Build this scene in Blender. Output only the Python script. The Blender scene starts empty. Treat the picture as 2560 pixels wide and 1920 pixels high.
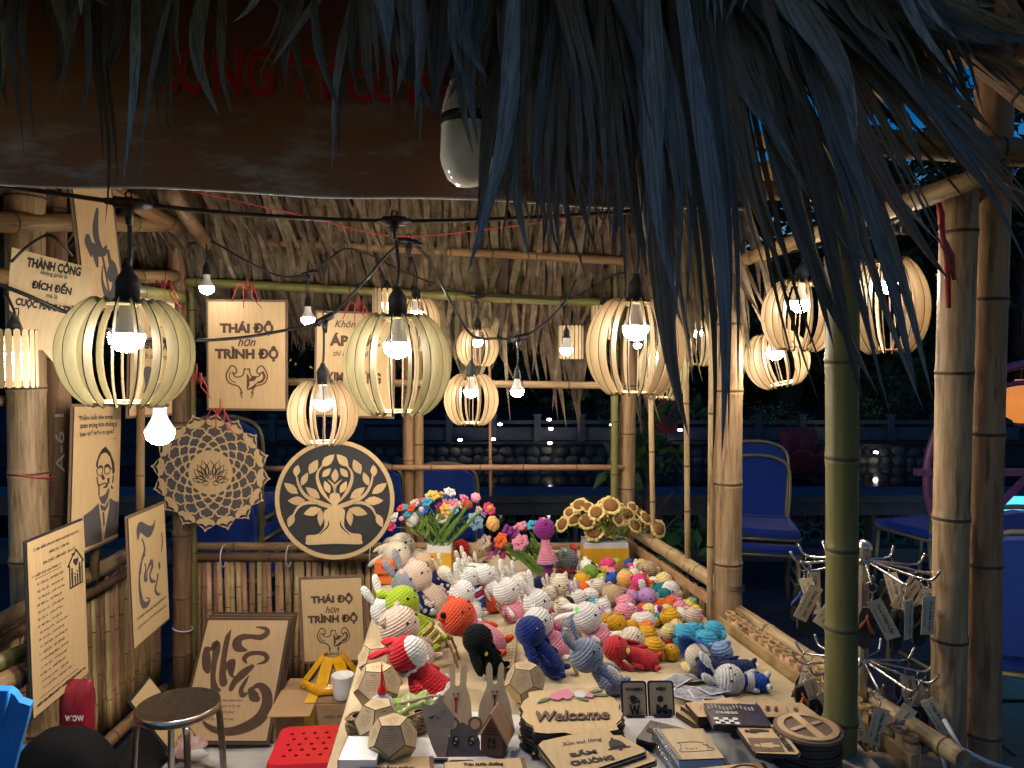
import bpy, bmesh, math, random
from mathutils import Vector, Matrix, Euler, noise
random.seed(7)
R = math.radians
sc = bpy.context.scene
C = sc.collection

# ------------------------------------------------------------------ camera, sky, exposure
F = 1900.0                      # focal length in pixels of the 2560 px wide photograph
EYE = Vector((0.0, 0.0, 1.6))
PITCH = math.atan(60.0 / F)     # the horizon lies 60 px above the middle of the frame
cam_d = bpy.data.cameras.new('camera')
cam_d.sensor_width = 36.0
cam_d.lens = 36.0 * F / 2560.0
cam_d.clip_start = 0.02
cam_d.clip_end = 400.0
cam = bpy.data.objects.new('camera', cam_d)
C.objects.link(cam)
cam.location = EYE
cam.rotation_euler = (math.pi / 2 - PITCH, 0, 0)
sc.camera = cam

world = bpy.data.worlds.new('World')
sc.world = world
world.use_nodes = True
wn = world.node_tree.nodes
wl = world.node_tree.links
wn.clear()
sky = wn.new('ShaderNodeTexSky')
sky.sky_type = 'NISHITA'
sky.sun_disc = False
sky.sun_elevation = R(32)
sky.sun_rotation = R(200)
sky.air_density = 1.6
sky.dust_density = 0.2
sky.ozone_density = 6.0
hs = wn.new('ShaderNodeHueSaturation')
hs.inputs['Hue'].default_value = 0.525
hs.inputs['Saturation'].default_value = 1.6
bg = wn.new('ShaderNodeBackground')
bg.inputs['Strength'].default_value = 0.024
wo = wn.new('ShaderNodeOutputWorld')
wl.new(sky.outputs[0], hs.inputs['Color'])
wl.new(hs.outputs[0], bg.inputs['Color'])
wl.new(bg.outputs[0], wo.inputs['Surface'])

sc.view_settings.view_transform = 'Standard'
sc.view_settings.look = 'None'
sc.view_settings.exposure = 1.2
sc.view_settings.gamma = 1.0
sc.view_settings.use_curve_mapping = False
sc.render.engine = 'CYCLES'
sc.cycles.light_sampling_threshold = 0.05
sc.cycles.use_denoising = True
sc.cycles.max_bounces = 3
sc.cycles.diffuse_bounces = 2
sc.cycles.glossy_bounces = 2
sc.cycles.transparent_max_bounces = 8
sc.cycles.sample_clamp_indirect = 4.0
sc.cycles.use_adaptive_sampling = True
sc.cycles.adaptive_threshold = 0.03
sc.cycles.adaptive_min_samples = 16
BULB = 125.0                     # radiance of the lit bulbs

# ------------------------------------------------------------------ projection helpers
def ray(px, py):
    d = Vector(((px - 1280.0) / F, 1.0, (960.0 - py) / F))
    c, s = math.cos(-PITCH), math.sin(-PITCH)
    return Vector((d.x, d.y * c - d.z * s, d.y * s + d.z * c))
def P(px, py, Y):
    d = ray(px, py)
    return EYE + d * (Y / d.y)
def onz(px, py, z):
    d = ray(px, py)
    return EYE + d * ((z - EYE.z) / d.z)
def onplane(M, px, py):
    d = ray(px, py)
    n = M.to_3x3().col[2]
    t = (M.translation - EYE).dot(n) / d.dot(n)
    return M.inverted() @ (EYE + d * t)
def zoom(ox, oy, s):
    return lambda x, y: (ox + x / s, oy + y / s)
def lerp(a, b, t):
    return a + (b - a) * t

# ------------------------------------------------------------------ mesh builder
class MB:
    def __init__(s):
        s.v, s.f, s.m, s.sm = [], [], [], []
        s.mi, s.smooth = 0, True
    def add(s, vs, fs, mi=None):
        o = len(s.v)
        s.v += [tuple(p) for p in vs]
        s.f += [tuple(i + o for i in f) for f in fs]
        s.m += [s.mi if mi is None else mi] * len(fs)
        s.sm += [s.smooth] * len(fs)
        return s
    def box(s, c, size, M=None):
        hx, hy, hz = size[0] / 2, size[1] / 2, size[2] / 2
        vs = [Vector((x * hx, y * hy, z * hz)) for z in (-1, 1) for y in (-1, 1) for x in (-1, 1)]
        if M is not None:
            vs = [M @ v for v in vs]
        vs = [v + Vector(c) for v in vs]
        k = s.smooth
        s.smooth = False
        s.add(vs, [(0, 2, 3, 1), (4, 5, 7, 6), (0, 1, 5, 4), (2, 6, 7, 3), (0, 4, 6, 2), (1, 3, 7, 5)])
        s.smooth = k
        return s
    def bar(s, a, b, w, t, up=(0, 0, 1)):
        a, b = Vector(a), Vector(b)
        x = (b - a).normalized()
        y = Vector(up).cross(x)
        if y.length < 1e-5:
            y = Vector((0, 1, 0)).cross(x)
        y.normalize()
        z = x.cross(y)
        M = Matrix((x, y, z)).transposed()
        return s.box((a + b) / 2, ((b - a).length, w, t), M)
    def tube(s, pts, rs, n=8, cap=True, closed=False):
        pts = [Vector(p) for p in pts]
        if not isinstance(rs, (list, tuple)):
            rs = [rs] * len(pts)
        N = len(pts)
        rings = []
        ref = None
        for i in range(N):
            if closed:
                t = pts[(i + 1) % N] - pts[i - 1]
            else:
                t = pts[min(i + 1, N - 1)] - pts[max(i - 1, 0)]
            if t.length < 1e-9:
                t = Vector((0, 0, 1))
            t.normalize()
            if ref is None:
                ref = t.orthogonal().normalized()
            ref = ref - t * ref.dot(t)
            if ref.length < 1e-6:
                ref = t.orthogonal()
            ref.normalize()
            b = t.cross(ref)
            rings.append([pts[i] + (ref * math.cos(2 * math.pi * k / n) + b * math.sin(2 * math.pi * k / n)) * rs[i] for k in range(n)])
        vs = [p for r in rings for p in r]
        fs = []
        for i in range(N if closed else N - 1):
            j = (i + 1) % N
            for k in range(n):
                fs.append((i * n + k, i * n + (k + 1) % n, j * n + (k + 1) % n, j * n + k))
        if cap and not closed:
            fs.append(tuple(range(n - 1, -1, -1)))
            fs.append(tuple((N - 1) * n + k for k in range(n)))
        return s.add(vs, fs)
    def lathe(s, prof, n=16, M=None, mats=None):
        vs = []
        for r, z in prof:
            for k in range(n):
                a = 2 * math.pi * k / n
                vs.append(Vector((r * math.cos(a), r * math.sin(a), z)))
        if M is not None:
            vs = [M @ v for v in vs]
        for i in range(len(prof) - 1):
            pass
        o = len(s.v)
        s.v += [tuple(v) for v in vs]
        for i in range(len(prof) - 1):
            for k in range(n):
                s.f.append((o + i * n + k, o + i * n + (k + 1) % n, o + (i + 1) * n + (k + 1) % n, o + (i + 1) * n + k))
                s.m.append(mats[i] if mats else s.mi)
                s.sm.append(s.smooth)
        return s
    def ell(s, c, r, n=14, m=9, M=None):
        if not isinstance(r, (list, tuple)):
            r = (r, r, r)
        T = Matrix.Translation(Vector(c)) @ (M.to_4x4() if M is not None else Matrix()) @ Matrix.Diagonal((r[0], r[1], r[2], 1))
        prof = [(max(1e-4, math.sin(math.pi * i / m)), -math.cos(math.pi * i / m)) for i in range(m + 1)]
        return s.lathe(prof, n, T)
    def drop(s, base, tip, ra, rb=None, side=(1, 0, 0), n=10, fat=0.62):
        base, tip = Vector(base), Vector(tip)
        z = tip - base
        L = z.length
        z.normalize()
        x = Vector(side) - z * Vector(side).dot(z)
        if x.length < 1e-4:
            x = z.orthogonal()
        x.normalize()
        y = z.cross(x)
        rb = rb or ra
        T = Matrix.Translation(base) @ Matrix((x * ra, y * rb, z * L)).transposed().to_4x4()
        prof = [(0.02, 0), (0.5, 0.02), (0.66, 0.2), (0.9, 0.42), (1, fat), (0.86, 0.82), (0.55, 0.95), (0.02, 1)]
        return s.lathe(prof, n, T)
    def poly(s, pts, z0, z1, mi_side=None):
        """prism from a simple polygon in the local xy plane"""
        n = len(pts)
        a = sum(pts[i][0] * pts[(i + 1) % n][1] - pts[(i + 1) % n][0] * pts[i][1] for i in range(n))
        if a < 0:
            pts = pts[::-1]
        k = s.smooth
        s.smooth = False
        tri = tess(pts)
        vs = [(p[0], p[1], z0) for p in pts] + [(p[0], p[1], z1) for p in pts]
        fs = [tuple(t) for t in tri]
        s.add(vs, [tuple(i + n for i in t) for t in fs] + [t[::-1] for t in fs])
        s.add(vs, [(i, (i + 1) % n, (i + 1) % n + n, i + n) for i in range(n)], mi_side)
        s.smooth = k
        return s
    def ribbon(s, pts, ws, z0, z1, smooth=5, mi_side=None):
        """brush stroke of changing width in the local xy plane"""
        c = [Vector((p[0], p[1], w)) for p, w in zip(pts, ws)]
        q = spline(c, smooth)
        L, Rr = [], []
        n = len(q)
        for i, p in enumerate(q):
            t = q[min(i + 1, n - 1)] - q[max(i - 1, 0)]
            t = Vector((t.x, t.y))
            if t.length < 1e-9:
                t = Vector((1, 0))
            t.normalize()
            nn = Vector((-t.y, t.x)) * max(p.z, 1e-5) / 2
            L.append((p.x + nn.x, p.y + nn.y))
            Rr.append((p.x - nn.x, p.y - nn.y))
        vs = [(x, y, z) for z in (z0, z1) for row in (L, Rr) for x, y in row]
        fs = []
        for i in range(n - 1):
            fs.append((2 * n + i, 3 * n + i, 3 * n + i + 1, 2 * n + i + 1))
            fs.append((i, 2 * n + i, 2 * n + i + 1, i + 1))
            fs.append((n + i, n + i + 1, 3 * n + i + 1, 3 * n + i))
        k = s.smooth
        s.smooth = False
        s.add(vs, fs)
        for p in (q[0], q[-1]):
            if p.z > 2e-3:
                s.disc((p.x, p.y), p.z / 2, z0, z1 - 1e-4, 12)
        s.smooth = k
        return s
    def disc(s, c, r, z0, z1, n=20, ry=None):
        ry = ry or r
        return s.poly([(c[0] + r * math.cos(2 * math.pi * k / n), c[1] + ry * math.sin(2 * math.pi * k / n)) for k in range(n)], z0, z1)
    def ring(s, c, r0, r1, z0, z1, n=40):
        vs = []
        for r in (r0, r1):
            for z in (z0, z1):
                vs += [(c[0] + r * math.cos(2 * math.pi * k / n), c[1] + r * math.sin(2 * math.pi * k / n), z) for k in range(n)]
        fs = []
        for k in range(n):
            j = (k + 1) % n
            fs += [(n + k, 3 * n + k, 3 * n + j, n + j), (k, j, 2 * n + j, 2 * n + k), (k, n + k, n + j, j), (2 * n + k, 2 * n + j, 3 * n + j, 3 * n + k)]
        k = s.smooth
        s.smooth = False
        s.add(vs, fs)
        s.smooth = k
        return s
    def mesh(s, name, mats):
        me = bpy.data.meshes.new(name)
        me.from_pydata(s.v, [], s.f)
        for m in (mats if isinstance(mats, (list, tuple)) else [mats]):
            me.materials.append(m)
        me.polygons.foreach_set('material_index', s.m)
        me.polygons.foreach_set('use_smooth', s.sm)
        me.update()
        return me
    def build(s, name, mats, parent=None, M=None):
        return obj(name, s.mesh(name, mats), parent, M)

def tess(pts):
    from mathutils.geometry import tessellate_polygon
    out = []
    for t in tessellate_polygon([[Vector((p[0], p[1], 0)) for p in pts]]):
        a, b, c = (pts[i] for i in t)
        cr = (b[0] - a[0]) * (c[1] - a[1]) - (b[1] - a[1]) * (c[0] - a[0])
        out.append(t if cr > 0 else (t[0], t[2], t[1]))
    return out
def spline(pts, k):
    if len(pts) < 3:
        return [pts[0].lerp(pts[1], i / k) for i in range(k + 1)]
    out = []
    n = len(pts)
    for i in range(n - 1):
        p0, p1, p2, p3 = pts[max(i - 1, 0)], pts[i], pts[i + 1], pts[min(i + 2, n - 1)]
        for j in range(k):
            t = j / k
            out.append(0.5 * ((2 * p1) + (p2 - p0) * t + (2 * p0 - 5 * p1 + 4 * p2 - p3) * t * t + (3 * p1 - p0 - 3 * p2 + p3) * t ** 3))
    out.append(pts[-1])
    return out
def obj(name, me, parent=None, M=None):
    o = bpy.data.objects.new(name, me)
    C.objects.link(o)
    if parent is not None:
        o.parent = parent
    if M is not None:
        o.matrix_local = M
    return o
def tag(o, label, cat, group=None, kind=None):
    o['label'] = label
    o['category'] = cat
    if group:
        o['group'] = group
    if kind:
        o['kind'] = kind
    return o
def thing(name, label, cat, M=None, group=None):
    o = bpy.data.objects.new(name, None)
    C.objects.link(o)
    o.empty_display_size = 0.05
    if M is not None:
        if not isinstance(M, Matrix):
            M = Matrix.Translation(Vector(M))
        o.matrix_world = M
    return tag(o, label, cat, group)
def struct(o, kind='structure'):
    o['kind'] = kind
    return o
def frame3(x, y, z, o):
    M = Matrix((x, y, z)).transposed().to_4x4()
    M.translation = o
    return M
def quad_frame(lt, rt, lb, rb, Y):
    """a flat board seen between four pixel corners at given depths -> matrix, width, height"""
    if not isinstance(Y, (list, tuple)):
        Y = (Y,) * 4
    elif len(Y) == 2:
        Y = (Y[0], Y[1], Y[0], Y[1])
    a, b, c, d = P(*lt, Y[0]), P(*rt, Y[1]), P(*lb, Y[2]), P(*rb, Y[3])
    u = (b + d - a - c) / 2
    v = (a + b - c - d) / 2
    w, h = u.length, v.length
    u.normalize()
    v = (v - u * v.dot(u)).normalized()
    return frame3(u, v, u.cross(v), (a + b + c + d) / 4), w, h

# ------------------------------------------------------------------ materials
def mat(name, col, rough=0.7, metal=0.0, spec=0.4, var=0.0, scale=30.0, stretch=(1, 1, 1), col2=None, bump=0.0, island=False,
        emit=None, estr=0.0, sheen=0.0, trans=0.0, hue=0.0, bscale=None, specks=None):
    m = bpy.data.materials.new(name)
    m.use_nodes = True
    nt = m.node_tree
    b = nt.nodes['Principled BSDF']
    b.inputs['Base Color'].default_value = (*col, 1)
    b.inputs['Roughness'].default_value = rough
    b.inputs['Metallic'].default_value = metal
    b.inputs['Specular IOR Level'].default_value = spec
    if sheen:
        b.inputs['Sheen Weight'].default_value = sheen
    if trans:
        b.inputs['Transmission Weight'].default_value = trans
    if emit:
        b.inputs['Emission Color'].default_value = (*emit, 1)
        b.inputs['Emission Strength'].default_value = estr
    if var or col2 or bump or hue:
        tc = nt.nodes.new('ShaderNodeTexCoord')
        mp = nt.nodes.new('ShaderNodeMapping')
        mp.inputs['Scale'].default_value = stretch
        nz = nt.nodes.new('ShaderNodeTexNoise')
        nz.inputs['Scale'].default_value = scale
        nz.inputs['Detail'].default_value = 3
        nz.inputs['Roughness'].default_value = 0.65
        nt.links.new(tc.outputs['Object'], mp.inputs['Vector'])
        nt.links.new(mp.outputs[0], nz.inputs['Vector'])
        rp = nt.nodes.new('ShaderNodeValToRGB')
        c2 = col2 or tuple(max(0, c * (1 - var)) for c in col)
        rp.color_ramp.elements[0].position = 0.32
        rp.color_ramp.elements[1].position = 0.68
        rp.color_ramp.elements[0].color = (*c2, 1)
        rp.color_ramp.elements[1].color = (*(col if col2 else tuple(min(1, c * (1 + var * 0.6)) for c in col)), 1)
        nt.links.new(nz.outputs['Fac'], rp.inputs['Fac'])
        out = rp.outputs[0]
        if hue:
            if island:
                g = nt.nodes.new('ShaderNodeNewGeometry')
                rnd = g.outputs['Random Per Island']
            else:
                g = nt.nodes.new('ShaderNodeObjectInfo')
                rnd = g.outputs['Random']
            mr = nt.nodes.new('ShaderNodeMapRange')
            mr.inputs['To Min'].default_value = 1 - hue
            mr.inputs['To Max'].default_value = 1 + hue
            nt.links.new(rnd, mr.inputs['Value'])
            h = nt.nodes.new('ShaderNodeHueSaturation')
            nt.links.new(mr.outputs[0], h.inputs['Value'])
            mr2 = nt.nodes.new('ShaderNodeMapRange')
            mr2.inputs['To Min'].default_value = 0.5 - hue * 0.06
            mr2.inputs['To Max'].default_value = 0.5 + hue * 0.06
            mm = nt.nodes.new('ShaderNodeMath')
            mm.operation = 'FRACT'
            ml = nt.nodes.new('ShaderNodeMath')
            ml.operation = 'MULTIPLY'
            ml.inputs[1].default_value = 7.31
            nt.links.new(rnd, ml.inputs[0])
            nt.links.new(ml.outputs[0], mm.inputs[0])
            nt.links.new(mm.outputs[0], mr2.inputs['Value'])
            nt.links.new(mr2.outputs[0], h.inputs['Hue'])
            nt.links.new(out, h.inputs['Color'])
            out = h.outputs[0]
        if specks:                           # scratches, stains and scars along the grain
            n3 = nt.nodes.new('ShaderNodeTexNoise')
            n3.inputs['Scale'].default_value = 34
            n3.inputs['Detail'].default_value = 4
            mp3 = nt.nodes.new('ShaderNodeMapping')
            mp3.inputs['Scale'].default_value = (1.6, 1.6, .22)
            nt.links.new(tc.outputs['Object'], mp3.inputs['Vector'])
            nt.links.new(mp3.outputs[0], n3.inputs['Vector'])
            mr3 = nt.nodes.new('ShaderNodeMapRange')
            mr3.inputs['From Min'].default_value = .56
            mr3.inputs['From Max'].default_value = .70
            nt.links.new(n3.outputs['Fac'], mr3.inputs['Value'])
            mx3 = nt.nodes.new('ShaderNodeMix')
            mx3.data_type = 'RGBA'
            nt.links.new(mr3.outputs[0], mx3.inputs[0])
            nt.links.new(out, mx3.inputs[6])
            mx3.inputs[7].default_value = (*specks, 1)
            out = mx3.outputs[2]
        nt.links.new(out, b.inputs['Base Color'])
        if bump:
            bp = nt.nodes.new('ShaderNodeBump')
            bp.inputs['Strength'].default_value = bump
            bp.inputs['Distance'].default_value = 0.004
            if bscale:
                nz2 = nt.nodes.new('ShaderNodeTexNoise')
                nz2.inputs['Scale'].default_value = bscale
                nz2.inputs['Detail'].default_value = 4
                nt.links.new(mp.outputs[0], nz2.inputs['Vector'])
                nt.links.new(nz2.outputs['Fac'], bp.inputs['Height'])
            else:
                nt.links.new(nz.outputs['Fac'], bp.inputs['Height'])
            nt.links.new(bp.outputs[0], b.inputs['Normal'])
    return m

_yarn = {}
def yarn(col, pitch=0.0082, fuzzy=False):
    key = (tuple(round(c, 3) for c in col), pitch, fuzzy)
    if key in _yarn:
        return _yarn[key]
    m = bpy.data.materials.new('crochet_yarn')
    m.use_nodes = True
    nt = m.node_tree
    N, L = nt.nodes, nt.links
    b = N['Principled BSDF']
    b.inputs['Roughness'].default_value = 0.95
    b.inputs['Specular IOR Level'].default_value = 0.1
    b.inputs['Sheen Weight'].default_value = 0.12 if not fuzzy else (0.03 if max(col) < .05 else 0.22)
    tc = N.new('ShaderNodeTexCoord')
    sp = N.new('ShaderNodeSeparateXYZ')
    L.new(tc.outputs['Object'], sp.inputs[0])
    def math_(op, a, bb=None):
        n = N.new('ShaderNodeMath')
        n.operation = op
        for i, q in enumerate((a, bb)):
            if q is None:
                continue
            if isinstance(q, (int, float)):
                n.inputs[i].default_value = q
            else:
                L.new(q, n.inputs[i])
        return n.outputs[0]
    row = math_('ABSOLUTE', math_('SINE', math_('MULTIPLY', sp.outputs[2], math.pi / pitch)))
    ang = math_('ARCTAN2', sp.outputs[1], sp.outputs[0])
    st = math_('ABSOLUTE', math_('SINE', math_('ADD', math_('MULTIPLY', ang, 13.0), math_('MULTIPLY', sp.outputs[2], 0.5 * math.pi / pitch))))
    h = math_('ADD', math_('MULTIPLY', row, 0.75), math_('MULTIPLY', st, 0.35))
    nz = N.new('ShaderNodeTexNoise')
    nz.inputs['Scale'].default_value = 260 if not fuzzy else 420
    nz.inputs['Detail'].default_value = 3
    L.new(tc.outputs['Object'], nz.inputs['Vector'])
    h = math_('ADD', h, math_('MULTIPLY', nz.outputs['Fac'], 1.3 if fuzzy else 0.35))
    bp = N.new('ShaderNodeBump')
    bp.inputs['Strength'].default_value = 0.9
    bp.inputs['Distance'].default_value = 0.0034
    L.new(h, bp.inputs['Height'])
    L.new(bp.outputs[0], b.inputs['Normal'])
    mx = N.new('ShaderNodeMix')
    mx.data_type = 'RGBA'
    n2 = N.new('ShaderNodeTexNoise')
    n2.inputs['Scale'].default_value = 40
    n2.inputs['Detail'].default_value = 2
    L.new(tc.outputs['Object'], n2.inputs['Vector'])
    L.new(n2.outputs['Fac'], mx.inputs[0])
    mx.inputs[6].default_value = (*[c * 0.8 for c in col], 1)
    mx.inputs[7].default_value = (*[min(1, c * 1.12) for c in col], 1)
    L.new(mx.outputs[2], b.inputs['Base Color'])
    _yarn[key] = m
    return m

M_BAM = mat('bamboo_tan', (.40, .25, .12), .55, col2=(.24, .13, .06), scale=9, stretch=(6, 6, .5), bump=.35, hue=.22, specks=(.15, .085, .04))
M_BAMY = mat('bamboo_pale', (.46, .33, .175), .5, col2=(.25, .155, .075), scale=12, stretch=(6, 6, .5), bump=.5, hue=.1, specks=(.17, .10, .05))
M_BAMG = mat('bamboo_green', (.20, .18, .055), .45, col2=(.11, .10, .03), scale=6, stretch=(5, 5, .45), bump=.15, hue=.12)
M_BAMGY = mat('bamboo_green_yellow', (.22, .19, .06), .42, col2=(.075, .09, .03), scale=2.6, stretch=(5, 5, .3), bump=.2, specks=(.14, .12, .05))
M_BAMB = mat('bamboo_brown', (.30, .17, .085), .6, col2=(.16, .085, .042), scale=8, stretch=(6, 6, .5), bump=.35, hue=.25, specks=(.10, .055, .03))
M_NODE = mat('bamboo_node', (.09, .06, .035), .8, var=.4, scale=60)
M_SLAT = mat('bamboo_slat', (.50, .33, .165), .6, col2=(.27, .16, .075), scale=14, stretch=(5, 5, .5), bump=.3, hue=.42)
M_SPLIT = mat('bamboo_split', (.46, .30, .14), .65, col2=(.30, .17, .075), scale=14, stretch=(1, 1, 1), bump=.3, hue=.2)
M_PLY = mat('plywood', (.54, .38, .20), .6, col2=(.46, .315, .155), scale=9, stretch=(12, .9, 1), hue=.10, bump=.08)
M_PLYL = mat('plywood_pale', (.52, .395, .235), .6, col2=(.44, .32, .175), scale=10, stretch=(6, 1, 1), hue=.05)
M_PLYY = mat('plywood_yellowish', (.47, .42, .24), .6, col2=(.37, .32, .17), scale=12, stretch=(3, 3, 1), hue=.05)
M_PLYR = mat('plywood_red', (.34, .19, .10), .6, col2=(.25, .13, .07), scale=9, stretch=(1, 8, 1))
M_BURN = mat('laser_burnt_edge', (.055, .028, .015), .8)
M_BROWN = mat('engraved_brown', (.085, .045, .026), .75, var=.2, scale=40)
M_MDF = mat('brown_fibreboard', (.16, .10, .065), .7, var=.15, scale=60)
M_INK = mat('engraved_black', (.022, .018, .018), .75)
M_GREYINK = mat('engraved_grey', (.075, .068, .075), .75)
M_BLACKB = mat('black_board', (.02, .02, .022), .6)
M_CORD = mat('black_cable', (.012, .012, .014), .4, spec=.5)
M_SOCK = mat('socket_rubber', (.014, .017, .02), .5, spec=.5)
M_BULBW = mat('bulb_base_plastic', (.72, .72, .72), .35)
M_GLOBE = mat('lit_bulb', (.9, .9, .9), .4, emit=(1.0, .87, .70), estr=BULB)
M_GLOBEW = mat('lit_bulb_cool', (.9, .9, .9), .4, emit=(1.0, .93, .84), estr=BULB * 0.27)
M_GLOBEB = mat('lit_bulb_big', (.9, .9, .9), .4, emit=(1.0, .92, .82), estr=BULB * 2.3)
M_WHITEP = mat('white_plastic', (.75, .75, .75), .25, spec=.5)
M_OFFB = mat('unlit_bulb_diffuser', (.78, .76, .72), .12, spec=.6)
M_STRING = mat('red_plastic_string', (.42, .05, .05), .5, var=.3, scale=50)
M_ZIP = mat('white_cable_tie', (.7, .7, .72), .4)
M_WIRE = mat('steel_wire', (.12, .10, .09), .4, metal=.7)
M_CHROME = mat('chrome', (.48, .47, .45), .22, metal=1.0)
M_STEEL = mat('brushed_steel', (.55, .53, .50), .28, metal=1.0, var=.15, scale=40)
M_BLUEV = mat('blue_fabric', (.011, .05, .30), .85, var=.2, scale=120, sheen=.2)
M_GOLD = mat('painted_gold_frame', (.30, .25, .13), .4, metal=.4)
M_EYE = mat('black_bead', (.008, .008, .008), .15, spec=.7)
M_CREAM = mat('cream_cloth', (.54, .44, .28), .9, col2=(.42, .33, .19), scale=5, bump=.8, bscale=14)
M_WHITEC = mat('white_cloth', (.62, .60, .58), .9, var=.1, scale=10, bump=.35, bscale=12)
# ------------------------------------------------------------------ bamboo poles
def pole_mesh(L, r, mats, gap=0.26, n=12, seed=0, taper=0.0, hollow=False):
    rnd = random.Random(seed)
    prof, mi = [], []
    def add(rr, z, m=0):
        prof.append((rr, z))
        mi.append(m)
    z = -rnd.random() * gap * .8
    if not hollow:
        add(.0005, 0)
    add(r * .97, 0)
    if hollow:
        prof.insert(0, (r * .78, 0.0)); mi.insert(0, 0)
        prof.insert(0, (r * .76, min(.05, L * .3))); mi.insert(0, 0)
    zs = []
    while z < L - .03:
        z += gap * rnd.uniform(.8, 1.2)
        if .02 < z < L - .03:
            zs.append(z)
    for z in zs:
        t = 1 - taper * z / L
        e = rnd.uniform(.7, 1.3); add(r * t, z - .03); add(r * t * 1.02, z - .014); add(r * t * (1 + .07 * e), z - .005, 0); add(r * t * 1.0, z - .0018, 1); add(r * t * (1 + .085 * e), z + .0024, 0); add(r * t * 1.03, z + .008); add(r * t, z + .025)
    t = 1 - taper
    add(r * .97 * t, L)
    add(.0005 if not hollow else r * .8 * t, L)
    if hollow:
        add(r * .76 * t, L - min(.05, L * .3))
    mb = MB()
    # the strip after each ridge carries the darker node material
    mm = [1 if (k + 1 < len(mi) and (mi[k] == 1 or mi[k + 1] == 1)) else 0 for k in range(len(prof) - 1)]
    mb.lathe(prof, n, None, mm)
    if L > .5:                               # grown, not turned: slight bends and uneven girth
        a1, a2, f1 = rnd.uniform(0, 6.28), rnd.uniform(0, 6.28), rnd.uniform(1.2, 2.4)
        A = min(r * .16, .008)
        mb.v = [(x * (1 + .03 * math.sin(5 * z + a2 + 2 * math.atan2(y, x))) + A * math.sin(f1 * z + a1), y * (1 + .03 * math.sin(4 * z + a1)) + A * math.sin(f1 * z * 1.3 + a2), z) for x, y, z in mb.v]
    return mb.mesh('bamboo', mats)
_pid = [0]
def pole(name, A, B, r, m=None, parent=None, gap=.26, n=12, taper=0., hollow=False):
    A, B = Vector(A), Vector(B)
    _pid[0] += 1
    z = (B - A).normalized()
    x = z.orthogonal().normalized()
    a = random.random() * 6.28
    x = (x * math.cos(a) + z.cross(x) * math.sin(a))
    M = frame3(x, z.cross(x), z, A)
    me = pole_mesh((B - A).length, r, [m or M_BAM, M_NODE], gap, n, _pid[0], taper, hollow)
    o = obj(name, me, parent)
    o.matrix_world = M
    return o

# ------------------------------------------------------------------ ground, pond, far bank
def stone_mat():
    return mat('paving_stone', (.036, .036, .037), .6, col2=(.018, .018, .02), scale=8, bump=.5, hue=.3, bscale=30)
M_PAVE = stone_mat()
M_EARTH = mat('dark_mortar', (.03, .029, .028), .9, var=.3, scale=20)
mb = MB(); mb.smooth = False
mb.add([(-60, -6, 0), (60, -6, 0), (60, 6.3, 0), (-60, 6.3, 0)], [(0, 1, 2, 3)])
mb.add([(-60, 6.3, 0), (60, 6.3, 0), (60, 6.3, -1.6), (-60, 6.3, -1.6)], [(0, 3, 2, 1)])
ground = struct(mb.build('ground', M_EARTH))
ground['label'] = 'dark paved ground around the stall'
# paving stones, irregular courses
rp = random.Random(3)
y = 1.2
while y < 6.0:
    d = rp.uniform(.34, .5)
    x = -2.6 if y > 3.7 else .95 + rp.uniform(0, .1)
    while x < 4.6:
        w = rp.uniform(.45, .8)
        a = .012
        mb = MB(); mb.smooth = False
        j = lambda: rp.uniform(-.012, .012)
        top = [(x + a + j(), y + a + j()), (x + w - a + j(), y + a + j()), (x + w - a + j(), y + d - a + j()), (x + a + j(), y + d - a + j())]
        z = .012 + rp.uniform(0, .008)
        cx, cy = x + w / 2, y + d / 2
        mb.poly([(p[0] - cx, p[1] - cy) for p in top], 0.001, z)
        mb.build('paving_stone', M_PAVE, ground, Matrix.Translation((cx, cy, 0)))
        x += w
    y += d

# water
M_WATER = mat('pond_water', (.006, .010, .016), .06, spec=.6, bump=.12, scale=1.6, var=.1, stretch=(1, .35, 1))
mb = MB(); mb.smooth = False
mb.add([(-60, 6.3, -1.19), (60, 6.3, -1.19), (60, 20.05, -1.19), (-60, 20.05, -1.19)], [(0, 1, 2, 3)])
struct(mb.build('pond_water', M_WATER))
# far land
M_FAR = mat('far_bank_soil', (.02, .022, .018), .95, var=.4, scale=3)
mb = MB(); mb.smooth = False
mb.add([(-90, 20, -.62), (90, 20, -.62), (90, 120, -.2), (-90, 120, -.2)], [(0, 1, 2, 3)])
struct(mb.build('far_bank', M_FAR))
# far bank retaining wall with rubble stones
M_RUB = mat('rubble_stone', (.10, .088, .07), .85, col2=(.05, .044, .035), scale=9, bump=.5, hue=.3)
bw = thing('retaining_wall', 'rubble stone retaining wall along the far bank of the pond', 'stone wall', (0, 20.1, -1.3))
mb = MB(); mb.box((0, .12, .28), (120, .2, .9)); mb.build('wall_core', M_EARTH, bw)
rs = random.Random(5)
protos = []
for k in range(5):
    mb = MB()
    mb.ell((0, 0, 0), (.5, .3, .5), 7, 5)
    mb.v = [tuple(Vector(v) * (1 + .25 * noise.noise(Vector(v) * 3 + Vector((k * 7, 0, 0))))) for v in mb.v]
    mb.smooth = True
    protos.append(mb.mesh('stone', M_RUB))
for row in range(3):
    x = -6.5 + row * .13
    while x < 13.0:
        w = rs.uniform(.24, .44)
        o = obj('stone', rs.choice(protos), bw, Matrix.Translation((x + w / 2, .03, -.05 + row * .26 + rs.uniform(-.03, .03))) @ Matrix.Rotation(rs.uniform(-.3, .3), 4, 'Y') @ Matrix.Diagonal((w * 1.02, .25, rs.uniform(.24, .30), 1)))
        x += w
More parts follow.
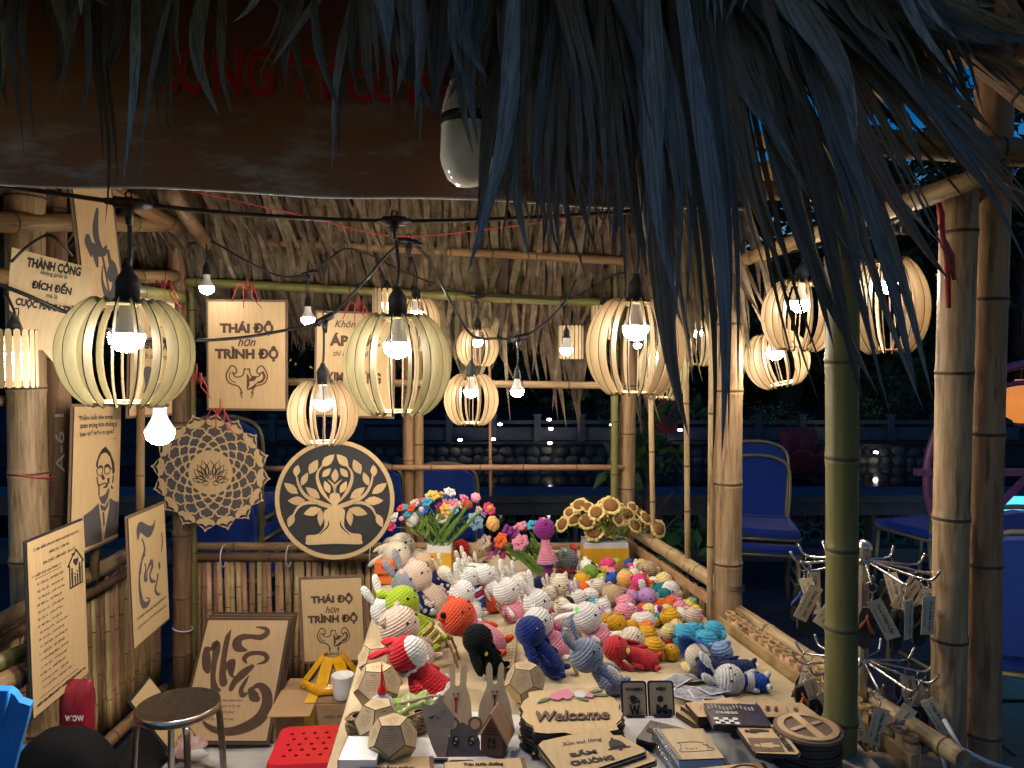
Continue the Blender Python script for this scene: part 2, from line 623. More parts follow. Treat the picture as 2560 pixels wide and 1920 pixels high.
# far balustrade
M_STONE = mat('pale_stone', (.065, .065, .07), .75, var=.2, scale=5)
M_STONEB = mat('grey_stone', (.065, .07, .075), .7, var=.2, scale=4, bump=.2)
bal = thing('stone_balustrade', 'pale stone balustrade with square posts on the far bank', 'balustrade', (0, 20.3, -.62))
for k in range(-6, 12):
    x = k * 1.18 - .5
    mb = MB(); mb.box((x, 0, .36), (.17, .17, .72)); mb.box((x, 0, .75), (.22, .22, .06)); mb.build('post', M_STONE, bal)
    mb = MB(); mb.box((x + .59, 0, .56), (1.0, .09, .10)); mb.build('rail', M_STONE, bal)
    mb = MB(); mb.box((x + .59, 0, .25), (1.0, .06, .34)); mb.build('panel', M_STONE, bal)
    mb = MB(); mb.box((x + .59, -.03, .25), (.8, .03, .2)); mb.build('carved_panel', M_STONEB, bal)
# little lamps along the bank
M_SPOT = mat('bank_lamp_lens', (1, 1, 1), .4, emit=(1, .93, .82), estr=26)
lamps = [(1250, 1061, 'on the balustrade panel beside the upper pair'), (1373, 1049, 'highest on the balustrade, by the hanging bulb'), (1377, 1072, 'just under the highest one'),
         (1233, 1098, 'low on the wall at the start of the row'), (1375, 1108, 'low on the wall under the highest pair'), (1530, 1062, 'behind the far corner post of the stall'),
         (2190, 1131, 'right of the green bamboo post'), (2085, 1030, 'up by the hedge above the lotus'), (1150, 1100, 'low on the wall behind the middle posts'), (1700, 1075, 'between the two thin bamboo sticks')]
for px, py, w in lamps:
    p = P(px, py, 19.9)
    t = thing('bank_lamp', 'tiny white lamp ' + w, 'lamp', p, 'small lamps along the far bank')
    mb = MB(); mb.ell((0, 0, 0), (.055, .05, .03), 10, 6); mb.build('lens', M_SPOT, t)
    mb = MB(); mb.box((0, .09, 0), (.12, .1, .07)); mb.build('housing', M_STONEB, t)

# near parapet round the pond, with green glazed tiles
par = thing('stone_parapet', 'low grey stone parapet with pierced green tiles beside the pond', 'parapet', (0, 6.1, 0))
mb = MB(); mb.box((0, 0, .515), (24, .42, .06)); mb.build('top_slab', M_STONEB, par)
mb = MB(); mb.box((0, 0, .43), (24, .32, .1)); mb.build('under_slab', M_STONEB, par)
mb = MB(); mb.box((0, 0, .06), (24, .36, .12)); mb.build('plinth', M_STONEB, par)
M_GLAZE = mat('green_glaze', (.02, .09, .07), .15, spec=.6, var=.4, scale=20)
for k in range(-8, 18):
    x = k * .34
    t = MB()
    for (dx, dz, r) in ((-.07, .07, .055), (.07, .07, .055), (-.07, -.07, .055), (.07, -.07, .055), (0, 0, .045)):
        t.tube([(dx + r * math.cos(a * math.pi / 6), 0, dz + r * math.sin(a * math.pi / 6)) for a in range(12)], .014, 6, closed=True)
    t.bar((-.15, 0, .13), (.15, 0, .13), .05, .02); t.bar((-.15, 0, -.125), (.15, 0, -.125), .05, .02)
    t.build('glazed_tile', M_GLAZE, par, Matrix.Translation((x, 0, .252)))
    mb = MB(); mb.box((x + .17, 0, .25), (.035, .14, .26)); mb.build('divider', M_STONEB, par)

# lotus sculpture on the pond
M_LOT = mat('lotus_petal_fabric', (.30, .035, .04), .7, var=.25, scale=4)
lp = onz(1995, 1192, -1.17)
lot = thing('lotus_sculpture', 'large dark red lotus flower sculpture floating on the pond', 'sculpture', lp)
for ring, (n, r, tilt, hh) in enumerate(((6, .28, .25, 1.15), (9, .62, .75, .95))):
    for k in range(n):
        a = 2 * math.pi * k / n + ring * .3
        mb = MB()
        base = Vector((math.cos(a) * r * .35, math.sin(a) * r * .35, .05))
        tip = base + Vector((math.cos(a) * math.sin(tilt), math.sin(a) * math.sin(tilt), math.cos(tilt))) * hh
        mb.drop(base, tip, .32, .08, side=(-math.sin(a), math.cos(a), 0), n=12, fat=.5)
        mb.build('petal', M_LOT, lot)

# trees behind the far bank: night shade is put into the dark leaf colour
M_LEAF = mat('leaf_painted_dark', (.035, .055, .02), .7, hue=.5, var=.3, scale=3, island=True)
M_LEAFL = mat('leaf_painted_lit', (.16, .19, .05), .7, hue=.5, var=.3, scale=3, island=True)  # lamplight on the bushes is put into this paler leaf colour
M_BARK = mat('bark', (.05, .038, .028), .9, var=.4, scale=12, stretch=(3, 3, .5), bump=.5)
def tree(label, base, h, rad, nl, seed, ml=None, cat='tree', size=.16, low=.25, group='trees beyond the pond'):
    rnd = random.Random(seed)
    t = thing('shade_tree' if cat == 'tree' else 'leafy_shrub', label, cat, base, group)
    mb = MB()
    mb.tube([(0, 0, -.05), (rnd.uniform(-.1, .1) * h * .2, 0, h * .3), (rnd.uniform(-.1, .1) * h * .4, 0, h * .7)], [h * .03, h * .022, h * .008], 8)
    for k in range(5):
        a = rnd.random() * 6.28
        z = h * rnd.uniform(.25, .55)
        mb.tube([(0, 0, z), (math.cos(a) * rad * .3, math.sin(a) * rad * .3, z + h * .14), (math.cos(a) * rad * .75, math.sin(a) * rad * .75, z + h * .24)], [h * .014, h * .009, h * .003], 6)
    mb.build('trunk', M_BARK, t)
    mb = MB(); mb.smooth = False
    cl = [(Vector((rnd.uniform(-1, 1) * rad, rnd.uniform(-1, 1) * rad, h * rnd.uniform(low, 1))), rnd.uniform(.25, .45) * rad) for _ in range(16)]
    for i in range(nl):
        c, cr = rnd.choice(cl)
        p = c + Vector((rnd.gauss(0, 1), rnd.gauss(0, 1), rnd.gauss(0, .8))) * cr * .55
        if p.z < .05:
            continue
        E = Euler((rnd.uniform(-1, 1), rnd.uniform(-1, 1), rnd.uniform(0, 6.28))).to_matrix()
        s = size * rnd.uniform(.6, 1.3)
        mb.add([p + E @ Vector(q) * s for q in ((-.5, 0, 0), (0, -.22, .05), (.5, 0, 0), (0, .22, .05))], [(0, 1, 2, 3)])
    mb.build('crown', ml or M_LEAF, t)
    return t
tw = ['broad dark tree behind the far balustrade, straight behind the middle posts', 'dark tree behind the far bank beside the low hanging bulb', 'tall dark tree whose top shows against the blue sky patch',
      'dark tree beyond the pond behind the round lanterns on the open side', 'dark tree beyond the pond behind the double bamboo post', 'dark tree behind the left wall of plaques', 'dark tree beyond the pond behind the purple hoop']
for k, (x, yv, h, r_) in enumerate([(-1.5, 25, 6, 2.6), (3.0, 26, 7, 3), (9.0, 25, 10.5, 3.4), (12.5, 27, 9, 3.4), (18, 27, 10, 4), (-9, 26, 8, 3.5), (22, 29, 11, 4)]):
    tree(tw[k], (x, yv, -.6), h, r_, 4600, 40 + k, size=.5)
mb = MB(); mb.smooth = False
rw = random.Random(77)
for i in range(12000):
    p = Vector((rw.uniform(-46, 60), rw.uniform(34, 42), -.6))
    p.z += rw.random() ** .8 * (8.2 + 2.2 * math.sin(p.x * .35) + 1.5 * math.sin(p.x * 1.3 + 1))
    E = Euler((rw.uniform(-1.2, 1.2), rw.uniform(-1.2, 1.2), rw.uniform(0, 6.28))).to_matrix()
    s = rw.uniform(1.1, 2.2)
    mb.add([p + E @ Vector(q) * s for q in ((-.5, 0, 0), (0, -.3, .05), (.5, 0, 0), (0, .3, .05))], [(0, 1, 2, 3)])
struct(mb.build('woods', M_LEAF), 'stuff')['label'] = 'dark mass of trees far beyond the pond'
tree('slender shrub with yellow green lit leaves on the far bank', (P(1445, 1040, 21)[0], 21, -.6), 1.75, .32, 320, 60, M_LEAFL, 'shrub', .1, .3, 'shrubs on the far bank')
tree('small lit shrub right of the slender one, behind the corner post', (P(1510, 1040, 21.4)[0], 21.4, -.6), 1.4, .35, 260, 61, M_LEAFL, 'shrub', .1, .2, 'shrubs on the far bank')
tree('clipped lit bush above the red lotus sculpture', (P(1950, 1060, 21)[0], 21, -.6), .9, .8, 600, 62, M_LEAFL, 'shrub', .11, .2, 'shrubs on the far bank')
tree('dark bush right of the green bamboo post on the far bank', (P(2260, 1060, 21)[0], 21, -.6), 1.6, 1.1, 900, 63, M_LEAF, 'shrub', .14, .1, 'shrubs on the far bank')
tree('bush with pale lit leaves beside the garden lamp', (P(2200, 1060, 20.8)[0], 20.8, -.6), 1.2, .5, 500, 64, M_LEAFL, 'shrub', .1, .1, 'shrubs on the far bank')
tree('broad leaved dark creeper hanging outside the bamboo side fence', (.86, 4.7, 0), 1.3, .26, 300, 65, mat('creeper_leaf', (.03, .075, .02), .5, hue=.4, var=.3, scale=6, island=True), 'shrub', .17, .2, 'creeper')

# ------------------------------------------------------------------ the stall
def WX(y):                       # line of the open side fence
    return .749 + .2 * (2.486 - y)
stall = thing('bamboo_stall', 'bamboo market stall with palm thatch roof and hanging leaf fringe', 'stall', (0, 2.6, 0))
def sp(name, A, B, r, m=None, **k):
    return pole(name, A, B, r, m, stall, **k)
def vpost(px, Y, wpx, m, top=2.7, hollow=False, gap=.28, lab=None, dx=0):
    x = P(px, 900, Y).x
    o = sp('post', (x, Y, 0), (x + dx, Y, top), wpx / F * Y / 2, m, gap=gap, n=18, hollow=hollow)
    if lab:
        o['label'] = lab
    return o
vpost(72, 2.62, 88, M_BAMY, 2.5, gap=.30, lab='thick pale front post of the plaque wall')
vpost(146, 2.78, 56, M_BAMB, 2.5, gap=.5, lab='slimmer brown post with chalk scratches')
vpost(447, 3.5, 44, M_BAMB, 2.35)
vpost(478, 3.56, 17, M_BAMG, 2.3)
vpost(1018, 3.66, 27, M_BAMB, 2.5)
vpost(1048, 3.68, 25, M_BAMB, 2.5)
vpost(1566, 3.66, 42, M_BAMB, 2.6)
vpost(1538, 3.62, 19, M_BAMG, 1.75)
vpost(1828, 2.56, 68, M_BAMY, 2.5, gap=.27, lab='pale post in the side fence')
vpost(1780, 2.55, 15, M_BAMY, 2.3, gap=.4)
vpost(2107, 1.70, 80, M_BAMGY, 2.6, gap=.205, lab='glossy green front post')
vpost(2394, 1.78, 84, M_BAMY, 1.99, gap=.36, lab='pale left post of the front pair')
vpost(2476, 1.82, 88, M_BAM, 2.75, gap=.36, lab='brown right post of the front pair')
for px, y0 in ((1624, 3.22), (1713, 2.88)):
    x = WX(y0)
    sp('stick', (x, y0, .80), (P(px, 900, y0).x, y0, 1.75), .011, M_BAMY, gap=.2, n=8)
sp('stick', P(1228, 1240, 3.7), P(1221, 650, 3.7), .008, M_BAMB, n=8)
# thin uprights on the plaque side
sp('stick', P(350, 1320, 3.0), P(352, 1010, 3.0), .016, M_BAMB, gap=.3, n=10)
sp('stick', P(236, 1450, 2.9), P(240, 1000, 2.9), .018, M_BAMB, gap=.3, n=10)
# cross bars of the back wall
def hbar(a, b, Y, r, m):
    return sp('cross_bar', P(*a, Y), P(*b, Y), r, m, gap=.22, n=10)
hbar((440, 594), (1600, 652), 3.45, .020, M_BAM)
hbar((455, 706), (1590, 760), 3.5, .021, M_BAMG)
hbar((480, 949), (1560, 966), 3.6, .018, M_BAMY)
hbar((640, 1172), (1560, 1168), 3.62, .014, M_BAM)
# left wall bars and struts
sp('beam', P(-60, 560, 2.4), P(455, 560, 3.4), .035, M_BAM, gap=.3)
sp('beam', P(-80, 690, 2.45), P(440, 690, 3.45), .030, M_BAM, gap=.3)
sp('strut', P(255, 462, 2.75), P(447, 572, 3.4), .032, M_BAM)
sp('strut', P(430, 480, 2.6), P(520, 612, 3.45), .028, M_BAMB)
sp('beam', P(300, 720, 2.9), P(450, 745, 3.4), .03, M_BAMG)
sp('beam', P(-40, 1000, 2.55), P(160, 1010, 2.9), .02, M_BAMB)
# open-side beams and roof frame
sp('side_beam', (WX(3.7), 3.75, 1.86), (WX(1.5), 1.5, 1.97), .022, M_BAM, gap=.25)
sp('side_beam', (WX(3.7) + .02, 3.75, 2.02), (WX(1.5) + .03, 1.5, 2.30), .026, M_BAM, gap=.25)
sp('front_beam', (.55, 1.66, 2.09), (1.35, 1.74, 2.06), .030, M_BAMB, gap=.3)
sp('front_beam', (.50, 1.76, 1.99), (1.3, 1.84, 1.985), .022, M_BAMB, gap=.3)
sp('front_beam', (-2.2, 1.70, 2.35), (1.3, 1.74, 2.30), .04, M_BAM, gap=.3)
for k, x in enumerate((-1.6, -.9, -.2, .45, .92)):
    sp('rafter', (x, 1.2, 2.36), (x * .9, 2.45, 3.05), .028, M_BAM)
    sp('rafter', (x * .9, 3.72, 2.04), (x * .9, 2.42, 3.05), .028, M_BAM)
sp('rafter', (1.30, 1.3, 2.12), (.50, 2.4, 3.02), .034, M_BAM)
sp('rafter', (1.16, 1.5, 2.0), (.66, 1.9, 2.74), .03, M_BAM)
sp('rafter', P(1700, 650, 3.6), P(2080, 300, 2.2), .028, M_BAM)
sp('strut', P(1512, 710, 3.62), P(1560, 560, 3.4), .026, M_BAMB)
sp('purlin', (-2.0, 3.68, 2.06), (1.0, 3.68, 2.03), .03, M_BAM)
sp('purlin', (-1.9, 3.1, 2.52), (1.0, 3.1, 2.5), .026, M_BAM)
sp('counter_rail', P(2150, 1908, 1.68), P(2440, 1912, 1.72), .024, M_BAMY, gap=.4)
# cable ties and wire lashings
def lash(c, r, m, axis, wr=.0022, turns=1):
    mb = MB()
    z = Vector(axis).normalized()
    x = z.orthogonal().normalized()
    yv = z.cross(x)
    mb.tube([x * r * math.cos(2 * math.pi * k / 20) + yv * r * math.sin(2 * math.pi * k / 20) for k in range(20)], wr, 6, closed=True)
    o = mb.build('lashing', m, stall)
    o.matrix_world = Matrix.Translation(Vector(c))
    return o
lash((P(1828, 900, 2.56).x, 2.56, P(1828, 1462, 2.56).z), .05, M_WIRE, (0, .1, 1))
lash((P(1828, 900, 2.56).x, 2.56, P(1828, 1468, 2.56).z), .0505, M_WIRE, (.05, .05, 1))
for px in (2180, 2345):
    lash(P(px, 1911, 1.7), .026, M_ZIP, (1, 0, 0), .003)
lash((P(72, 900, 2.62).x, 2.62, P(72, 1185, 2.62).z), .064, M_STRING, (.2, .1, 1), .004)
lash((P(146, 900, 2.78).x, 2.78, P(146, 1210, 2.78).z), .045, M_STRING, (-.4, .1, 1), .004)
lash((P(447, 900, 3.5).x, 3.5, P(447, 1570, 3.5).z), .044, M_ZIP, (.2, 0, 1), .003)
for a, b in (((2352, 560), (2372, 770)), ((2362, 600), (2384, 700)), ((2340, 480), (2356, 620))):
    mb = MB()
    A, B = P(*a, 1.70), P(*b, 1.71)
    mb.tube([A, A.lerp(B, .4) + Vector((.006, 0, 0)), B], [.004, .008, .005], 6)
    mb.build('string_tail', M_STRING, stall, stall.matrix_world.inverted())
mb = MB()
mb.tube([P(2360, 1800, 1.72), P(2400, 1870, 1.66), P(2470, 1905, 1.66), P(2530, 1925, 1.7)], .005, 6)
mb.build('tie_tail', M_ZIP, stall, stall.matrix_world.inverted())

for px in (560, 722, 928):
    lash(P(px, 1390, 3.55), .05, M_ZIP, (1, .02, 0), .0025)
# roof decks: thick thatch layers, closed to the sky
M_TH = mat('thatch', (.18, .134, .084), .9, col2=(.07, .052, .034), scale=20, stretch=(1, 1, 1), hue=.5, island=True, bump=.3)
M_DECK = mat('thatch_mass', (.16, .10, .05), .95, var=.4, scale=40, bump=.8)
def deck(a, b, c, d, th=.1):
    a, b, c, d = map(Vector, (a, b, c, d))
    n = (b - a).cross(d - a).normalized() * th
    mb = MB(); mb.smooth = False
    mb.add([a, b, c, d, a + n, b + n, c + n, d + n], [(3, 2, 1, 0), (4, 5, 6, 7), (0, 1, 5, 4), (1, 2, 6, 5), (2, 3, 7, 6), (3, 0, 4, 7)])
    mb.build('thatch_layer', M_DECK, stall, stall.matrix_world.inverted())
deck((-2.4, .82, 2.23), (1.15, .82, 2.23), (.55, 2.45, 3.16), (-1.8, 2.45, 3.16))  # out-of-view eave brought forward past the fringe to shade its upper part
deck((.98, 3.85, 2.08), (-2.3, 3.85, 2.1), (-1.8, 2.45, 3.16), (.55, 2.45, 3.16))
deck((-2.4, 3.85, 2.08), (-2.5, .98, 2.3), (-1.8, 2.45, 3.16), (-1.8, 2.46, 3.16))
# hanging leaves of the back slope seen from inside: too many to tell apart
rt = random.Random(11)
mb = MB(); mb.smooth = False
def strip(mb, root, tip, w, rnd, seg=4, bend=.03):
    root, tip = Vector(root), Vector(tip)
    d = tip - root
    side = d.cross(Vector((0, 1, .2))).normalized()
    nrm = side.cross(d).normalized()
    b = Vector((rnd.gauss(0, bend), rnd.gauss(0, bend), 0))
    tw = rnd.gauss(0, .5)
    vs, fs = [], []
    for i in range(seg + 1):
        t = i / seg
        p = root + d * t + b * math.sin(t * math.pi)
        a = tw * t
        s = (side * math.cos(a) + nrm * math.sin(a)) * w * (.75 + .5 * math.sin(t * 2.2)) * (1 - t ** 3) * .5
        vs += [p - s, p + nrm * w * .18 * (1 - t), p + s]
    for i in range(seg):
        k = i * 3
        fs += [(k, k + 1, k + 4, k + 3), (k + 1, k + 2, k + 5, k + 4)]
    mb.add(vs, fs)
for lay, (y0, z0, y1, z1, n, ll) in enumerate(((2.9, 2.64, 3.45, 2.22, 420, .5), (3.15, 2.45, 3.66, 2.0, 520, .5), (3.42, 2.22, 3.72, 1.78, 560, .45), (3.60, 2.10, 3.74, 1.62, 420, .4))):
    for i in range(n):
        x = rt.uniform(-1.75, .62)
        k = rt.uniform(0, 1)
        fan = math.sin(x * 14 + lay * 2) * .12 + rt.gauss(0, .07)
        rz = z0 - k * .05
        tz = z1 - rt.random() * .16
        if lay == 3:
            if x < -.9 or rt.random() < .35:
                continue
            tz = z1 - rt.random() ** 2 * .42 * (1.0 if x > -.1 else .6)
        strip(mb, (x, y0 + k * .03, rz), (x + fan, y1 + rt.uniform(-.03, .03), tz), rt.uniform(.016, .038), rt)
# left slope leaves
for i in range(260):
    yv = rt.uniform(2.2, 3.6)
    strip(mb, (-1.45 - rt.random() * .1, yv, 2.55), (-1.9 + rt.gauss(0, .06), yv + rt.gauss(0, .1), 2.0 - rt.random() * .12), rt.uniform(.02, .04), rt)
# leaves over the open side
for i in range(120):
    yv = rt.uniform(2.4, 3.7)
    x = WX(yv)
    strip(mb, (x - .1, yv, 2.25), (x + .02 + rt.gauss(0, .04), yv + rt.gauss(0, .1), 1.86 - rt.random() * .35), rt.uniform(.014, .03), rt)
# dry ends along the open gable edge
for i in range(260):
    k = rt.random()
    a = Vector((1.12, .95, 2.30)).lerp(Vector((.60, 2.42, 3.12)), k)
    strip(mb, a + Vector((rt.uniform(-.12, .05), 0, .02)), a + Vector((rt.uniform(-.05, .16), rt.gauss(0, .08), -rt.uniform(.16, .42))), rt.uniform(.014, .03), rt)
o = mb.build('thatch', M_TH, stall, stall.matrix_world.inverted())
o['kind'] = 'stuff'

# fringe of long palm leaves at the front eave, one object each
M_PALM = mat('palm_leaf', (.215, .245, .255), .55, col2=(.055, .06, .06), scale=5, stretch=(26, 26, .7), hue=.55, bump=.5, spec=.4)
M_PALM.node_tree.nodes['Principled BSDF'].inputs['Specular IOR Level'].default_value = .35
M_PALMB = mat('palm_leaf_brown', (.17, .145, .11), .65, col2=(.06, .048, .036), scale=5, stretch=(26, 26, .7), hue=.5, bump=.5)
leafm = []
for k in range(18):
    rnd = random.Random(100 + k)
    mb = MB()
    seg = 11
    bx, by = rnd.uniform(-.05, .05), rnd.uniform(-.05, .05)
    tw = rnd.uniform(-1.1, 1.1)
    kx = 1 / 14.0
    nb = rnd.choice((1, 1, 1, 2, 2, 3))
    for q in range(nb):                      # the narrow segments a dry leaf splits into
        off = (q - (nb - 1) / 2) / nb
        ln = rnd.uniform(.72, 1.0) if q != nb // 2 else 1.0
        sp_ = off * rnd.uniform(.4, 1.8)
        vs, fs = [], []
        for i in range(seg + 1):
            t = i / seg
            tt = t * ln
            wv = (.55 + .45 * t / .4) if t < .4 else max(0, 1 - (t - .4) / .6) ** .8
            c = Vector((bx * math.sin(tt * 3.0) + .014 * math.sin(6 * tt + k), by * math.sin(tt * 2.4), -tt))
            a = tw * (tt - .3)
            ex, ey = Vector((math.cos(a), math.sin(a), 0)), Vector((-math.sin(a), math.cos(a), 0))
            c += ex * (off + sp_ * max(0, tt - .35) ** 1.3 * 1.6) * kx + ey * .10 * (q % 2) * kx
            hw = wv * (.5, .5, .58, .62)[nb] / nb * kx
            vs += [c - ex * hw, c + ey * hw * .55, c + ex * hw]
        for i in range(seg):
            b3 = i * 3
            fs += [(b3, b3 + 1, b3 + 4, b3 + 3), (b3 + 1, b3 + 2, b3 + 5, b3 + 4)]
        mb.add(vs, fs)
    leafm.append(mb.mesh('palm_leaf', M_PALM if k % 3 else M_PALMB))
nleaf = [0]
rf = random.Random(21)
def leaf(tip, root, Y, wpx):
    B, A = P(*tip, Y + rf.uniform(-.03, .03)), P(*root, Y)
    d = A - B
    L = d.length
    z = d.normalized()
    yv = Vector((rf.uniform(-.5, .5), -1, 0))
    x = yv.cross(z).normalized()
    yv = z.cross(x)
    w = wpx / F * Y * 14.0
    M = frame3(x * w, yv * w * rf.choice((-1, 1)), z * L, A)
    o = obj('palm_leaf', rf.choice(leafm), stall)
    o.matrix_world = M
    nleaf[0] += 1
ZA = zoom(0, 0, 2.572)
for rt_, tp, w in (((180, -300), (215, 1000), 40), ((120, -250), (60, 700), 36), ((480, -200), (360, 805), 22), ((560, -200), (495, 830), 16), ((850, -250), (640, 620), 34), ((600, -100), (660, 1450), 30),
                   ((900, -200), (830, 1250), 34), ((1130, -200), (880, 1275), 16), ((1050, -250), (940, 735), 46), ((1075, -150), (1140, 985), 28), ((1330, -250), (1430, 765), 40), ((1420, -250), (1500, 742), 26),
                   ((1850, -250), (1680, 470), 30), ((1960, -250), (1860, 605), 36), ((2180, -250), (1720, 420), 20), ((1820, -100), (2080, 850), 16), ((2330, -250), (2130, 1120), 24), ((2000, -100), (2215, 800), 22),
                   ((300, -200), (265, 560), 50), ((60, -200), (100, 330), 60), ((760, -200), (690, 700), 22), ((350, -200), (420, 400), 40), ((0, -200), (5, 560), 20), ((1180, -250), (1180, 440), 16)):
    leaf(ZA(*tp), ZA(*rt_), rf.uniform(1.12, 1.36), w * 1.15)
ZB = zoom(850, 0, 2.572)
for rt_, tp, w in (((200, -250), (0, 1020), 26), ((300, -250), (430, 420), 34), ((420, -250), (520, 980), 18), ((560, -250), (420, 330), 30), ((650, -250), (650, 730), 30), ((740, -250), (780, 740), 40), ((860, -250), (870, 990), 34),
                   ((960, -250), (900, 960), 30), ((1080, -250), (1000, 580), 40), ((1270, -250), (860, 1640), 46), ((1230, -250), (1180, 640), 50), ((1300, -250), (1290, 1650), 60), ((1360, -250), (1290, 1700), 40),
                   ((1480, -250), (1545, 1650), 64), ((1420, -250), (1280, 1480), 40), ((1560, -250), (1420, 1640), 44), ((1700, -250), (1600, 1500), 46), ((1800, -250), (2130, 1230), 60), ((1600, -250), (1780, 1500), 40), ((120, -250), (130, 640), 30)):
    leaf(ZB(*tp), ZB(*rt_), rf.uniform(1.02, 1.26), w * 1.1)
for tx, ty, rx, w in ((1755, 1100, 1640, 60), (1770, 1190, 1690, 40), (1800, 1150, 1700, 34), (1640, 780, 1560, 52), (1610, 690, 1590, 40), (1690, 900, 1600, 46), (1700, 770, 1620, 40), (1725, 1010, 1610, 50), (1830, 1130, 1745, 30),
                      (1480, 700, 1420, 50), (1400, 640, 1390, 46), (1330, 660, 1330, 40), (1250, 640, 1280, 30), (1540, 620, 1500, 56), (1560, 760, 1520, 40), (1660, 620, 1600, 50), (1585, 590, 1530, 44), (1170, 690, 1300, 34)):
    leaf((tx, ty), (rx, -90), rf.uniform(.98, 1.22), w * 1.5)
for tx, ty, rx, w in ((2165, 1020, 1870, 46), (2195, 990, 1840, 50), (2090, 870, 1810, 46), (2290, 990, 1900, 44), (2340, 1005, 1960, 36), (2320, 1030, 2010, 30), (2405, 700, 1960, 50), (2375, 600, 1890, 54), (2280, 380, 1830, 52), (2205, 1000, 1930, 30),
                      (2410, 770, 2010, 26), (2560, 700, 1990, 44), (2570, 560, 1880, 50), (2540, 420, 1980, 52), (2600, 480, 2050, 60), (2530, 260, 2060, 60), (2490, 330, 1960, 46), (2620, 330, 2080, 60), (2440, 540, 1900, 36), (2230, 760, 1830, 36),
                      (2150, 640, 1790, 44), (2085, 540, 1760, 50), (2040, 720, 1800, 46), (2060, 1020, 1790, 40), (1990, 760, 1770, 36), (1960, 620, 1740, 46), (2620, 640, 2020, 50), (2640, 180, 2120, 70), (2590, 110, 2110, 70), (2240, 1050, 1910, 34)):
    leaf((tx, ty), (rx, -110), rf.uniform(1.05, 1.3), w * 1.3)
# close upper rows
while nleaf[0] < 262:
    u = rf.random()
    tx = rf.uniform(-60, 2650)
    lim = 70 + 60 * math.sin(tx * .013) if tx < 950 else (330 if tx < 1250 else 430)
    ty = rf.uniform(-20, lim)
    if tx < 950 and rf.random() < .72:
        continue
    if 1250 < tx < 1750 and rf.random() < .35:
        ty = rf.uniform(300, 600)
    if tx > 2250 and ty > 180 and rf.random() < .45:
        continue
    slope = 0 if tx < 1250 else .55 * min(1, (tx - 1250) / 900)
    leaf((tx, ty), (tx - (ty + 160) * slope + rf.gauss(0, 40), -160), rf.uniform(1.0, 1.42), rf.uniform(34, 74))

# ------------------------------------------------------------------ fences of upright bamboo
def fence(label, A, B, z0, z1, step, r, cat='fence', split=False, n_rail=True, mats=None, raili=None, jag=.0):
    A, B = Vector(A), Vector(B)
    t = thing('bamboo_fence', label, cat, (A + B) / 2)
    inv = t.matrix_world.inverted()
    d = B - A
    L = d.length
    n = int(L / step)
    rnd = random.Random(int(L * 1000))
    u = d.normalized()
    ang = math.atan2(u.y, u.x)
    base = []
    for k in range(6):
        if split:
            mb = MB()
            pr = [(-r, 0), (-r * .6, r * .45), (0, r * .62), (r * .6, r * .45), (r, 0), (r * .85, -.15 * r), (-r * .85, -.15 * r)]
            mb.poly(pr, 0, 1)
            base.append(mb.mesh('bamboo_slat', [M_SPLIT]))
        else:
            base.append(pole_mesh(1.0, r * rnd.uniform(.85, 1.08), [M_SLAT, M_NODE], .42, 8, k + 5))
    for k in range(n):
        p = A + d * ((k + .5) / n)
        zz = z1 + rnd.uniform(-jag, jag)
        M = Matrix.Translation((p.x, p.y, z0)) @ Matrix.Rotation(ang, 4, 'Z') @ Matrix.Rotation(rnd.uniform(-.02, .02), 4, 'Y') @ Matrix.Diagonal((1, 1, zz - z0, 1))
        if not split:
            M = M @ Matrix.Rotation(rnd.random() * 6.28, 4, 'Z')
        o = obj('bamboo_slat', base[k % 6], t)
        o.matrix_world = M
    return t
def rail(t, A, B, r, m=None, **k):
    return pole('rail', A, B, r, m or M_BAM, t, **k)
XL = -1.67
fb = fence('back fence of upright bamboo sticks behind the leaning plaques', (-1.58, 3.60, 0), (.60, 3.66, 0), .02, .66, .029, .0149)
rail(fb, (-1.60, 3.58, .715), (.6, 3.64, .70), .020, M_BAMB, gap=.35)
rail(fb, (-1.60, 3.575, .665), (.6, 3.635, .65), .022, M_BAMB, gap=.4)
rail(fb, (-1.60, 3.575, .05), (.6, 3.635, .05), .02, M_BAMB)
fl = fence('plaque side fence of upright bamboo behind the hanging signs', (XL, 1.9, 0), (XL, 3.55, 0), .06, .72, .033, .016)
rail(fl, (XL + .03, 1.6, .765), (XL + .03, 3.52, .765), .030, M_BAMY, gap=.3)
rail(fl, (XL + .035, 1.6, .70), (XL + .035, 3.5, .70), .018, M_BAMB)
rail(fl, (XL + .045, 1.6, .07), (XL + .045, 3.5, .07), .026, M_BAM)
rail(fl, P(-40, 1670, 2.2), P(70, 1630, 2.35), .03, M_BAMG)
rail(fl, P(-40, 1730, 2.15), P(70, 1680, 2.3), .034, M_BAMB)
fr = fence('far half of the split bamboo side fence beside the sunflowers', (WX(3.6) - .015, 3.6, 0), (WX(2.6) - .015, 2.6, 0), .3, .775, .030, .0135, split=True)
rail(fr, (WX(3.66), 3.66, .815), (WX(2.58), 2.58, .815), .026, M_BAMY, gap=.22)
mb = MB(); mb.bar((WX(3.62) - .034, 3.62, .765), (WX(2.60) - .034, 2.60, .765), .010, .034); mb.build('batten', M_SPLIT, fr, fr.matrix_world.inverted())
fn = fence('near half of the bamboo side fence with open cut stick ends', (WX(2.5) - .03, 2.5, 0), (WX(1.64) - .03, 1.64, 0), .3, .755, .036, .0165, jag=.006)
for o in list(fn.children):
    pass
rail(fn, (WX(2.52) + .02, 2.52, .755), (WX(1.58) + .02, 1.58, .755), .021, M_BAMY, gap=.24, hollow=True)
mb = MB(); mb.bar((WX(2.52) - .052, 2.52, .72), (WX(1.62) - .052, 1.62, .72), .012, .05); mb.build('batten', M_SPLIT, fn, fn.matrix_world.inverted())
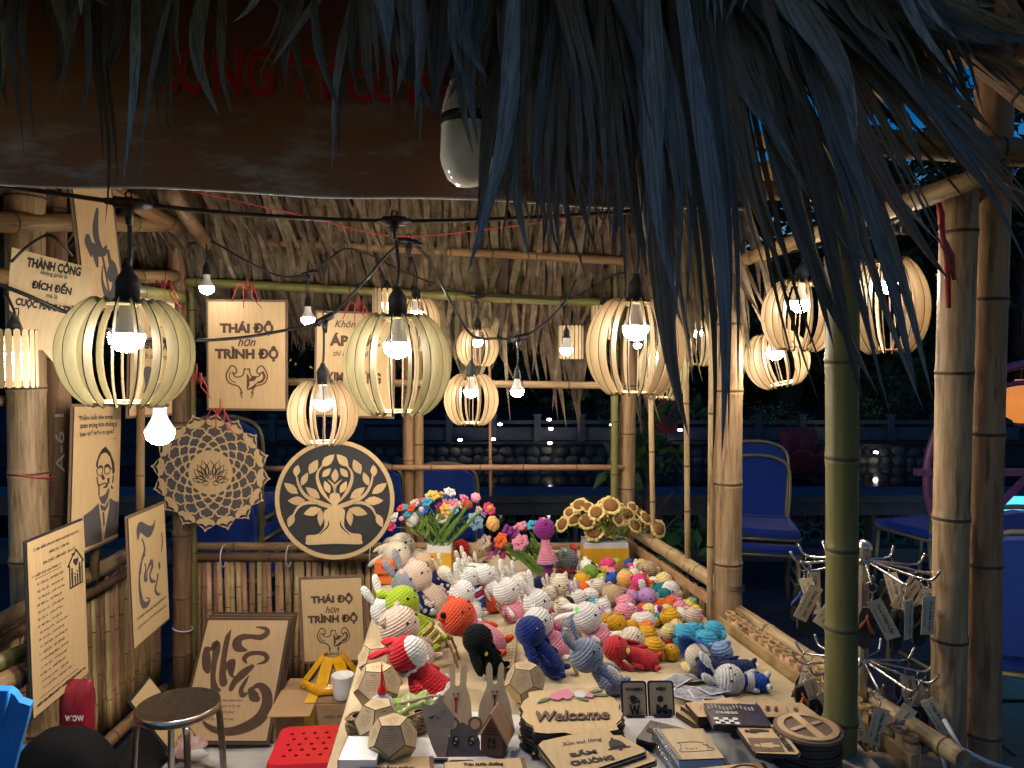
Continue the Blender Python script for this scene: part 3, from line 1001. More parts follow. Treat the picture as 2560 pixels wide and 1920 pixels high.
# cut hollow ends on the near fence
hol = MB(); hol.lathe([(.0075, 0), (.0165, .0), (.0175, .012), (.0135, .0125), (.0125, .001)], 10)
hm = hol.mesh('cut_end', [M_SPLIT])
n = int(.86 / .036)
for k in range(n):
    p = Vector((WX(2.5) - .03, 2.5, 0)).lerp(Vector((WX(1.64) - .03, 1.64, 0)), (k + .5) / n)
    obj('cut_end', hm, fn).matrix_world = Matrix.Translation((p.x, p.y, .756)) @ Matrix.Rotation(random.uniform(-.2, .2), 4, 'X')
# lashings on the side fence rail
for yv in (2.85, 2.80, 2.62):
    mb = MB()
    mb.tube([(0.0 + .034 * math.cos(a * .45), 0, .034 * math.sin(a * .45)) for a in range(14)], .0016, 5, closed=True)
    o = mb.build('wire_lashing', M_WIRE, fr); o.matrix_world = Matrix.Translation((WX(yv), yv, .805))
# ------------------------------------------------------------------ text helper
BOARD = {}
_txt = {}
def text_mesh(s, bold=0.0, shear=0.0, space=1.0):
    key = (s, bold, shear, space)
    if key not in _txt:
        cu = bpy.data.curves.new('lettering', 'FONT')
        cu.body = s
        cu.size = 1.0
        cu.align_x = 'CENTER'
        cu.offset = bold
        cu.shear = shear
        cu.space_character = space
        cu.resolution_u = 3
        cu.fill_mode = 'FRONT'
        ob = bpy.data.objects.new('lettering', cu)
        me = bpy.data.meshes.new_from_object(ob)
        bpy.data.objects.remove(ob)
        bpy.data.curves.remove(cu)
        if bold > .02:                       # heavier strokes: the outline repeated a little to each side
            V = [v.co.copy() for v in me.vertices]
            Fc = [tuple(p.vertices) for p in me.polygons]
            d = .034
            vs, fs = [], []
            for n_, (dx, dy) in enumerate(((0, 0), (d, 0), (-d, 0), (0, d), (0, -d))):
                fs += [tuple(i + len(vs) for i in f) for f in Fc]
                vs += [(v.x + dx, v.y + dy, n_ * .00012) for v in V]
            me = bpy.data.meshes.new('lettering')
            me.from_pydata(vs, [], fs)
        xs = [v.co.x for v in me.vertices] or [0, 1]
        ys = [v.co.y for v in me.vertices] or [0, 1]
        _txt[key] = (me, min(xs), max(xs), min(ys), max(ys))
    return _txt[key]
def put_text(parent, s, cx, cy, w, h, m, z=.001, bold=.012, shear=0., rot=0., name='lettering', space=1.0, world=None):
    """lettering fitted into a w x h box centred at cx, cy on the local xy plane"""
    me, x0, x1, y0, y1 = text_mesh(s, bold, shear, space)
    me = me.copy()
    sx = w / (x1 - x0) if w else h / (y1 - y0)
    sy = h / (y1 - y0) if h else sx
    if not w:
        sx = sy
    T = Matrix.Translation((cx, cy, z)) @ Matrix.Rotation(rot, 4, 'Z') @ Matrix.Diagonal((sx, sy, 1, 1)) @ Matrix.Translation((-(x0 + x1) / 2, -(y0 + y1) / 2, 0))
    me.transform(T)
    me.materials.clear()
    me.materials.append(m)
    return obj(name, me, BOARD.get(parent.name, parent))

# ------------------------------------------------------------------ banner and the big unlit bulb
M_BAN = bpy.data.materials.new('banner_print')
M_BAN.use_nodes = True
nt = M_BAN.node_tree
b = nt.nodes['Principled BSDF']
b.inputs['Roughness'].default_value = .55
tc = nt.nodes.new('ShaderNodeTexCoord')
mp = nt.nodes.new('ShaderNodeMapping'); mp.inputs['Scale'].default_value = (1.6, 1, 5); mp.inputs['Rotation'].default_value = (0, .5, 0)
nz = nt.nodes.new('ShaderNodeTexNoise'); nz.inputs['Scale'].default_value = 3.2; nz.inputs['Detail'].default_value = 9; nz.inputs['Roughness'].default_value = .7
sx = nt.nodes.new('ShaderNodeSeparateXYZ')
nt.links.new(tc.outputs['Object'], mp.inputs[0]); nt.links.new(mp.outputs[0], nz.inputs['Vector']); nt.links.new(tc.outputs['Object'], sx.inputs[0])
mr = nt.nodes.new('ShaderNodeMapRange'); mr.inputs['From Min'].default_value = .26; mr.inputs['From Max'].default_value = .0
nt.links.new(sx.outputs[2], mr.inputs['Value'])
ad = nt.nodes.new('ShaderNodeMath'); ad.operation = 'MULTIPLY'
r1 = nt.nodes.new('ShaderNodeMapRange'); r1.inputs['From Min'].default_value = .50; r1.inputs['From Max'].default_value = .72
nt.links.new(nz.outputs['Fac'], r1.inputs['Value'])
nt.links.new(r1.outputs[0], ad.inputs[0]); nt.links.new(mr.outputs[0], ad.inputs[1])
mx = nt.nodes.new('ShaderNodeMix'); mx.data_type = 'RGBA'
nt.links.new(ad.outputs[0], mx.inputs[0])
mx.inputs[6].default_value = (.27, .115, .08, 1)
mx.inputs[7].default_value = (.50, .48, .58, 1)
nt.links.new(mx.outputs[2], b.inputs['Base Color'])
A, B = P(-260, 446, 1.56), P(1860, 522, 1.56)
ban = thing('shop_banner', 'dark maroon shop banner with red lettering hanging above the stall', 'banner', A)
mb = MB()
q = B - A
nx_, nz_ = 60, 8
def ban_pt(i, j, dy):
    u, v = i / nx_, j / nz_
    return (q.x * u, dy + .004 * noise.noise(Vector((u * 9, v * 2, 0))) + .002 * math.sin(u * 40), q.z * u + v * (.56 + .06 * u) - .007 * math.sin(u * math.pi * 3) ** 2 * (1 - v))
for dy in (0, .006):
    mb.add([ban_pt(i, j, dy) for j in range(nz_ + 1) for i in range(nx_ + 1)], [(j * (nx_ + 1) + i, j * (nx_ + 1) + i + 1, (j + 1) * (nx_ + 1) + i + 1, (j + 1) * (nx_ + 1) + i) for j in range(nz_) for i in range(nx_)])
mb.build('panel', M_BAN, ban)
mb = MB(); mb.tube([ban_pt(i, 0, -.001) for i in range(nx_ + 1)], .0022, 6); mb.build('white_edge', mat('white_hem', (.75, .75, .75), .6), ban)
M_RED = mat('red_print', (.62, .012, .02), .5)
M_REDO = mat('pale_outline_print', (.40, .20, .17), .5)
inv = ban.matrix_world.inverted()
for s, x0, x1, y0, y1 in (('CÔNG', 372, 686, 84, 240), ('TY', 720, 850, 146, 248), ('CỔ', 872, 998, 128, 258), ('PHẦN', 1024, 1300, 138, 270)):
    a, c = inv @ P(x0, y1, 1.556), inv @ P(x1, y0, 1.556)
    o = put_text(ban, s, 0, 0, c.x - a.x, c.z - a.z, M_RED, 0, .02)
    o.matrix_local = Matrix.Translation(((a.x + c.x) / 2, -.0075, (a.z + c.z) / 2)) @ Matrix.Rotation(math.pi / 2, 4, 'X') @ Matrix.Rotation(-.03, 4, 'Z')
    o = put_text(ban, s, 0, 0, (c.x - a.x) * 1.012, (c.z - a.z) * 1.02, M_REDO, 0, .035)
    o.matrix_local = Matrix.Translation(((a.x + c.x) / 2, -.0062, (a.z + c.z) / 2)) @ Matrix.Rotation(math.pi / 2, 4, 'X') @ Matrix.Rotation(-.03, 4, 'Z')
    o.name = 'letter_outline'
Yb = 1.42
bt = thing('large_bulb', 'large unlit white bulb with black band hanging before the banner', 'bulb', Matrix.Translation(P(1172, 467, Yb)) @ Matrix.Rotation(R(-4), 4, 'Y'))
k = Yb / F
mb = MB(); mb.lathe([(.5 * k, 0), (30 * k, 4 * k), (52 * k, 22 * k), (63 * k, 55 * k), (66 * k, 75 * k), (60 * k, 130 * k), (57 * k, 152 * k)], 32); mb.build('diffuser', M_OFFB, bt)
mb = MB(); mb.lathe([(57 * k, 151 * k), (59 * k, 153 * k), (59 * k, 174 * k), (56 * k, 178 * k)], 32); mb.build('black_band', M_CORD, bt)
mb = MB(); mb.lathe([(55 * k, 178 * k), (46 * k, 214 * k), (32 * k, 244 * k), (28 * k, 260 * k)], 28)
for a in range(20):
    c, s = math.cos(a * math.pi / 10), math.sin(a * math.pi / 10)
    mb.bar((c * 55 * k, s * 55 * k, 180 * k), (c * 34 * k, s * 34 * k, 242 * k), 3 * k, 4 * k, up=(c, s, .4))
mb.build('ribbed_base', M_WHITEP, bt)
mb = MB(); mb.lathe([(28 * k, 260 * k), (28 * k, 330 * k), (12 * k, 340 * k), (4 * k, 345 * k), (4 * k, 520 * k)], 16); mb.build('socket', M_SOCK, bt)

# ------------------------------------------------------------------ string light cables
def cable(label, pts, r, conns=(), name='string_light_cable'):
    """pts: (px, py, Y); conns: indices that carry a T connector"""
    W = [P(*p) for p in pts]
    t = thing(name, label, 'cable', W[0])
    inv = Matrix.Translation(-W[0])
    q = spline([inv @ w for w in W], 8)
    mb = MB(); mb.tube(q, r, 8); mb.build('cord', M_CORD, t)
    for i in conns:
        p = inv @ W[i]
        d = (W[min(i + 1, len(W) - 1)] - W[max(i - 1, 0)]).normalized()
        mb = MB()
        mb.tube([p - d * r * 9, p - d * r * 6, p - d * r * 5.8, p + d * r * 5.8, p + d * r * 6, p + d * r * 9], [r * 1.3, r * 1.6, r * 2.5, r * 2.5, r * 1.6, r * 1.3], 10)
        mb.tube([p, p - Vector((0, 0, r * 5)), p - Vector((0, 0, r * 9))], [r * 2.6, r * 1.9, r * 1.3], 10)
        mb.tube([p + Vector((r * 1.4 * math.cos(a * .6), 0, r * 3.6 + r * 1.4 * math.sin(a * .6))) for a in range(11)], r * .45, 6)
        mb.build('connector', M_CORD, t)
    return t
cable('thick black festoon cable just under the banner edge', [(-150, 440, 1.62), (150, 485, 1.64), (322, 508, 1.66), (640, 538, 1.8), (985, 553, 1.96), (1300, 545, 2.0), (1590, 527, 2.0), (1740, 500, 2.0)], .0052, (2, 4))
cable('black cable arching to a peak in front of the back thatch', [(330, 855, 2.3), (560, 848, 2.5), (690, 830, 2.65), (812, 798, 2.75), (900, 715, 2.75), (975, 630, 2.75), (1022, 605, 2.75), (1072, 650, 2.8), (1130, 760, 2.9), (1180, 838, 3.1), (1240, 846, 3.2), (1297, 845, 3.2), (1360, 810, 3.2), (1412, 755, 3.2), (1440, 700, 3.2)], .0055, (3, 6, 11))
cable('thin black cable sagging along the upper cross bar', [(475, 610, 3.35), (530, 605, 3.35), (620, 655, 3.35), (700, 690, 3.35), (770, 684, 3.35), (820, 650, 3.35), (865, 622, 3.4), (930, 640, 3.42), (985, 668, 3.42), (1100, 715, 3.42), (1190, 738, 3.42), (1320, 745, 3.42), (1430, 745, 3.42), (1530, 690, 3.42), (1590, 680, 3.4)], .0045, (4, 10))
cable('black cable crossing the white plaque near the edge of the view', [(-60, 690, 1.9), (60, 735, 1.95), (150, 775, 2.0), (235, 805, 2.05), (330, 855, 2.25)], .0052)
cable('short dark cable running up to the tied hook by the white plaque', [(28, 655, 2.05), (70, 615, 2.05), (118, 588, 2.05), (150, 605, 2.05), (180, 640, 2.1)], .004)
cable('cable strung along the open side beam to the lanterns', [(1590, 680, 3.2), (1760, 690, 2.9), (1930, 640, 2.5), (2120, 600, 2.1), (2260, 540, 1.9), (2420, 450, 1.7)], .005, (3, 4))
# thin red string under the banner
w = thing('red_string', 'thin red plastic string sagging below the banner', 'string', P(480, 478, 2.3))
mb = MB(); mb.tube([p - w.location for p in spline([P(480, 478, 2.3), P(740, 535, 2.4), P(985, 590, 2.5), P(1240, 570, 2.5), P(1420, 545, 2.5)], 6)], .0022, 5); mb.build('strand', M_STRING, w)

# ------------------------------------------------------------------ bulbs and lanterns
def bulb_parts(t, top, s, m, down=True):
    """LED bulb hanging from local point top; s = globe radius"""
    x, y_, z = top
    T = Matrix.Translation((x, y_, z))
    mb = MB(); mb.lathe([(s * .45, 0), (s * .46, -s * .5), (s * .6, -s * .9), (s * .86, -s * 1.35), (s * .98, -s * 1.62)], 16, T); bb = mb.build('bulb_base', M_BULBW, t)
    mb = MB(); mb.lathe([(s * .98, -s * 1.62), (s * 1.0, -s * 1.88), (s * .88, -s * 2.3), (s * .5, -s * 2.64), (.0005, -s * 2.75)], 12, T); mb.build('globe', m, bb)
def socket_parts(t, base, top, s):
    """socket whose lower rim is at base, cord up to local point top"""
    x, y_, z = base
    T = Matrix.Translation((x, y_, z))
    mb = MB(); mb.lathe([(s * .9, -s * .1), (s * 1.12, 0), (s * 1.12, s * .2), (s * .92, s * .3), (s * .92, s * 1.6), (s * .8, s * 2.0), (s * .4, s * 2.6), (s * .28, s * 3.0)], 14, T)
    mb.ell((x + s * 1.05, y_, z + s * .1), s * .22, 6, 4); mb.ell((x - s * 1.05, y_, z + s * .1), s * .22, 6, 4)
    mb.build('socket', M_SOCK, t)
    mb = MB(); mb.tube(spline([Vector((x, y_, z + s * 2.9)), Vector((x + s * .15, y_, lerp(z, top[2], .5))), Vector(top)], 5), s * .2, 6); mb.build('drop_cord', M_CORD, t)
def bare_bulb(label, px, py, rpx, Y, top_px, m=None):
    k = Y / F
    s = rpx * k
    gz = P(px, py, Y)
    org = gz + Vector((0, 0, s * 1.95))
    t = thing('light_bulb', label, 'bulb', org, 'bare bulbs on the festoon cables')
    bulb_parts(t, (0, 0, 0), s, m or M_GLOBEW)
    socket_parts(t, (0, 0, s * .05), P(*top_px, Y) - org, s * .55)
    return t
_fin = {}
def fin_mesh(Rr, H, wd, m):
    key = (round(Rr, 3), round(H, 3), m.name)
    if key in _fin:
        return _fin[key]
    mb = MB(); mb.smooth = False
    n, th = 15, .0028
    out, inn = [], []
    for i in range(n + 1):
        a = lerp(-1.12, 1.12, i / n)
        zz = math.sin(a) / math.sin(1.12) * H / 2
        ro = Rr * math.cos(a * .93)
        out.append((ro, zz))
        wv = wd * (.62 + .38 * math.cos(a * 1.35))
        inn.append((ro - wv, zz * (1 - wv / Rr * .35)))
    vs = []
    for y_ in (-th / 2, th / 2):
        vs += [(x, y_, z) for x, z in out] + [(x, y_, z) for x, z in inn]
    N = n + 1
    f0, f1 = [], []
    for i in range(n):
        f0.append((i, N + i, N + i + 1, i + 1))
        f0.append((2 * N + i, 2 * N + i + 1, 3 * N + i + 1, 3 * N + i))
        f1.append((i, i + 1, 2 * N + i + 1, 2 * N + i))
        f1.append((N + i, 3 * N + i, 3 * N + i + 1, N + i + 1))
    f1 += [(0, 2 * N, 3 * N, N), (n, N + n, 3 * N + n, 2 * N + n)]
    mb.add(vs, f0, 0)
    mb.add(vs, f1, 1)
    me = mb.mesh('slat', [m, M_BURN])
    _fin[key] = me
    return me
def ball_lantern(label, px, py, dpx, hpx, Y, top_px, m=None, tilt=0., bulb=.115, n=18, rot=0., glow=None):
    k = Y / F
    Rr, H = dpx * k / 2, hpx * k
    m = m or M_PLYL
    c = P(px, py, Y)
    t = thing('ball_lantern', label, 'lantern', Matrix.Translation(c) @ Matrix.Rotation(tilt, 4, 'Y'), 'slatted wooden lanterns')
    me = fin_mesh(Rr, H, Rr * .20, m)
    rr = Rr * math.cos(1.12 * .93)
    for i in range(n):
        a = 2 * math.pi * i / n + rot
        M = Matrix.Rotation(a, 4, 'Z') @ Matrix.Translation((Rr * .12, 0, 0)) @ Matrix.Rotation(R(20) + .05 * math.sin(i * 7.3), 4, 'Z') @ Matrix.Translation((-Rr * .12, 0, 0))
        obj('slat', me, t, M)
    for z, nm in ((H / 2 - .012, 'top_ring'), (-H / 2 + .010, 'bottom_ring')):
        mb = MB(); mb.ring((0, 0), rr * .62 if z < 0 else rr * .30, rr * 1.0, z - .0015, z + .0015, 32); mb.build(nm, [m], t)
    s = Rr * bulb / .5 if bulb < .2 else bulb
    s = min(max(s * 1.15, .024), .039)
    bulb_parts(t, (0, 0, H / 2 - .016), s, glow or M_GLOBE)
    inv = t.matrix_world.inverted()
    socket_parts(t, (0, 0, H / 2 - .008), inv @ P(*top_px, Y), s * .72)
    return t
ball_lantern('big yellowish slatted ball lantern in front of the plaque wall', 316, 882, 322, 270, 1.70, (324, 520), M_PLYY, R(2), n=18, rot=.1)
ball_lantern('big yellowish slatted ball lantern in front of the middle posts', 994, 911, 270, 254, 2.0, (985, 560), M_PLYY, 0, n=18, rot=.25)
ball_lantern('pale slatted ball lantern hanging just above the tree of life disc', 808, 1032, 178, 160, 2.75, (810, 810), M_PLYL, 0, rot=.1)
ball_lantern('large slatted ball lantern half covered by dark palm leaves', 1588, 869, 248, 242, 2.12, (1590, 535), M_PLYL, R(1), rot=.3)
ball_lantern('slatted ball lantern hidden behind the large leaf covered one', 1658, 925, 128, 150, 2.9, (1660, 690), M_PLYY, 0, rot=.1)
ball_lantern('small pale ball lantern lowest over the pond view', 1178, 999, 138, 128, 3.15, (1180, 850), M_PLYL, 0, rot=.2)
ball_lantern('smallest ball lantern under the lower cross bar', 1194, 868, 106, 97, 3.4, (1194, 735), M_PLYL, 0, rot=.4)
ball_lantern('yellowish ball lantern peeping out beside the pale fence post', 1742, 855, 100, 122, 3.15, (1745, 690), M_PLYY, 0, rot=0)
ball_lantern('tilted ball lantern lowest of three on the open side', 1942, 899, 160, 138, 2.5, (1925, 660), M_PLYL, R(-14), rot=.2)
ball_lantern('ball lantern between the tilted one and the green post', 1998, 790, 184, 178, 2.25, (2000, 600), M_PLYL, R(3), rot=.15)
ball_lantern('tall ball lantern right of the green bamboo post', 2218, 766, 196, 236, 2.0, (2222, 560), M_PLYL, R(-3), rot=.35)
ball_lantern('ball lantern half behind the big one at the middle posts', 1040, 812, 122, 138, 2.95, (1022, 620), M_PLYL, 0, rot=.1)
def stick_lantern(label, px, py, wpx, hpx, Y, top_px, lit=True):
    k = Y / F
    Rr, H = wpx * k / 2, hpx * k
    t = thing('stick_lantern', label, 'lantern', P(px, py, Y), 'round lanterns of upright wooden sticks')
    mb = MB(); mb.smooth = False
    w = 2 * math.pi * Rr / 18 * .82
    pts = [(w / 2 * math.cos(a), H / 2 - w / 2 + w / 2 * math.sin(a)) for a in [i * math.pi / 6 for i in range(7)]]
    pts += [(-x, -z) for x, z in pts]
    mb.poly(pts, -.0015, .0015, 1)
    me = mb.mesh('stick', [M_PLYL, M_BURN])
    for i in range(18):
        a = 2 * math.pi * i / 18
        obj('stick', me, t, Matrix.Rotation(a, 4, 'Z') @ Matrix.Translation((0, -Rr, 0)) @ Matrix.Rotation(math.pi / 2, 4, 'X'))
    for z, nm in ((H * .38, 'top_ring'), (-H * .38, 'bottom_ring')):
        mb = MB(); mb.ring((0, 0), Rr * .25 if z > 0 else Rr * .7, Rr * .97, z - .0015, z + .0015, 24); mb.build(nm, M_PLYL, t)
    if lit:
        s = min(.024, Rr * .5)
        bulb_parts(t, (0, 0, H * .36), s, M_GLOBE)
        socket_parts(t, (0, 0, H * .39), P(*top_px, Y) - t.location, s * .7)
    return t
stick_lantern('cylindrical stick lantern cut by the edge of the view beside the white plaque', 36, 896, 100, 146, 1.95, (10, 720))
stick_lantern('cylindrical stick lantern behind the big middle ball lantern', 968, 765, 72, 84, 3.2, (968, 700))
stick_lantern('cylindrical stick lantern with a bare bulb hanging before it', 1428, 856, 60, 84, 3.35, (1432, 755), False)
stick_lantern('cylindrical stick lantern behind the leaf covered ball lantern', 1508, 806, 56, 84, 3.2, (1508, 730))
bare_bulb('small bare bulb before the green cross bar above the big attitude plaque', 517, 722, 18, 3.2, (516, 610))
bare_bulb('small bare bulb just left of the pressure plaque', 770, 800, 17, 3.2, (770, 690))
bare_bulb('big bare bulb lighting the edge of the lotus mandala', 400, 1085, 35, 1.95, (396, 985), M_GLOBEB)
bare_bulb('bare bulb hanging lowest, before the dark pond', 1293, 980, 17, 3.0, (1293, 850))
bare_bulb('bare bulb in front of the stick lantern', 1416, 876, 16, 3.1, (1416, 760))
bare_bulb('small bare bulb seen through the leaf covered lantern', 1594, 864, 10, 3.3, (1594, 760))
# grey unlit sockets hanging near the open side
for px, py, lab in ((2255, 590, 'empty grey bulb socket hanging by the red string'), (2165, 600, 'empty grey bulb socket hanging beside the green post')):
    t = thing('bulb_socket', lab, 'socket', P(px, py, 1.95))
    mb = MB(); mb.lathe([(.022, 0), (.025, .004), (.024, .05), (.014, .062), (.004, .068)], 16); mb.build('shell', M_SOCK, t)
    mb = MB(); mb.tube([(0, 0, .06), (0, 0, .2)], .003, 6); mb.build('drop_cord', M_CORD, t)

# ------------------------------------------------------------------ plaques
def sign(name, label, cat, lt, rt, lb, rb, Y, back=.010, m=None, mback=None, th=.004, group=None, hang=None, outline=None):
    Mx, w, h = quad_frame(lt, rt, lb, rb, Y)
    t = thing(name, label, cat, Mx, group)
    mb = MB(); mb.smooth = False
    if outline:
        pts = [(p.x, p.y) for p in (onplane(Mx, *q) for q in outline)]
        mb.poly(pts, -th, 0, 1)
    else:
        mb.poly([(-w / 2, -h / 2), (w / 2, -h / 2), (w / 2, h / 2), (-w / 2, h / 2)], -th, 0, 1)
    BOARD[t.name] = mb.build('board', [m or M_PLY, M_BURN], t)
    if back and not outline:
        b2 = back
        mb = MB(); mb.poly([(-w / 2 - b2, -h / 2 - b2), (w / 2 + b2, -h / 2 - b2), (w / 2 + b2, h / 2 + b2), (-w / 2 - b2, h / 2 + b2)], -th * 2.2, -th - .0006); mb.build('backing', mback or M_MDF, t)
    t['w'], t['h'] = w, h
    return t, Mx, w, h
def art(t, Mx, strokes, m, Y, z=.0012, name='carved_stroke', k=4):
    for pts in strokes:
        q = [onplane(Mx, p[0], p[1]) for p in pts]
        mb = MB()
        mb.ribbon([(a.x, a.y) for a in q], [p[2] / F * Y for p in pts], .0002, z, k)
        mb.build(name, m, BOARD.get(t.name, t))
        z += .00025
def shape(t, Mx, pts, m, z=.0012, name='carved_shape', smooth=0):
    q = [onplane(Mx, *p) for p in pts]
    if smooth:
        c = [Vector((a.x, a.y, 0)) for a in q]
        c = spline(c + [c[0]], smooth)[:-1]
    else:
        c = q
    mb = MB(); mb.poly([(a.x, a.y) for a in c], .0002, z); mb.build(name, m, BOARD.get(t.name, t))
def lines(t, w, h, rows, m, **kw):
    for s, cx, cy, tw, th, *o in rows:
        kk = dict(kw)
        if o:
            kk.update(o[0])
        put_text(t, s, (cx - .5) * w, (.5 - cy) * h, tw * w, th * h if th else None, kk.pop('m', m), **kk)

def attitude(label, *a, **k):
    t, Mx, w, h = sign('motto_plaque', label, 'plaque', *a, **k)
    lines(t, w, h, [('THÁI ĐỘ', .5, .245, .70, .145, dict(bold=.024)), ('hơn', .5, .375, .235, .085, dict(shear=.35, bold=.02)), ('TRÌNH ĐỘ', .5, .485, .83, .15, dict(bold=.024))], M_BROWN)
    def at_(x, y):
        return ((x - .5) * w, (.5 - y) * h)
    for sgn in (-1, 1):
        for pts, wd in (([(.06, .86), (.10, .80), (.16, .78), (.23, .76), (.27, .70), (.245, .645), (.20, .60), (.15, .615), (.13, .655), (.165, .675), (.185, .66)], .016),
                        ([(.185, .665), (.15, .70), (.10, .705), (.05, .685), (.035, .64), (.03, .625)], .014), ([(.0, .63), (.02, .63)], .014), ([(.21, .66), (.23, .70), (.20, .74), (.15, .755)], .010 if sgn < 0 else .03),
                        ([(.06, .90), (.085, .85)], .012)):
            mb = MB(); mb.ribbon([at_(.5 + sgn * p[0], p[1]) for p in pts], [wd * w] * len(pts), .0002, .0013, 4); mb.build('engraved_line', M_BROWN, BOARD[t.name])
    mb = MB(); mb.poly([at_(.5, .67), at_(.5, .83), at_(.535, .78), at_(.53, .70)], .0002, .0012); mb.ribbon([at_(.53, .74), at_(.58, .72), at_(.62, .70)], [.02 * w, .06 * w, .02 * w], .0002, .0014); mb.ribbon([at_(.52, .82), at_(.58, .80), at_(.63, .76)], [.02 * w, .03 * w, .01 * w], .0002, .0015); mb.build('engraved_muscle', M_BROWN, BOARD[t.name])
    return t
attitude('large THÁI ĐỘ plaque hanging from the green cross bar', (521, 753), (713, 756), (521, 1021), (713, 1021), 3.36)
attitude('small THÁI ĐỘ plaque standing on the yellow taped bundle', (757, 1449), (906, 1445), (757, 1655), (908, 1648), 2.96)
t, Mx, w, h = sign('motto_plaque', 'plaque about pressure half hidden behind the middle ball lanterns', 'plaque', (792, 780), (982, 788), (790, 1038), (982, 1040), 3.42)
lines(t, w, h, [('Không', .40, .115, .34, .09, dict(shear=.35, bold=.012)), ('ÁP LỰC', .5, .27, .66, .16, dict(bold=.024)), ('thì không có', .45, .40, .46, .07, dict(shear=.35)), ('KIM CƯƠNG', .5, .62, .70, .13, dict(bold=.024))], M_BROWN)
# leaning plaque on the far left: THÀNH CÔNG
t, Mx, w, h = sign('motto_plaque', 'pale THÀNH CÔNG plaque with a wavy cut lower edge', 'plaque', (30, 618), (233, 672), (24, 790), (220, 836), (2.12, 2.24), m=M_PLYL,
                   outline=[(30, 618), (233, 672), (226, 750), (214, 810), (190, 865), (150, 900), (132, 905), (108, 876), (86, 872), (84, 838), (58, 822), (46, 790), (24, 775), (22, 700)])
zz = zoom(0, 440, 4.608)
def trow(s, x0, y0, x1, y1, hh, **kw):
    a, b_ = onplane(Mx, *zz(x0, y0)), onplane(Mx, *zz(x1, y1))
    put_text(t, s, (a.x + b_.x) / 2, (a.y + b_.y) / 2, (b_ - a).length, hh, M_INK, rot=math.atan2(b_.y - a.y, b_.x - a.x), **kw)
trow('THÀNH CÔNG', 312, 975, 935, 1095, .034, bold=.024)
trow('không phải là', 470, 1110, 775, 1170, .017)
trow('ĐÍCH ĐẾN', 370, 1225, 828, 1310, .034, bold=.024)
trow('mà là', 535, 1370, 660, 1390, .014)
trow('CUỘC HÀNH TRÌNH', 180, 1440, 960, 1570, .034, bold=.024)
art(t, Mx, [[(*zz(150, 1528), 1), (*zz(180, 1530), 4), (*zz(215, 1522), 2)], [(*zz(213, 1522), 2), (*zz(214, 1590), 3), (*zz(195, 1650), 2)]], M_INK, 2.1)
# tall calligraphy board
t, Mx, w, h = sign('calligraphy_board', 'tall narrow board with grey brush strokes behind the pale plaque', 'plaque', (189, 440), (281, 452), (206, 770), (304, 770), (2.5, 2.62))
art(t, Mx, [[(*zz(1120, 380), 6), (*zz(1100, 560), 14), (*zz(1110, 720), 15), (*zz(1165, 850), 12)], [(*zz(1010, 690), 10), (*zz(1015, 760), 18), (*zz(1040, 850), 14), (*zz(1050, 920), 5)], [(*zz(1060, 800), 16), (*zz(1120, 860), 26), (*zz(1190, 880), 18), (*zz(1225, 800), 3)],
               [(*zz(1100, 870), 16), (*zz(1105, 950), 12), (*zz(1120, 1040), 6)], [(*zz(1175, 900), 4), (*zz(1210, 1080), 5), (*zz(1255, 1340), 3)], [(*zz(1245, 860), 6), (*zz(1260, 960), 8), (*zz(1290, 1020), 18), (*zz(1325, 1140), 16), (*zz(1325, 1300), 18), (*zz(1270, 1400), 22), (*zz(1205, 1310), 10), (*zz(1175, 1180), 4), (*zz(1180, 1040), 2)],
               [(*zz(1260, 1060), 8), (*zz(1265, 1150), 16), (*zz(1275, 1210), 6)]], M_GREYINK, 2.55)
# plaque seen through the first lantern
t, Mx, w, h = sign('motto_plaque', 'plaque with a dark silhouette seen through the slats of the big lantern', 'plaque', (325, 740), (436, 758), (328, 1038), (430, 1034), (2.95, 3.25))
lines(t, w, h, [('HÃY', .55, .24, .3, .06), ('KIÊN NHẪN', .55, .38, .8, .10, dict(bold=.024)), ('với chính mình', .6, .49, .75, .05, dict(shear=.3))], M_INK)
zc = zoom(0, 600, 3.456)
shape(t, Mx, [zc(1230, 1120), zc(1275, 1090), zc(1320, 1130), zc(1330, 1290), zc(1330, 1330), zc(1240, 1330), zc(1255, 1250)], M_GREYINK, smooth=3)
shape(t, Mx, [zc(1270, 850), zc(1340, 835), zc(1440, 850), zc(1450, 895), zc(1330, 880)], M_GREYINK, smooth=3)
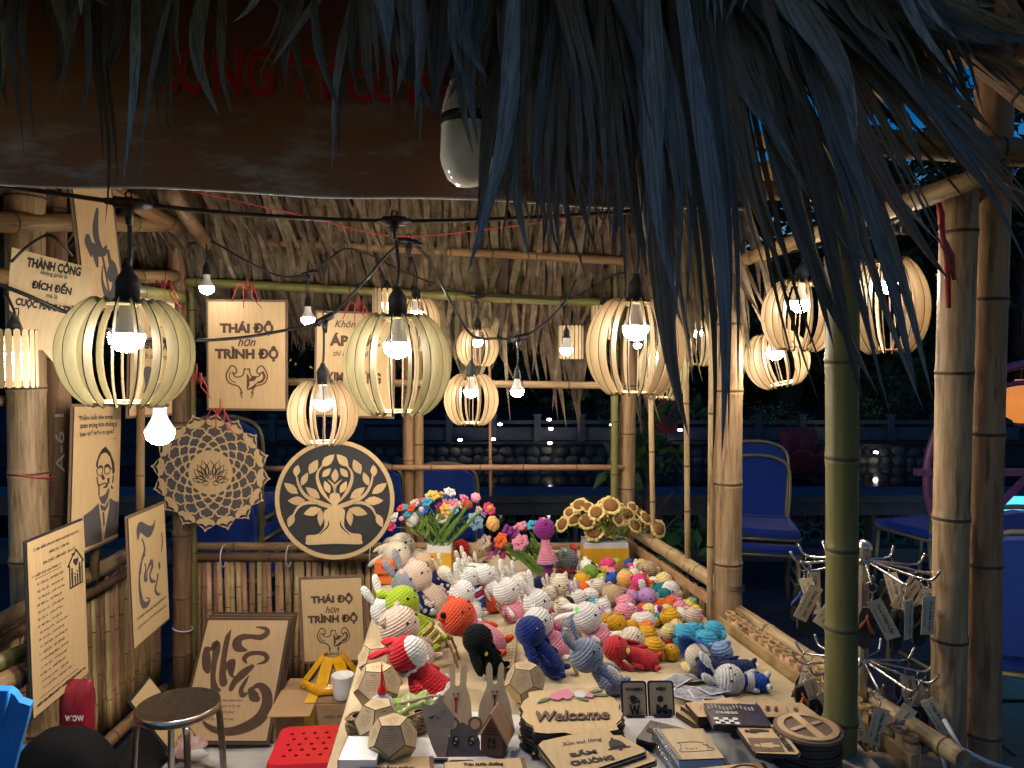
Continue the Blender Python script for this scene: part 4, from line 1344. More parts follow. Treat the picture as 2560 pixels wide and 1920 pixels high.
# portrait plaque
t, Mx, w, h = sign('portrait_plaque', 'plaque with an engraved man in glasses and suit', 'plaque', (180, 1016), (300, 1018), (182, 1392), (298, 1338), (2.6, 3.02))
zp = zoom(0, 960, 3.456)
def prow(s, x0, y0, x1, y1, hh, **kw):
    a, b_ = onplane(Mx, *zp(x0, y0)), onplane(Mx, *zp(x1, y1))
    put_text(t, s, (a.x + b_.x) / 2, (a.y + b_.y) / 2, (b_ - a).length, hh, M_INK, rot=math.atan2(b_.y - a.y, b_.x - a.x), **kw)
prow('“Phẩm chất bên trong', 672, 295, 970, 280, .026, bold=.015)
prow('quan trọng hơn những gì', 688, 365, 1010, 345, .026, bold=.015)
prow('bạn thể hiện ra ngoài”', 688, 435, 988, 405, .026, bold=.015)
prow('– – – ký', 945, 478, 1005, 468, .009)
for pts, sm in (([(720, 1140), (790, 1090), (850, 1030), (858, 1100), (872, 1200), (880, 1362), (735, 1412)], 0), ([(950, 985), (985, 1010), (1022, 1018), (1018, 1292), (900, 1338), (915, 1220), (940, 1080)], 0),
                ([(828, 715), (832, 680), (850, 620), (880, 565), (910, 540), (950, 590), (985, 680), (990, 760), (972, 780), (966, 700), (950, 630), (925, 600), (905, 590), (872, 608), (850, 655), (842, 722)], 0),
                ([(850, 965), (872, 975), (912, 950), (935, 900), (945, 915), (930, 985), (905, 1040), (875, 1030)], 0), ([(870, 800), (890, 780), (905, 820), (890, 832)], 0), ([(925, 815), (945, 810), (942, 860), (930, 862)], 0),
                ([(862, 1040), (905, 1060), (945, 990), (930, 1060), (905, 1100), (875, 1090)], 0), ([(882, 1110), (897, 1105), (905, 1210), (893, 1235)], 0)):
    shape(t, Mx, [zp(*p) for p in pts], M_GREYINK if len(pts) < 8 and pts[0][1] > 1100 or pts[0][1] > 960 else M_INK, smooth=sm)
art(t, Mx, [[(*zp(835, 740), 2), (*zp(850, 720), 3), (*zp(880, 722), 3), (*zp(885, 760), 2), (*zp(865, 790), 2), (*zp(840, 780), 2), (*zp(835, 745), 2)],
            [(*zp(900, 735), 2), (*zp(920, 712), 3), (*zp(945, 722), 3), (*zp(948, 755), 2), (*zp(930, 778), 2), (*zp(905, 770), 2), (*zp(900, 740), 2)],
            [(*zp(848, 725), 4), (*zp(868, 710), 6), (*zp(885, 725), 3)], [(*zp(900, 715), 3), (*zp(925, 698), 6), (*zp(950, 720), 3)], [(*zp(948, 730), 3), (*zp(985, 740), 2)],
            [(*zp(850, 890), 3), (*zp(862, 870), 3), (*zp(915, 858), 3), (*zp(920, 880), 6), (*zp(895, 895), 3)], [(*zp(835, 800), 1), (*zp(838, 840), 2), (*zp(850, 890), 2), (*zp(852, 960), 2)], [(*zp(975, 790), 2), (*zp(970, 850), 2)],
            [(*zp(960, 880), 2), (*zp(965, 900), 4)]], M_INK, 2.8, z=.0018)
# family rules board
t, Mx, w, h = sign('rules_board', 'tall board of family rules with a small house drawing', 'plaque', (66, 1358), (208, 1300), (86, 1795), (221, 1682), (2.2, 2.53), back=.006, mback=M_BLACKB)
R_ = [('5 câu thần chú sử dụng mọi lúc mọi nơi :', .5, .055, .82, .030, dict(bold=.02)), ('VÂNG DẠ - CẢM ƠN', .52, .105, .36, .026, dict(bold=.02)), ('XIN CHÀO - XIN PHÉP - XIN LỖI', .52, .150, .58, .026, dict(bold=.02)),
      ('* * NẾP ĐẸP GIA ĐÌNH * *', .30, .205, .50, .026, dict(bold=.02))]
rl = ['Cảm ơn _ khi được nhận', 'Xin lỗi _ khi mình sai', 'Muốn gì _ phải xin phép', 'Mở ra _ thì đóng lại', 'Làm vỡ _ biết nhặt lên', 'Lấy ra _ phải để vào', 'Mở lên _ thì tắt đi', 'Không biết _ học hỏi thêm', 'Làm hư _ phải sửa lại', 'Chờ lượt _ tam không tái',
      'Giới lời _ khi đã hứa', 'Làm không được _ cách nhờ', 'Trau quý _ để mình dùng', 'Bay ra _ phải dọn lại', 'Không vui bực _ chấp hậu', 'Là gia đình _ phải quan tâm']
for i, s in enumerate(rl):
    R_.append(('%02d. %s' % (i + 1, s), .33 + .012 * (len(s) - 20), .262 + i * .0405, .012 * len(s) + .19, .020, dict(shear=.3, bold=.012)))
R_.append(('MỘT GIA ĐÌNH NHỎ - NHIỀU HẠNH PHÚC TO', .5, .945, .88, .028, dict(bold=.024)))
lines(t, w, h, R_, M_INK)
mb = MB()
for y_ in (.228, .918):
    mb.poly([(-.40 * w, (.5 - y_) * h), (.05 * w if y_ < .5 else .3 * w, (.5 - y_) * h), (.05 * w if y_ < .5 else .3 * w, (.5 - y_) * h + .0012), (-.40 * w, (.5 - y_) * h + .0012)], .0002, .001)
mb.build('rule_line', M_INK, t)
H_ = [(.70, .39), (.70, .25), (.67, .25), (.76, .20), (.76, .185), (.79, .185), (.79, .195), (.835, .165), (.97, .255), (.94, .258), (.94, .39), (.70, .39)]
for a, b_ in zip(H_, H_[1:]):
    mb = MB(); mb.ribbon([((a[0] - .5) * w, (.5 - a[1]) * h), ((b_[0] - .5) * w, (.5 - b_[1]) * h)], [.018 * w] * 2, .0002, .0012, 2); mb.build('house_line', M_INK, t)
mb = MB()
for x, y0, y1, r in ((.745, .30, .38, .016), (.80, .335, .385, .012), (.845, .325, .385, .012), (.895, .285, .38, .017)):
    mb.ribbon([((x - .5) * w, (.5 - y0) * h), ((x - .5) * w, (.5 - y1) * h)], [r * 2.2 * w, r * 1.6 * w], .0002, .0012, 3); mb.disc(((x - .5) * w, (.5 - y0 + .02) * h), r * w, .0002, .0011, 10)
mb.ribbon([((.80 - .5) * w, (.5 - .235) * h), ((.825 - .5) * w, (.5 - .265) * h)], [.05 * w, .01 * w], .0002, .0012, 3); mb.ribbon([((.85 - .5) * w, (.5 - .235) * h), ((.825 - .5) * w, (.5 - .265) * h)], [.05 * w, .01 * w], .0002, .0013, 3)
mb.build('family_drawing', M_INK, t)
# Trí calligraphy
t, Mx, w, h = sign('calligraphy_board', 'hanging plaque with the grey brushed word Trí', 'plaque', (318, 1298), (409, 1260), (338, 1620), (425, 1542), (2.75, 3.13))
zt = zoom(0, 1380, 3.072)
art(t, Mx, [[(*zp(1190, 1335), 8), (*zp(1195, 1270), 24), (*zp(1215, 1235), 26), (*zp(1280, 1275), 30), (*zp(1320, 1240), 14), (*zp(1340, 1175), 2)], [(*zp(1225, 1340), 4), (*zp(1240, 1380), 6), (*zp(1248, 1440), 10), (*zp(1225, 1520), 9), (*zp(1212, 1640), 5)],
            [(*zt(1112, 20), 4), (*zt(1080, 90), 5), (*zt(1068, 200), 8), (*zt(1075, 310), 14), (*zt(1095, 400), 18), (*zt(1130, 400), 12), (*zt(1148, 360), 4), (*zt(1120, 350), 2)], [(*zt(1110, 90), 4), (*zt(1118, 130), 5), (*zt(1110, 200), 12), (*zt(1125, 215), 6), (*zt(1130, 140), 4), (*zt(1160, 75), 14), (*zt(1168, 110), 10), (*zt(1150, 170), 7), (*zt(1160, 220), 10), (*zt(1190, 225), 5)],
            [(*zt(1210, 175), 8), (*zt(1200, 240), 6), (*zt(1190, 290), 9), (*zt(1210, 325), 7), (*zt(1228, 318), 3)], [(*zt(1218, 85), 5), (*zt(1222, 105), 11), (*zt(1222, 125), 5)], [(*zp(1393, 1285), 2), (*zp(1400, 1370), 4), (*zp(1393, 1445), 2)]], M_GREYINK, 2.95)
lines(t, w, h, [('Trí nhân viên giúp nên nghiệp đủ', .5, .80, .82, .03, dict(shear=.35)), ('Lấy nhân trí để điều hướng lên', .5, .87, .80, .03, dict(shear=.35))], M_INK)
# Nhẫn calligraphy leaning on the back fence, and the boards behind it
Yn = (3.32, 3.32, 3.02, 3.02)
for d, lab in ((0, 'big leaning plaque with the brown brushed word Nhẫn'), (1, 'plain board propped directly behind the Nhẫn plaque'), (2, 'rearmost board of the leaning stack against the back fence')):
    off = (8 * d, -7 * d)
    yy = tuple(v + .028 * d for v in Yn)
    t, Mx2, w, h = sign('calligraphy_board', lab, 'plaque', (497 + off[0], 1551 + off[1]), (705 + off[0], 1553 + off[1]), (474 + off[0], 1850 + off[1]), (684 + off[0], 1850 + off[1]), yy, back=.013, mback=M_BROWN, group='leaning boards')
    if d == 0:
        Mx, tn, wn_, hn_ = Mx2, t, w, h
zn = zoom(440, 1380, 3.072)
S_ = [[(232, 745, 40), (232, 800, 66), (236, 880, 66), (245, 915, 40)], [(245, 745, 40), (275, 745, 30), (305, 705, 62), (310, 760, 60), (292, 860, 44), (285, 980, 40), (300, 1050, 56), (328, 1062, 34)],
      [(424, 598, 4), (400, 650, 40), (380, 740, 44), (362, 860, 44), (358, 950, 54), (366, 1005, 60)], [(370, 930, 10), (400, 860, 40), (440, 838, 36), (425, 900, 56), (430, 950, 24), (462, 966, 10)],
      [(425, 1050, 40), (450, 1000, 50), (520, 930, 66), (585, 880, 34)], [(560, 950, 4), (530, 1000, 30), (500, 1060, 34), (515, 1100, 40), (560, 1075, 10), (590, 1045, 24), (640, 1025, 44), (690, 1070, 70), (700, 1160, 84), (660, 1260, 92), (560, 1335, 82), (420, 1378, 60), (300, 1365, 44), (225, 1320, 22), (200, 1280, 5)],
      [(575, 1060, 44), (600, 1110, 72), (625, 1130, 44)], [(545, 855, 8), (525, 820, 36), (560, 785, 36), (620, 775, 30), (680, 785, 34), (700, 815, 36), (680, 845, 26), (622, 862, 5)],
      [(540, 755, 16), (480, 735, 66), (470, 690, 72), (510, 655, 50), (580, 650, 34), (650, 655, 44), (700, 625, 44), (690, 590, 30), (615, 576, 6)]]
art(tn, Mx, [[(*zn(x, y_), w_ / 3.072) for x, y_, w_ in s] for s in S_], M_BROWN, 3.15)
lines(tn, wn_, hn_, [('nhẫn lớn tiên phải nhục', .43, .685, .40, .028, dict(shear=.35)), ('trong muôn kiếp kia', .44, .73, .36, .028, dict(shear=.35)), ('muôn hạnh phúc', .42, .78, .30, .028, dict(shear=.35)), ('bên lâu đó cho qua', .40, .835, .34, .028, dict(shear=.35))], M_BROWN)
# diamond tilted plaque behind the steel stool
t, Mx, w, h = sign('thank_you_plaque', 'tilted Xin cảm ơn plaque on the floor behind the steel stool', 'plaque', (352, 1735), (396, 1676), (422, 1920), (466, 1858), (2.88, 3.0, 2.84, 2.96), back=.008, mback=M_BLACKB)
lines(t, w, h, [('Xin để', .5, .20, .4, .06, dict(shear=.2)), ('xe đúng chỗ', .5, .31, .8, .09, dict(bold=.02)), ('Xin cảm ơn!', .5, .84, .7, .07, dict(shear=.2))], M_INK)
# red ties on the hanging plaques
for px, py, Y in ((617, 725, 3.36), (895, 770, 3.42), (412, 720, 3.2), (490, 950, 3.3), (548, 1038, 3.28)):
    t = thing('string_knot', 'red plastic string knot ' + {617: 'above the large attitude plaque', 895: 'above the pressure plaque', 412: 'on the corner post beside the lantern', 490: 'hanging down over the mandala', 548: 'at the top of the mandala'}[px], 'string', P(px, py, Y), 'red string ties')
    for k in range(4):
        a = -.6 + k * .5
        mb = MB(); mb.tube([(0, 0, .0), (.03 * math.sin(a * 2), -.012, .03), (.05 * math.sin(a * 3), 0, .0 if k < 2 else -.03), (.07 * math.sin(a * 2.2), 0, -.05 - .03 * (k % 2))], [.003, .004, .003, .002], 5); mb.build('strand', M_STRING, t)
    mb = MB(); mb.tube([(0, 0, 0), (.005, 0, .045), (0, .01, .07)], .003, 5); mb.build('loop', M_STRING, t)

M_CHALK = mat('chalk', (.55, .53, .50), .9)
o = put_text(stall, 'A-6 1', 0, 0, .21, .032, M_CHALK, bold=.0, name='chalk_mark')
o.matrix_world = Matrix.Translation(P(150, 1108, 2.732)) @ Matrix.Rotation(math.pi / 2, 4, 'X') @ Matrix.Rotation(math.pi / 2, 4, 'Z')
# ------------------------------------------------------------------ mandala and tree of life discs
def fill_mesh(outer, holes, th, mats):
    cu = bpy.data.curves.new('lattice', 'CURVE')
    cu.dimensions = '2D'
    cu.fill_mode = 'BOTH'
    cu.extrude = th / 2
    for pts in [outer] + holes:
        s = cu.splines.new('POLY')
        s.points.add(len(pts) - 1)
        for p, q in zip(s.points, pts):
            p.co = (q[0], q[1], 0, 1)
        s.use_cyclic_u = True
    ob = bpy.data.objects.new('lattice', cu)
    me = bpy.data.meshes.new_from_object(ob)
    bpy.data.objects.remove(ob)
    bpy.data.curves.remove(cu)
    me.materials.clear()
    for m in mats:
        me.materials.append(m)
    for p in me.polygons:
        p.use_smooth = False
        if len(mats) > 1:
            p.material_index = 0 if abs(p.normal.z) > .5 else 1
    return me
Ym = 3.3
Mx, w, h = quad_frame((376, 1042), (676, 1046), (378, 1316), (676, 1318), Ym)
Mx.translation = P(527, 1181, Ym)
RM = 152 / F * Ym
t = thing('mandala_disc', 'openwork wooden mandala with a lotus in its centre', 'mandala', Mx)
NP = 16
def pol(r, a):
    return (r * RM * math.cos(a), r * RM * math.sin(a))
st = 2 * math.pi / NP
outer = []
for i in range(NP):
    a0 = i * st + .1
    for f_, r in ((0, .86), (.12, .885), (.28, .925), (.40, .945), (.5, 1.0), (.60, .945), (.72, .925), (.88, .885)):
        outer.append(pol(r, a0 + f_ * st))
holes = []
for i in range(NP):
    a = i * st + .1 + st / 2
    da = st / 2
    holes.append([pol(.955, a), pol(.915, a - .25 * da), pol(.895, a - .62 * da), pol(.875, a - .68 * da), pol(.865, a - .35 * da), pol(.885, a - .12 * da), pol(.905, a), pol(.885, a + .12 * da), pol(.865, a + .35 * da), pol(.875, a + .68 * da), pol(.895, a + .62 * da), pol(.915, a + .25 * da)])
    for rc, hr, off, wd in ((.768, .090, da, .95), (.672, .088, 0, .90), (.560, .072, da, .88), (.466, .056, 0, .86), (.392, .034, da, .80)):
        c = a + off
        if rc > .74:
            q = [(hr, 0), (.25 * hr, .28), (0, .8), (-.25 * hr, .28), (-hr, 0), (-.25 * hr, -.28), (0, -.8), (.25 * hr, -.28)]
        elif rc < .4:
            q = [(hr * .8, 0), (hr * .4, .7), (-hr * .7, .85), (-hr * .7, -.85), (hr * .4, -.7)]
        else:
            q = [(hr, 0), (.72 * hr, .22), (.55 * hr, .72), (-.2 * hr, .92), (-.45 * hr, .55), (-.85 * hr, .2), (-hr, 0), (-.85 * hr, -.2), (-.45 * hr, -.55), (-.2 * hr, -.92), (.55 * hr, -.72), (.72 * hr, -.22)]
        holes.append([pol(rc + dr, c + f_ * da * wd) for dr, f_ in q])
me = fill_mesh(outer, holes, .004, [M_PLY, M_BURN])
obj('lattice', me, t)
mb = MB(); mb.poly([(x * .955, y_ * .955) for x, y_ in outer], -.009, -.005); mb.build('backing', M_GREYINK, t)
k = RM / 1.0
for sgn in (-1, 1):
    for bx, by, tx, ty, wd in ((0, -.13, 0, .20, .09), (.05, -.10, .14, .20, .06), (.08, -.11, .22, .13, .05), (.10, -.13, .28, .05, .05), (.08, -.16, .26, -.07, .05), (.03, -.16, .14, -.19, .04), (.1, -.16, .31, -.11, .035)):
        for e in (0, 1):
            nx, ny = -(ty - by), (tx - bx)
            l = math.hypot(nx, ny)
            nx, ny = nx / l, ny / l
            s = 1 if e else -1
            mb = MB(); mb.ribbon([(sgn * bx * k, by * k), (sgn * ((bx + tx) / 2 + nx * wd * s) * k, ((by + ty) / 2 + ny * wd * s) * k), (sgn * tx * k, ty * k)], [.004 * k, (.022 if e else .012) * k, .004 * k], .002, .0032, 6)
            mb.build('lotus_line', M_INK, t)
o = put_text(t, 'ॐ', 0, -.01 * k, .085 * k, .075 * k, M_INK, z=.0033)
# tree of life
Yt = 3.3
c0 = P(837, 1249, Yt)
Mx = frame3(Vector((1, 0, 0)), Vector((0, .04, 1)).normalized(), Vector((1, 0, 0)).cross(Vector((0, .04, 1)).normalized()), c0)
RT = 150 / F * Yt
t = thing('tree_of_life_disc', 'round black disc with a pale tree and seated meditating figure', 'wall disc', Mx)
mb = MB(); mb.disc((0, 0), RT * .985, -.012, -.002, 64); mb.build('backing', M_BLACKB, t)
mb = MB(); mb.ring((0, 0), RT * .93, RT, -.0015, .004, 72); mb.build('rim', M_PLY, t)
zq = zoom(360, 1000, 3.456)
def q_(x, y_):
    a = onplane(Mx, *zq(x, y_))
    return (a.x, a.y)
def shp(pts, nm, sm=4):
    c = [Vector((*q_(*p), 0)) for p in pts]
    if sm:
        c = spline(c + [c[0]], sm)[:-1]
    mb = MB(); mb.poly([(v.x, v.y) for v in c], -.0015, .0035); mb.build(nm, M_PLY, t)
def lf(x0, y0, x1, y1, wd, nm='leaf'):
    dx, dy = x1 - x0, y1 - y0
    nx, ny = -dy, dx
    l = math.hypot(nx, ny)
    nx, ny = nx / l * wd, ny / l * wd
    pts = [(x0, y0), (x0 + dx * .25 + nx * .75, y0 + dy * .25 + ny * .75), (x0 + dx * .5 + nx, y0 + dy * .5 + ny), (x0 + dx * .78 + nx * .6, y0 + dy * .78 + ny * .6), (x1, y1),
           (x0 + dx * .78 - nx * .6, y0 + dy * .78 - ny * .6), (x0 + dx * .5 - nx, y0 + dy * .5 - ny), (x0 + dx * .25 - nx * .75, y0 + dy * .25 - ny * .75)]
    shp(pts, nm, 0)
AX = 1648
L_ = [(1535, 575, 1645, 470, 38), (1430, 640, 1500, 515, 40), (1310, 660, 1330, 560, 30), (1360, 740, 1415, 625, 28), (1330, 810, 1212, 718, 36), (1395, 870, 1243, 870, 38), (1290, 985, 1250, 1098, 32), (1520, 850, 1400, 755, 36), (1530, 940, 1380, 985, 40), (1530, 945, 1525, 1090, 30), (1540, 665, 1615, 590, 28), (1605, 805, 1560, 700, 28)]
for x0, y0, x1, y1, wd in L_:
    lf(x0, y0, x1, y1, wd)
    lf(2 * AX - x0 + 5, y0, 2 * AX - x1 + 15, y1, wd)
lf(1648, 710, 1655, 595, 32)
def br(pts):
    mb = MB(); mb.ribbon([q_(p[0], p[1]) for p in pts], [p[2] / 3.456 / F * Yt for p in pts], -.0015, .003, 6); mb.build('branch', M_PLY, t)
    mb = MB(); mb.ribbon([q_(2 * AX - p[0], p[1]) for p in pts], [p[2] / 3.456 / F * Yt for p in pts], -.0015, .003, 6); mb.build('branch', M_PLY, t)
br([(1610, 920, 34), (1520, 890, 40), (1400, 830, 28), (1340, 740, 20), (1318, 650, 12)])
br([(1500, 890, 20), (1400, 890, 26), (1330, 930, 20), (1290, 1000, 12)])
br([(1610, 880, 10), (1540, 790, 30), (1500, 690, 26), (1505, 620, 18), (1550, 560, 10)])
br([(1648, 790, 22), (1640, 740, 20), (1590, 690, 6)])
shp([(1648, 800), (1685, 812), (1695, 850), (1680, 890), (1672, 915), (1720, 940), (1738, 970), (1730, 1090), (1790, 1150), (1870, 1160), (1880, 1210), (1870, 1245), (1648, 1240), (1420, 1250), (1402, 1215), (1410, 1170), (1500, 1160), (1560, 1090), (1555, 980), (1570, 950), (1625, 915), (1615, 890), (1605, 850), (1612, 812)], 'seated_figure', 3)
mb = MB()
for sgn in (1, -1):
    f_ = lambda x: x if sgn > 0 else 2 * AX - x
    mb.ribbon([q_(f_(1595), 1040), q_(f_(1590), 1090), q_(f_(1520), 1160)], [.001, .007, .003], .0036, .0042, 5)
mb.build('arm_gap', M_BLACKB, t)
# ------------------------------------------------------------------ display table
TZ = .71
tb = thing('display_table', 'long display table covered with cream cloth', 'table', (.1, 2.2, 0))
XT = [(-.53, 3.5), (.50, 3.5), (.66, 2.6), (.74, 2.0), (.76, 1.35), (-.36, 1.35)]
mb = MB(); mb.poly([(x - .1, y - 2.2) for x, y in XT], TZ - .035, TZ - .008); mb.build('table_top', M_BAMB, tb)
for x, y in ((-.42, 3.3), (.48, 3.3), (.66, 1.5), (-.26, 1.5)):
    mb = MB(); mb.box((x - .1, y - 2.2, (TZ - .035) / 2), (.05, .05, TZ - .036)); mb.build('leg', M_BAMB, tb)
def sheet(name, label, fx, nx, ny, m, th=None):
    mb = MB()
    vs = [fx(i / nx, j / ny) for j in range(ny + 1) for i in range(nx + 1)]
    mb.add(vs, [(j * (nx + 1) + i, j * (nx + 1) + i + 1, (j + 1) * (nx + 1) + i + 1, (j + 1) * (nx + 1) + i) for j in range(ny) for i in range(nx)])
    return tag(mb.build(name, m), label, 'cloth')
def cloth_l(y):
    return lerp(-.37, -.54, min(1, max(0, (y - 1.35) / 2.05)))
def cloth_fx(u, v):
    y = lerp(1.30, 3.53, v)
    l, r = cloth_l(y) - .01, min(.80, WX(y) - .062)
    W = r - l
    s = u * (W + .55) - .55              # the first 0.55 m hang down the left side
    nz_ = noise.noise(Vector((s * 5, y * 5, 0))) * .010 + abs(noise.noise(Vector((s * 9 + y * 4, y * 3 - s * 5, 3)))) * .010 - .003
    if s < 0:
        fold = noise.noise(Vector((y * 7, s * 1.2, 5))) * .022
        return (l - .012 * min(1, -s * 20) + fold * min(1, -s * 4) - .03 * (-s), y, TZ + s + .004)
    return (l + s, y, TZ + .003 + max(0, nz_) * .8)
sheet('tablecloth', 'crumpled cream cloth draped over the display table', cloth_fx, 70, 90, M_CREAM)
def wc(u, v):
    x = lerp(-.33, .62, u)
    y = lerp(1.32, 1.86 + .02 * math.sin(u * 9), v)
    return (x, y, TZ + .0105 + noise.noise(Vector((x * 9, y * 9, 1))) * .0015)
sheet('white_sheet', 'white sheet spread under the plaques at the front of the table', wc, 30, 20, M_WHITEC)

def tabY(py, z=TZ):
    d = ray(1280, py)
    return (z - EYE.z) / d.z * d.y
# ------------------------------------------------------------------ crochet toys
col = dict(white=(.70, .68, .65), cream=(.68, .60, .47), beige=(.60, .45, .36), tan=(.46, .32, .19), brown=(.26, .11, .035), grey=(.27, .27, .32), bluegrey=(.24, .28, .38), lime=(.36, .50, .03), green=(.16, .28, .03), red=(.52, .02, .03), orange=(.70, .09, .035),
           pink=(.72, .26, .36), hot=(.62, .05, .18), mustard=(.68, .36, .02), yellow=(.76, .55, .12), pale=(.76, .62, .26), cyan=(.06, .38, .58), teal=(.015, .20, .22), blue=(.02, .09, .42), navy=(.012, .018, .10), royal=(.006, .028, .20), black=(.006, .009, .009),
           lilac=(.42, .24, .50), purple=(.22, .025, .20), peach=(.75, .42, .12), lightblue=(.26, .38, .62), sky=(.25, .42, .60), mint=(.20, .50, .26), bee=(.70, .40, .02), taupe=(.40, .29, .19), dgrey=(.11, .11, .12), flame=(.75, .13, .02))
def nameof(c):
    return c
def plush(label, head, foot, hd, hc, bc=None, ear='bunny', face=(1, -.35, .1), dz=0., fuzzy=False, squash=1.0, arms=True, legs=True, extra=None, lift=.012, dy=0., name='crochet_toy', eye=True, group='crochet toys on the table', earc=None, Y=None, bodyw=.86):
    Yf = Y or tabY(foot[1], TZ + lift)
    k = Yf / F
    Hh, Ft = P(*head, Yf + dy), P(*foot, Yf)
    r = hd * k / 2 * 1.03
    up = (Hh - Ft)
    L = max(up.length, r * .9)
    up.normalize()
    f = Vector(face)
    f = (f - up * f.dot(up))
    f.normalize()
    x = f.cross(up)
    Mx = frame3(x, f, up, Ft)
    t = thing(name, label, 'crochet toy', Mx, group)
    hm = yarn(col[hc], fuzzy=fuzzy)
    bm = yarn(col[bc or hc], fuzzy=fuzzy)
    em = yarn(col[earc or hc], fuzzy=fuzzy)
    mb = MB(); mb.ell((0, 0, 0), (r * squash, r * squash, r), 18, 12); hd_ = mb.build('head', hm, t, Matrix.Translation((0, 0, L)))
    HI = Matrix.Translation((0, 0, -L))
    nz_ = L - r * .72
    if nz_ > .01:
        bw = r * bodyw
        mb = MB(); mb.lathe([(.001, -.1 * r), (bw * .7, -.04 * r), (bw * 1.02, nz_ * .18), (bw, nz_ * .45), (bw * .8, nz_ * .75), (bw * .55, nz_), (.001, nz_ * 1.02)], 16); mb.build('body', bm, t)
        if arms:
            for s in (-1, 1):
                mb = MB(); mb.drop((s * bw * .75, 0, nz_ * .82), (s * bw * 1.15, bw * .55, nz_ * .38), r * .17, r * .17); mb.build('arm', hm, t)
        if legs:
            for s in (-1, 1):
                mb = MB(); mb.drop((s * bw * .45, 0, nz_ * .12), (s * bw * .75, bw * 1.15, -.02 * r), r * .22, r * .2); mb.build('leg', hm, t)
    if ear == 'bunny':
        wu = Mx.to_3x3().transposed() @ Vector((0, 0, 1))
        dr = (Vector((0, -.15, .75)) + wu * .7).normalized()
        for s in (-1, 1):
            mb = MB(); mb.drop((s * r * .35, -.1 * r, L + r * .72), Vector((s * r * .35, -.1 * r, L + r * .72)) + (dr + Vector((s * .28, 0, 0))) * r * 1.5, r * .34, r * .18); mb.build('ear', em, hd_, HI)
    elif ear == 'back':
        for s in (-1, 1):
            mb = MB(); mb.drop((s * r * .4, -.3 * r, L + r * .7), (s * r * .8, -1.75 * r, L + r * .95), r * .34, r * .18); mb.build('ear', em, hd_, HI)
    elif ear == 'floppy':
        for s in (-1, 1):
            mb = MB(); mb.drop((s * r * .55, -.1 * r, L + r * .75), (s * r * 1.25, -.25 * r, L - r * 1.9), r * .42, r * .20, side=(0, 1, 0)); mb.build('ear', em, hd_, HI)
    elif ear == 'bear':
        for s in (-1, 1):
            mb = MB(); mb.ell((s * r * .72, -.1 * r, L + r * .72), (r * .30, r * .16, r * .30), 12, 8); mb.build('ear', em, hd_, HI)
    elif ear == 'cat':
        for s in (-1, 1):
            mb = MB(); mb.lathe([(r * .36, 0), (r * .26, r * .25), (r * .10, r * .45), (.0005, r * .52)], 10, Matrix.Translation((s * r * .55, 0, L + r * .68)) @ Matrix.Rotation(s * .4, 4, 'Y') @ Matrix.Diagonal((1, .5, 1, 1))); mb.build('ear', em, hd_, HI)
    elif ear == 'elephant':
        for s in (-1, 1):
            mb = MB(); mb.ell((s * r * 1.05, -.1 * r, L + r * .1), (r * .5, r * .12, r * .5), 14, 8); mb.build('ear', em, hd_, HI)
        mb = MB(); mb.tube(spline([Vector((0, r * .8, L - r * .05)), Vector((0, r * 1.4, L + r * .1)), Vector((0, r * 1.75, L + r * .6))], 5), [r * .24, r * .23, r * .22, r * .21, r * .2, r * .19, r * .18, r * .17, r * .16, r * .15, r * .13], 10); mb.build('trunk', em, t)
    elif ear == 'beak':
        mb = MB(); mb.lathe([(r * .26, 0), (r * .2, r * .2), (.001, r * .5)], 10, Matrix.Translation((0, r * .92, L)) @ Matrix.Rotation(-math.pi / 2, 4, 'X') @ Matrix.Diagonal((1.2, .7, 1, 1))); mb.build('beak', yarn(col['mustard']), t)
    elif ear == 'horn':
        mb = MB(); mb.drop((0, -.5 * r, L + r * .7), (0, -1.15 * r, L + r * 1.25), r * .32, r * .3); mb.build('crest', em, t)
    elif ear == 'hair':
        mb = MB(); mb.ell((0, -.12 * r, .1 * r), (r * 1.06, r * 1.0, r * 1.0), 16, 10); mb.build('hair', em, t, Matrix.Translation((0, 0, L)))
    if eye:
        for s in (-1, 1):
            mb = MB(); mb.ell((s * r * .42 * squash, r * .86 * squash, L + r * .12), r * .095, 8, 6); mb.build('eye', M_EYE, hd_, HI)
        mb = MB(); mb.ell((0, r * .97 * squash, L - r * .08), (r * .09, r * .05, r * .06), 8, 5); mb.build('nose', M_EYE, hd_, HI)
    if extra:
        extra(t, r, L, nz_, r * bodyw)
    return t
def cheek(c='hot'):
    def f(t, r, L, nz_, bw):
        for s in (-1, 1):
            mb = MB(); mb.ell((s * r * .80, r * .52, L - r * .18), (r * .12, r * .2, r * .22), 10, 6, Matrix.Rotation(-s * .6, 3, 'Z')); mb.build('cheek', yarn(col[c]), t)
    return f
def sticker(t, r, L, nz_, bw):
    mb = MB(); mb.box((r * .45, -.1 * r, L + r * .88), (r * .42, r * .25, .0015), Euler((.1, .45, .3)).to_matrix()); mb.build('price_sticker', M_STICK, t)
M_STICK = mat('green_sticker', (.10, .62, .08), .5)
M_WHY = yarn(col['white'])
def frill(c, at=.98, rr=1.0):
    def f(t, r, L, nz_, bw):
        mb = MB(); mb.tube([(math.cos(a * .314) * bw * .72 * rr, math.sin(a * .314) * bw * .72 * rr, nz_ * at + .1 * r * (a % 2)) for a in range(20)], r * .10, 6, closed=True); mb.build('collar', yarn(col[c]), t)
    return f
def scarf(c):
    def f(t, r, L, nz_, bw):
        frill(c, .95, 1.1)(t, r, L, nz_, bw)
        mb = MB(); mb.drop((bw * .4, bw * .5, nz_ * .95), (bw * .7, bw * 1.1, nz_ * .25), r * .22, r * .08); mb.build('scarf_tail', yarn(col[c]), t)
    return f
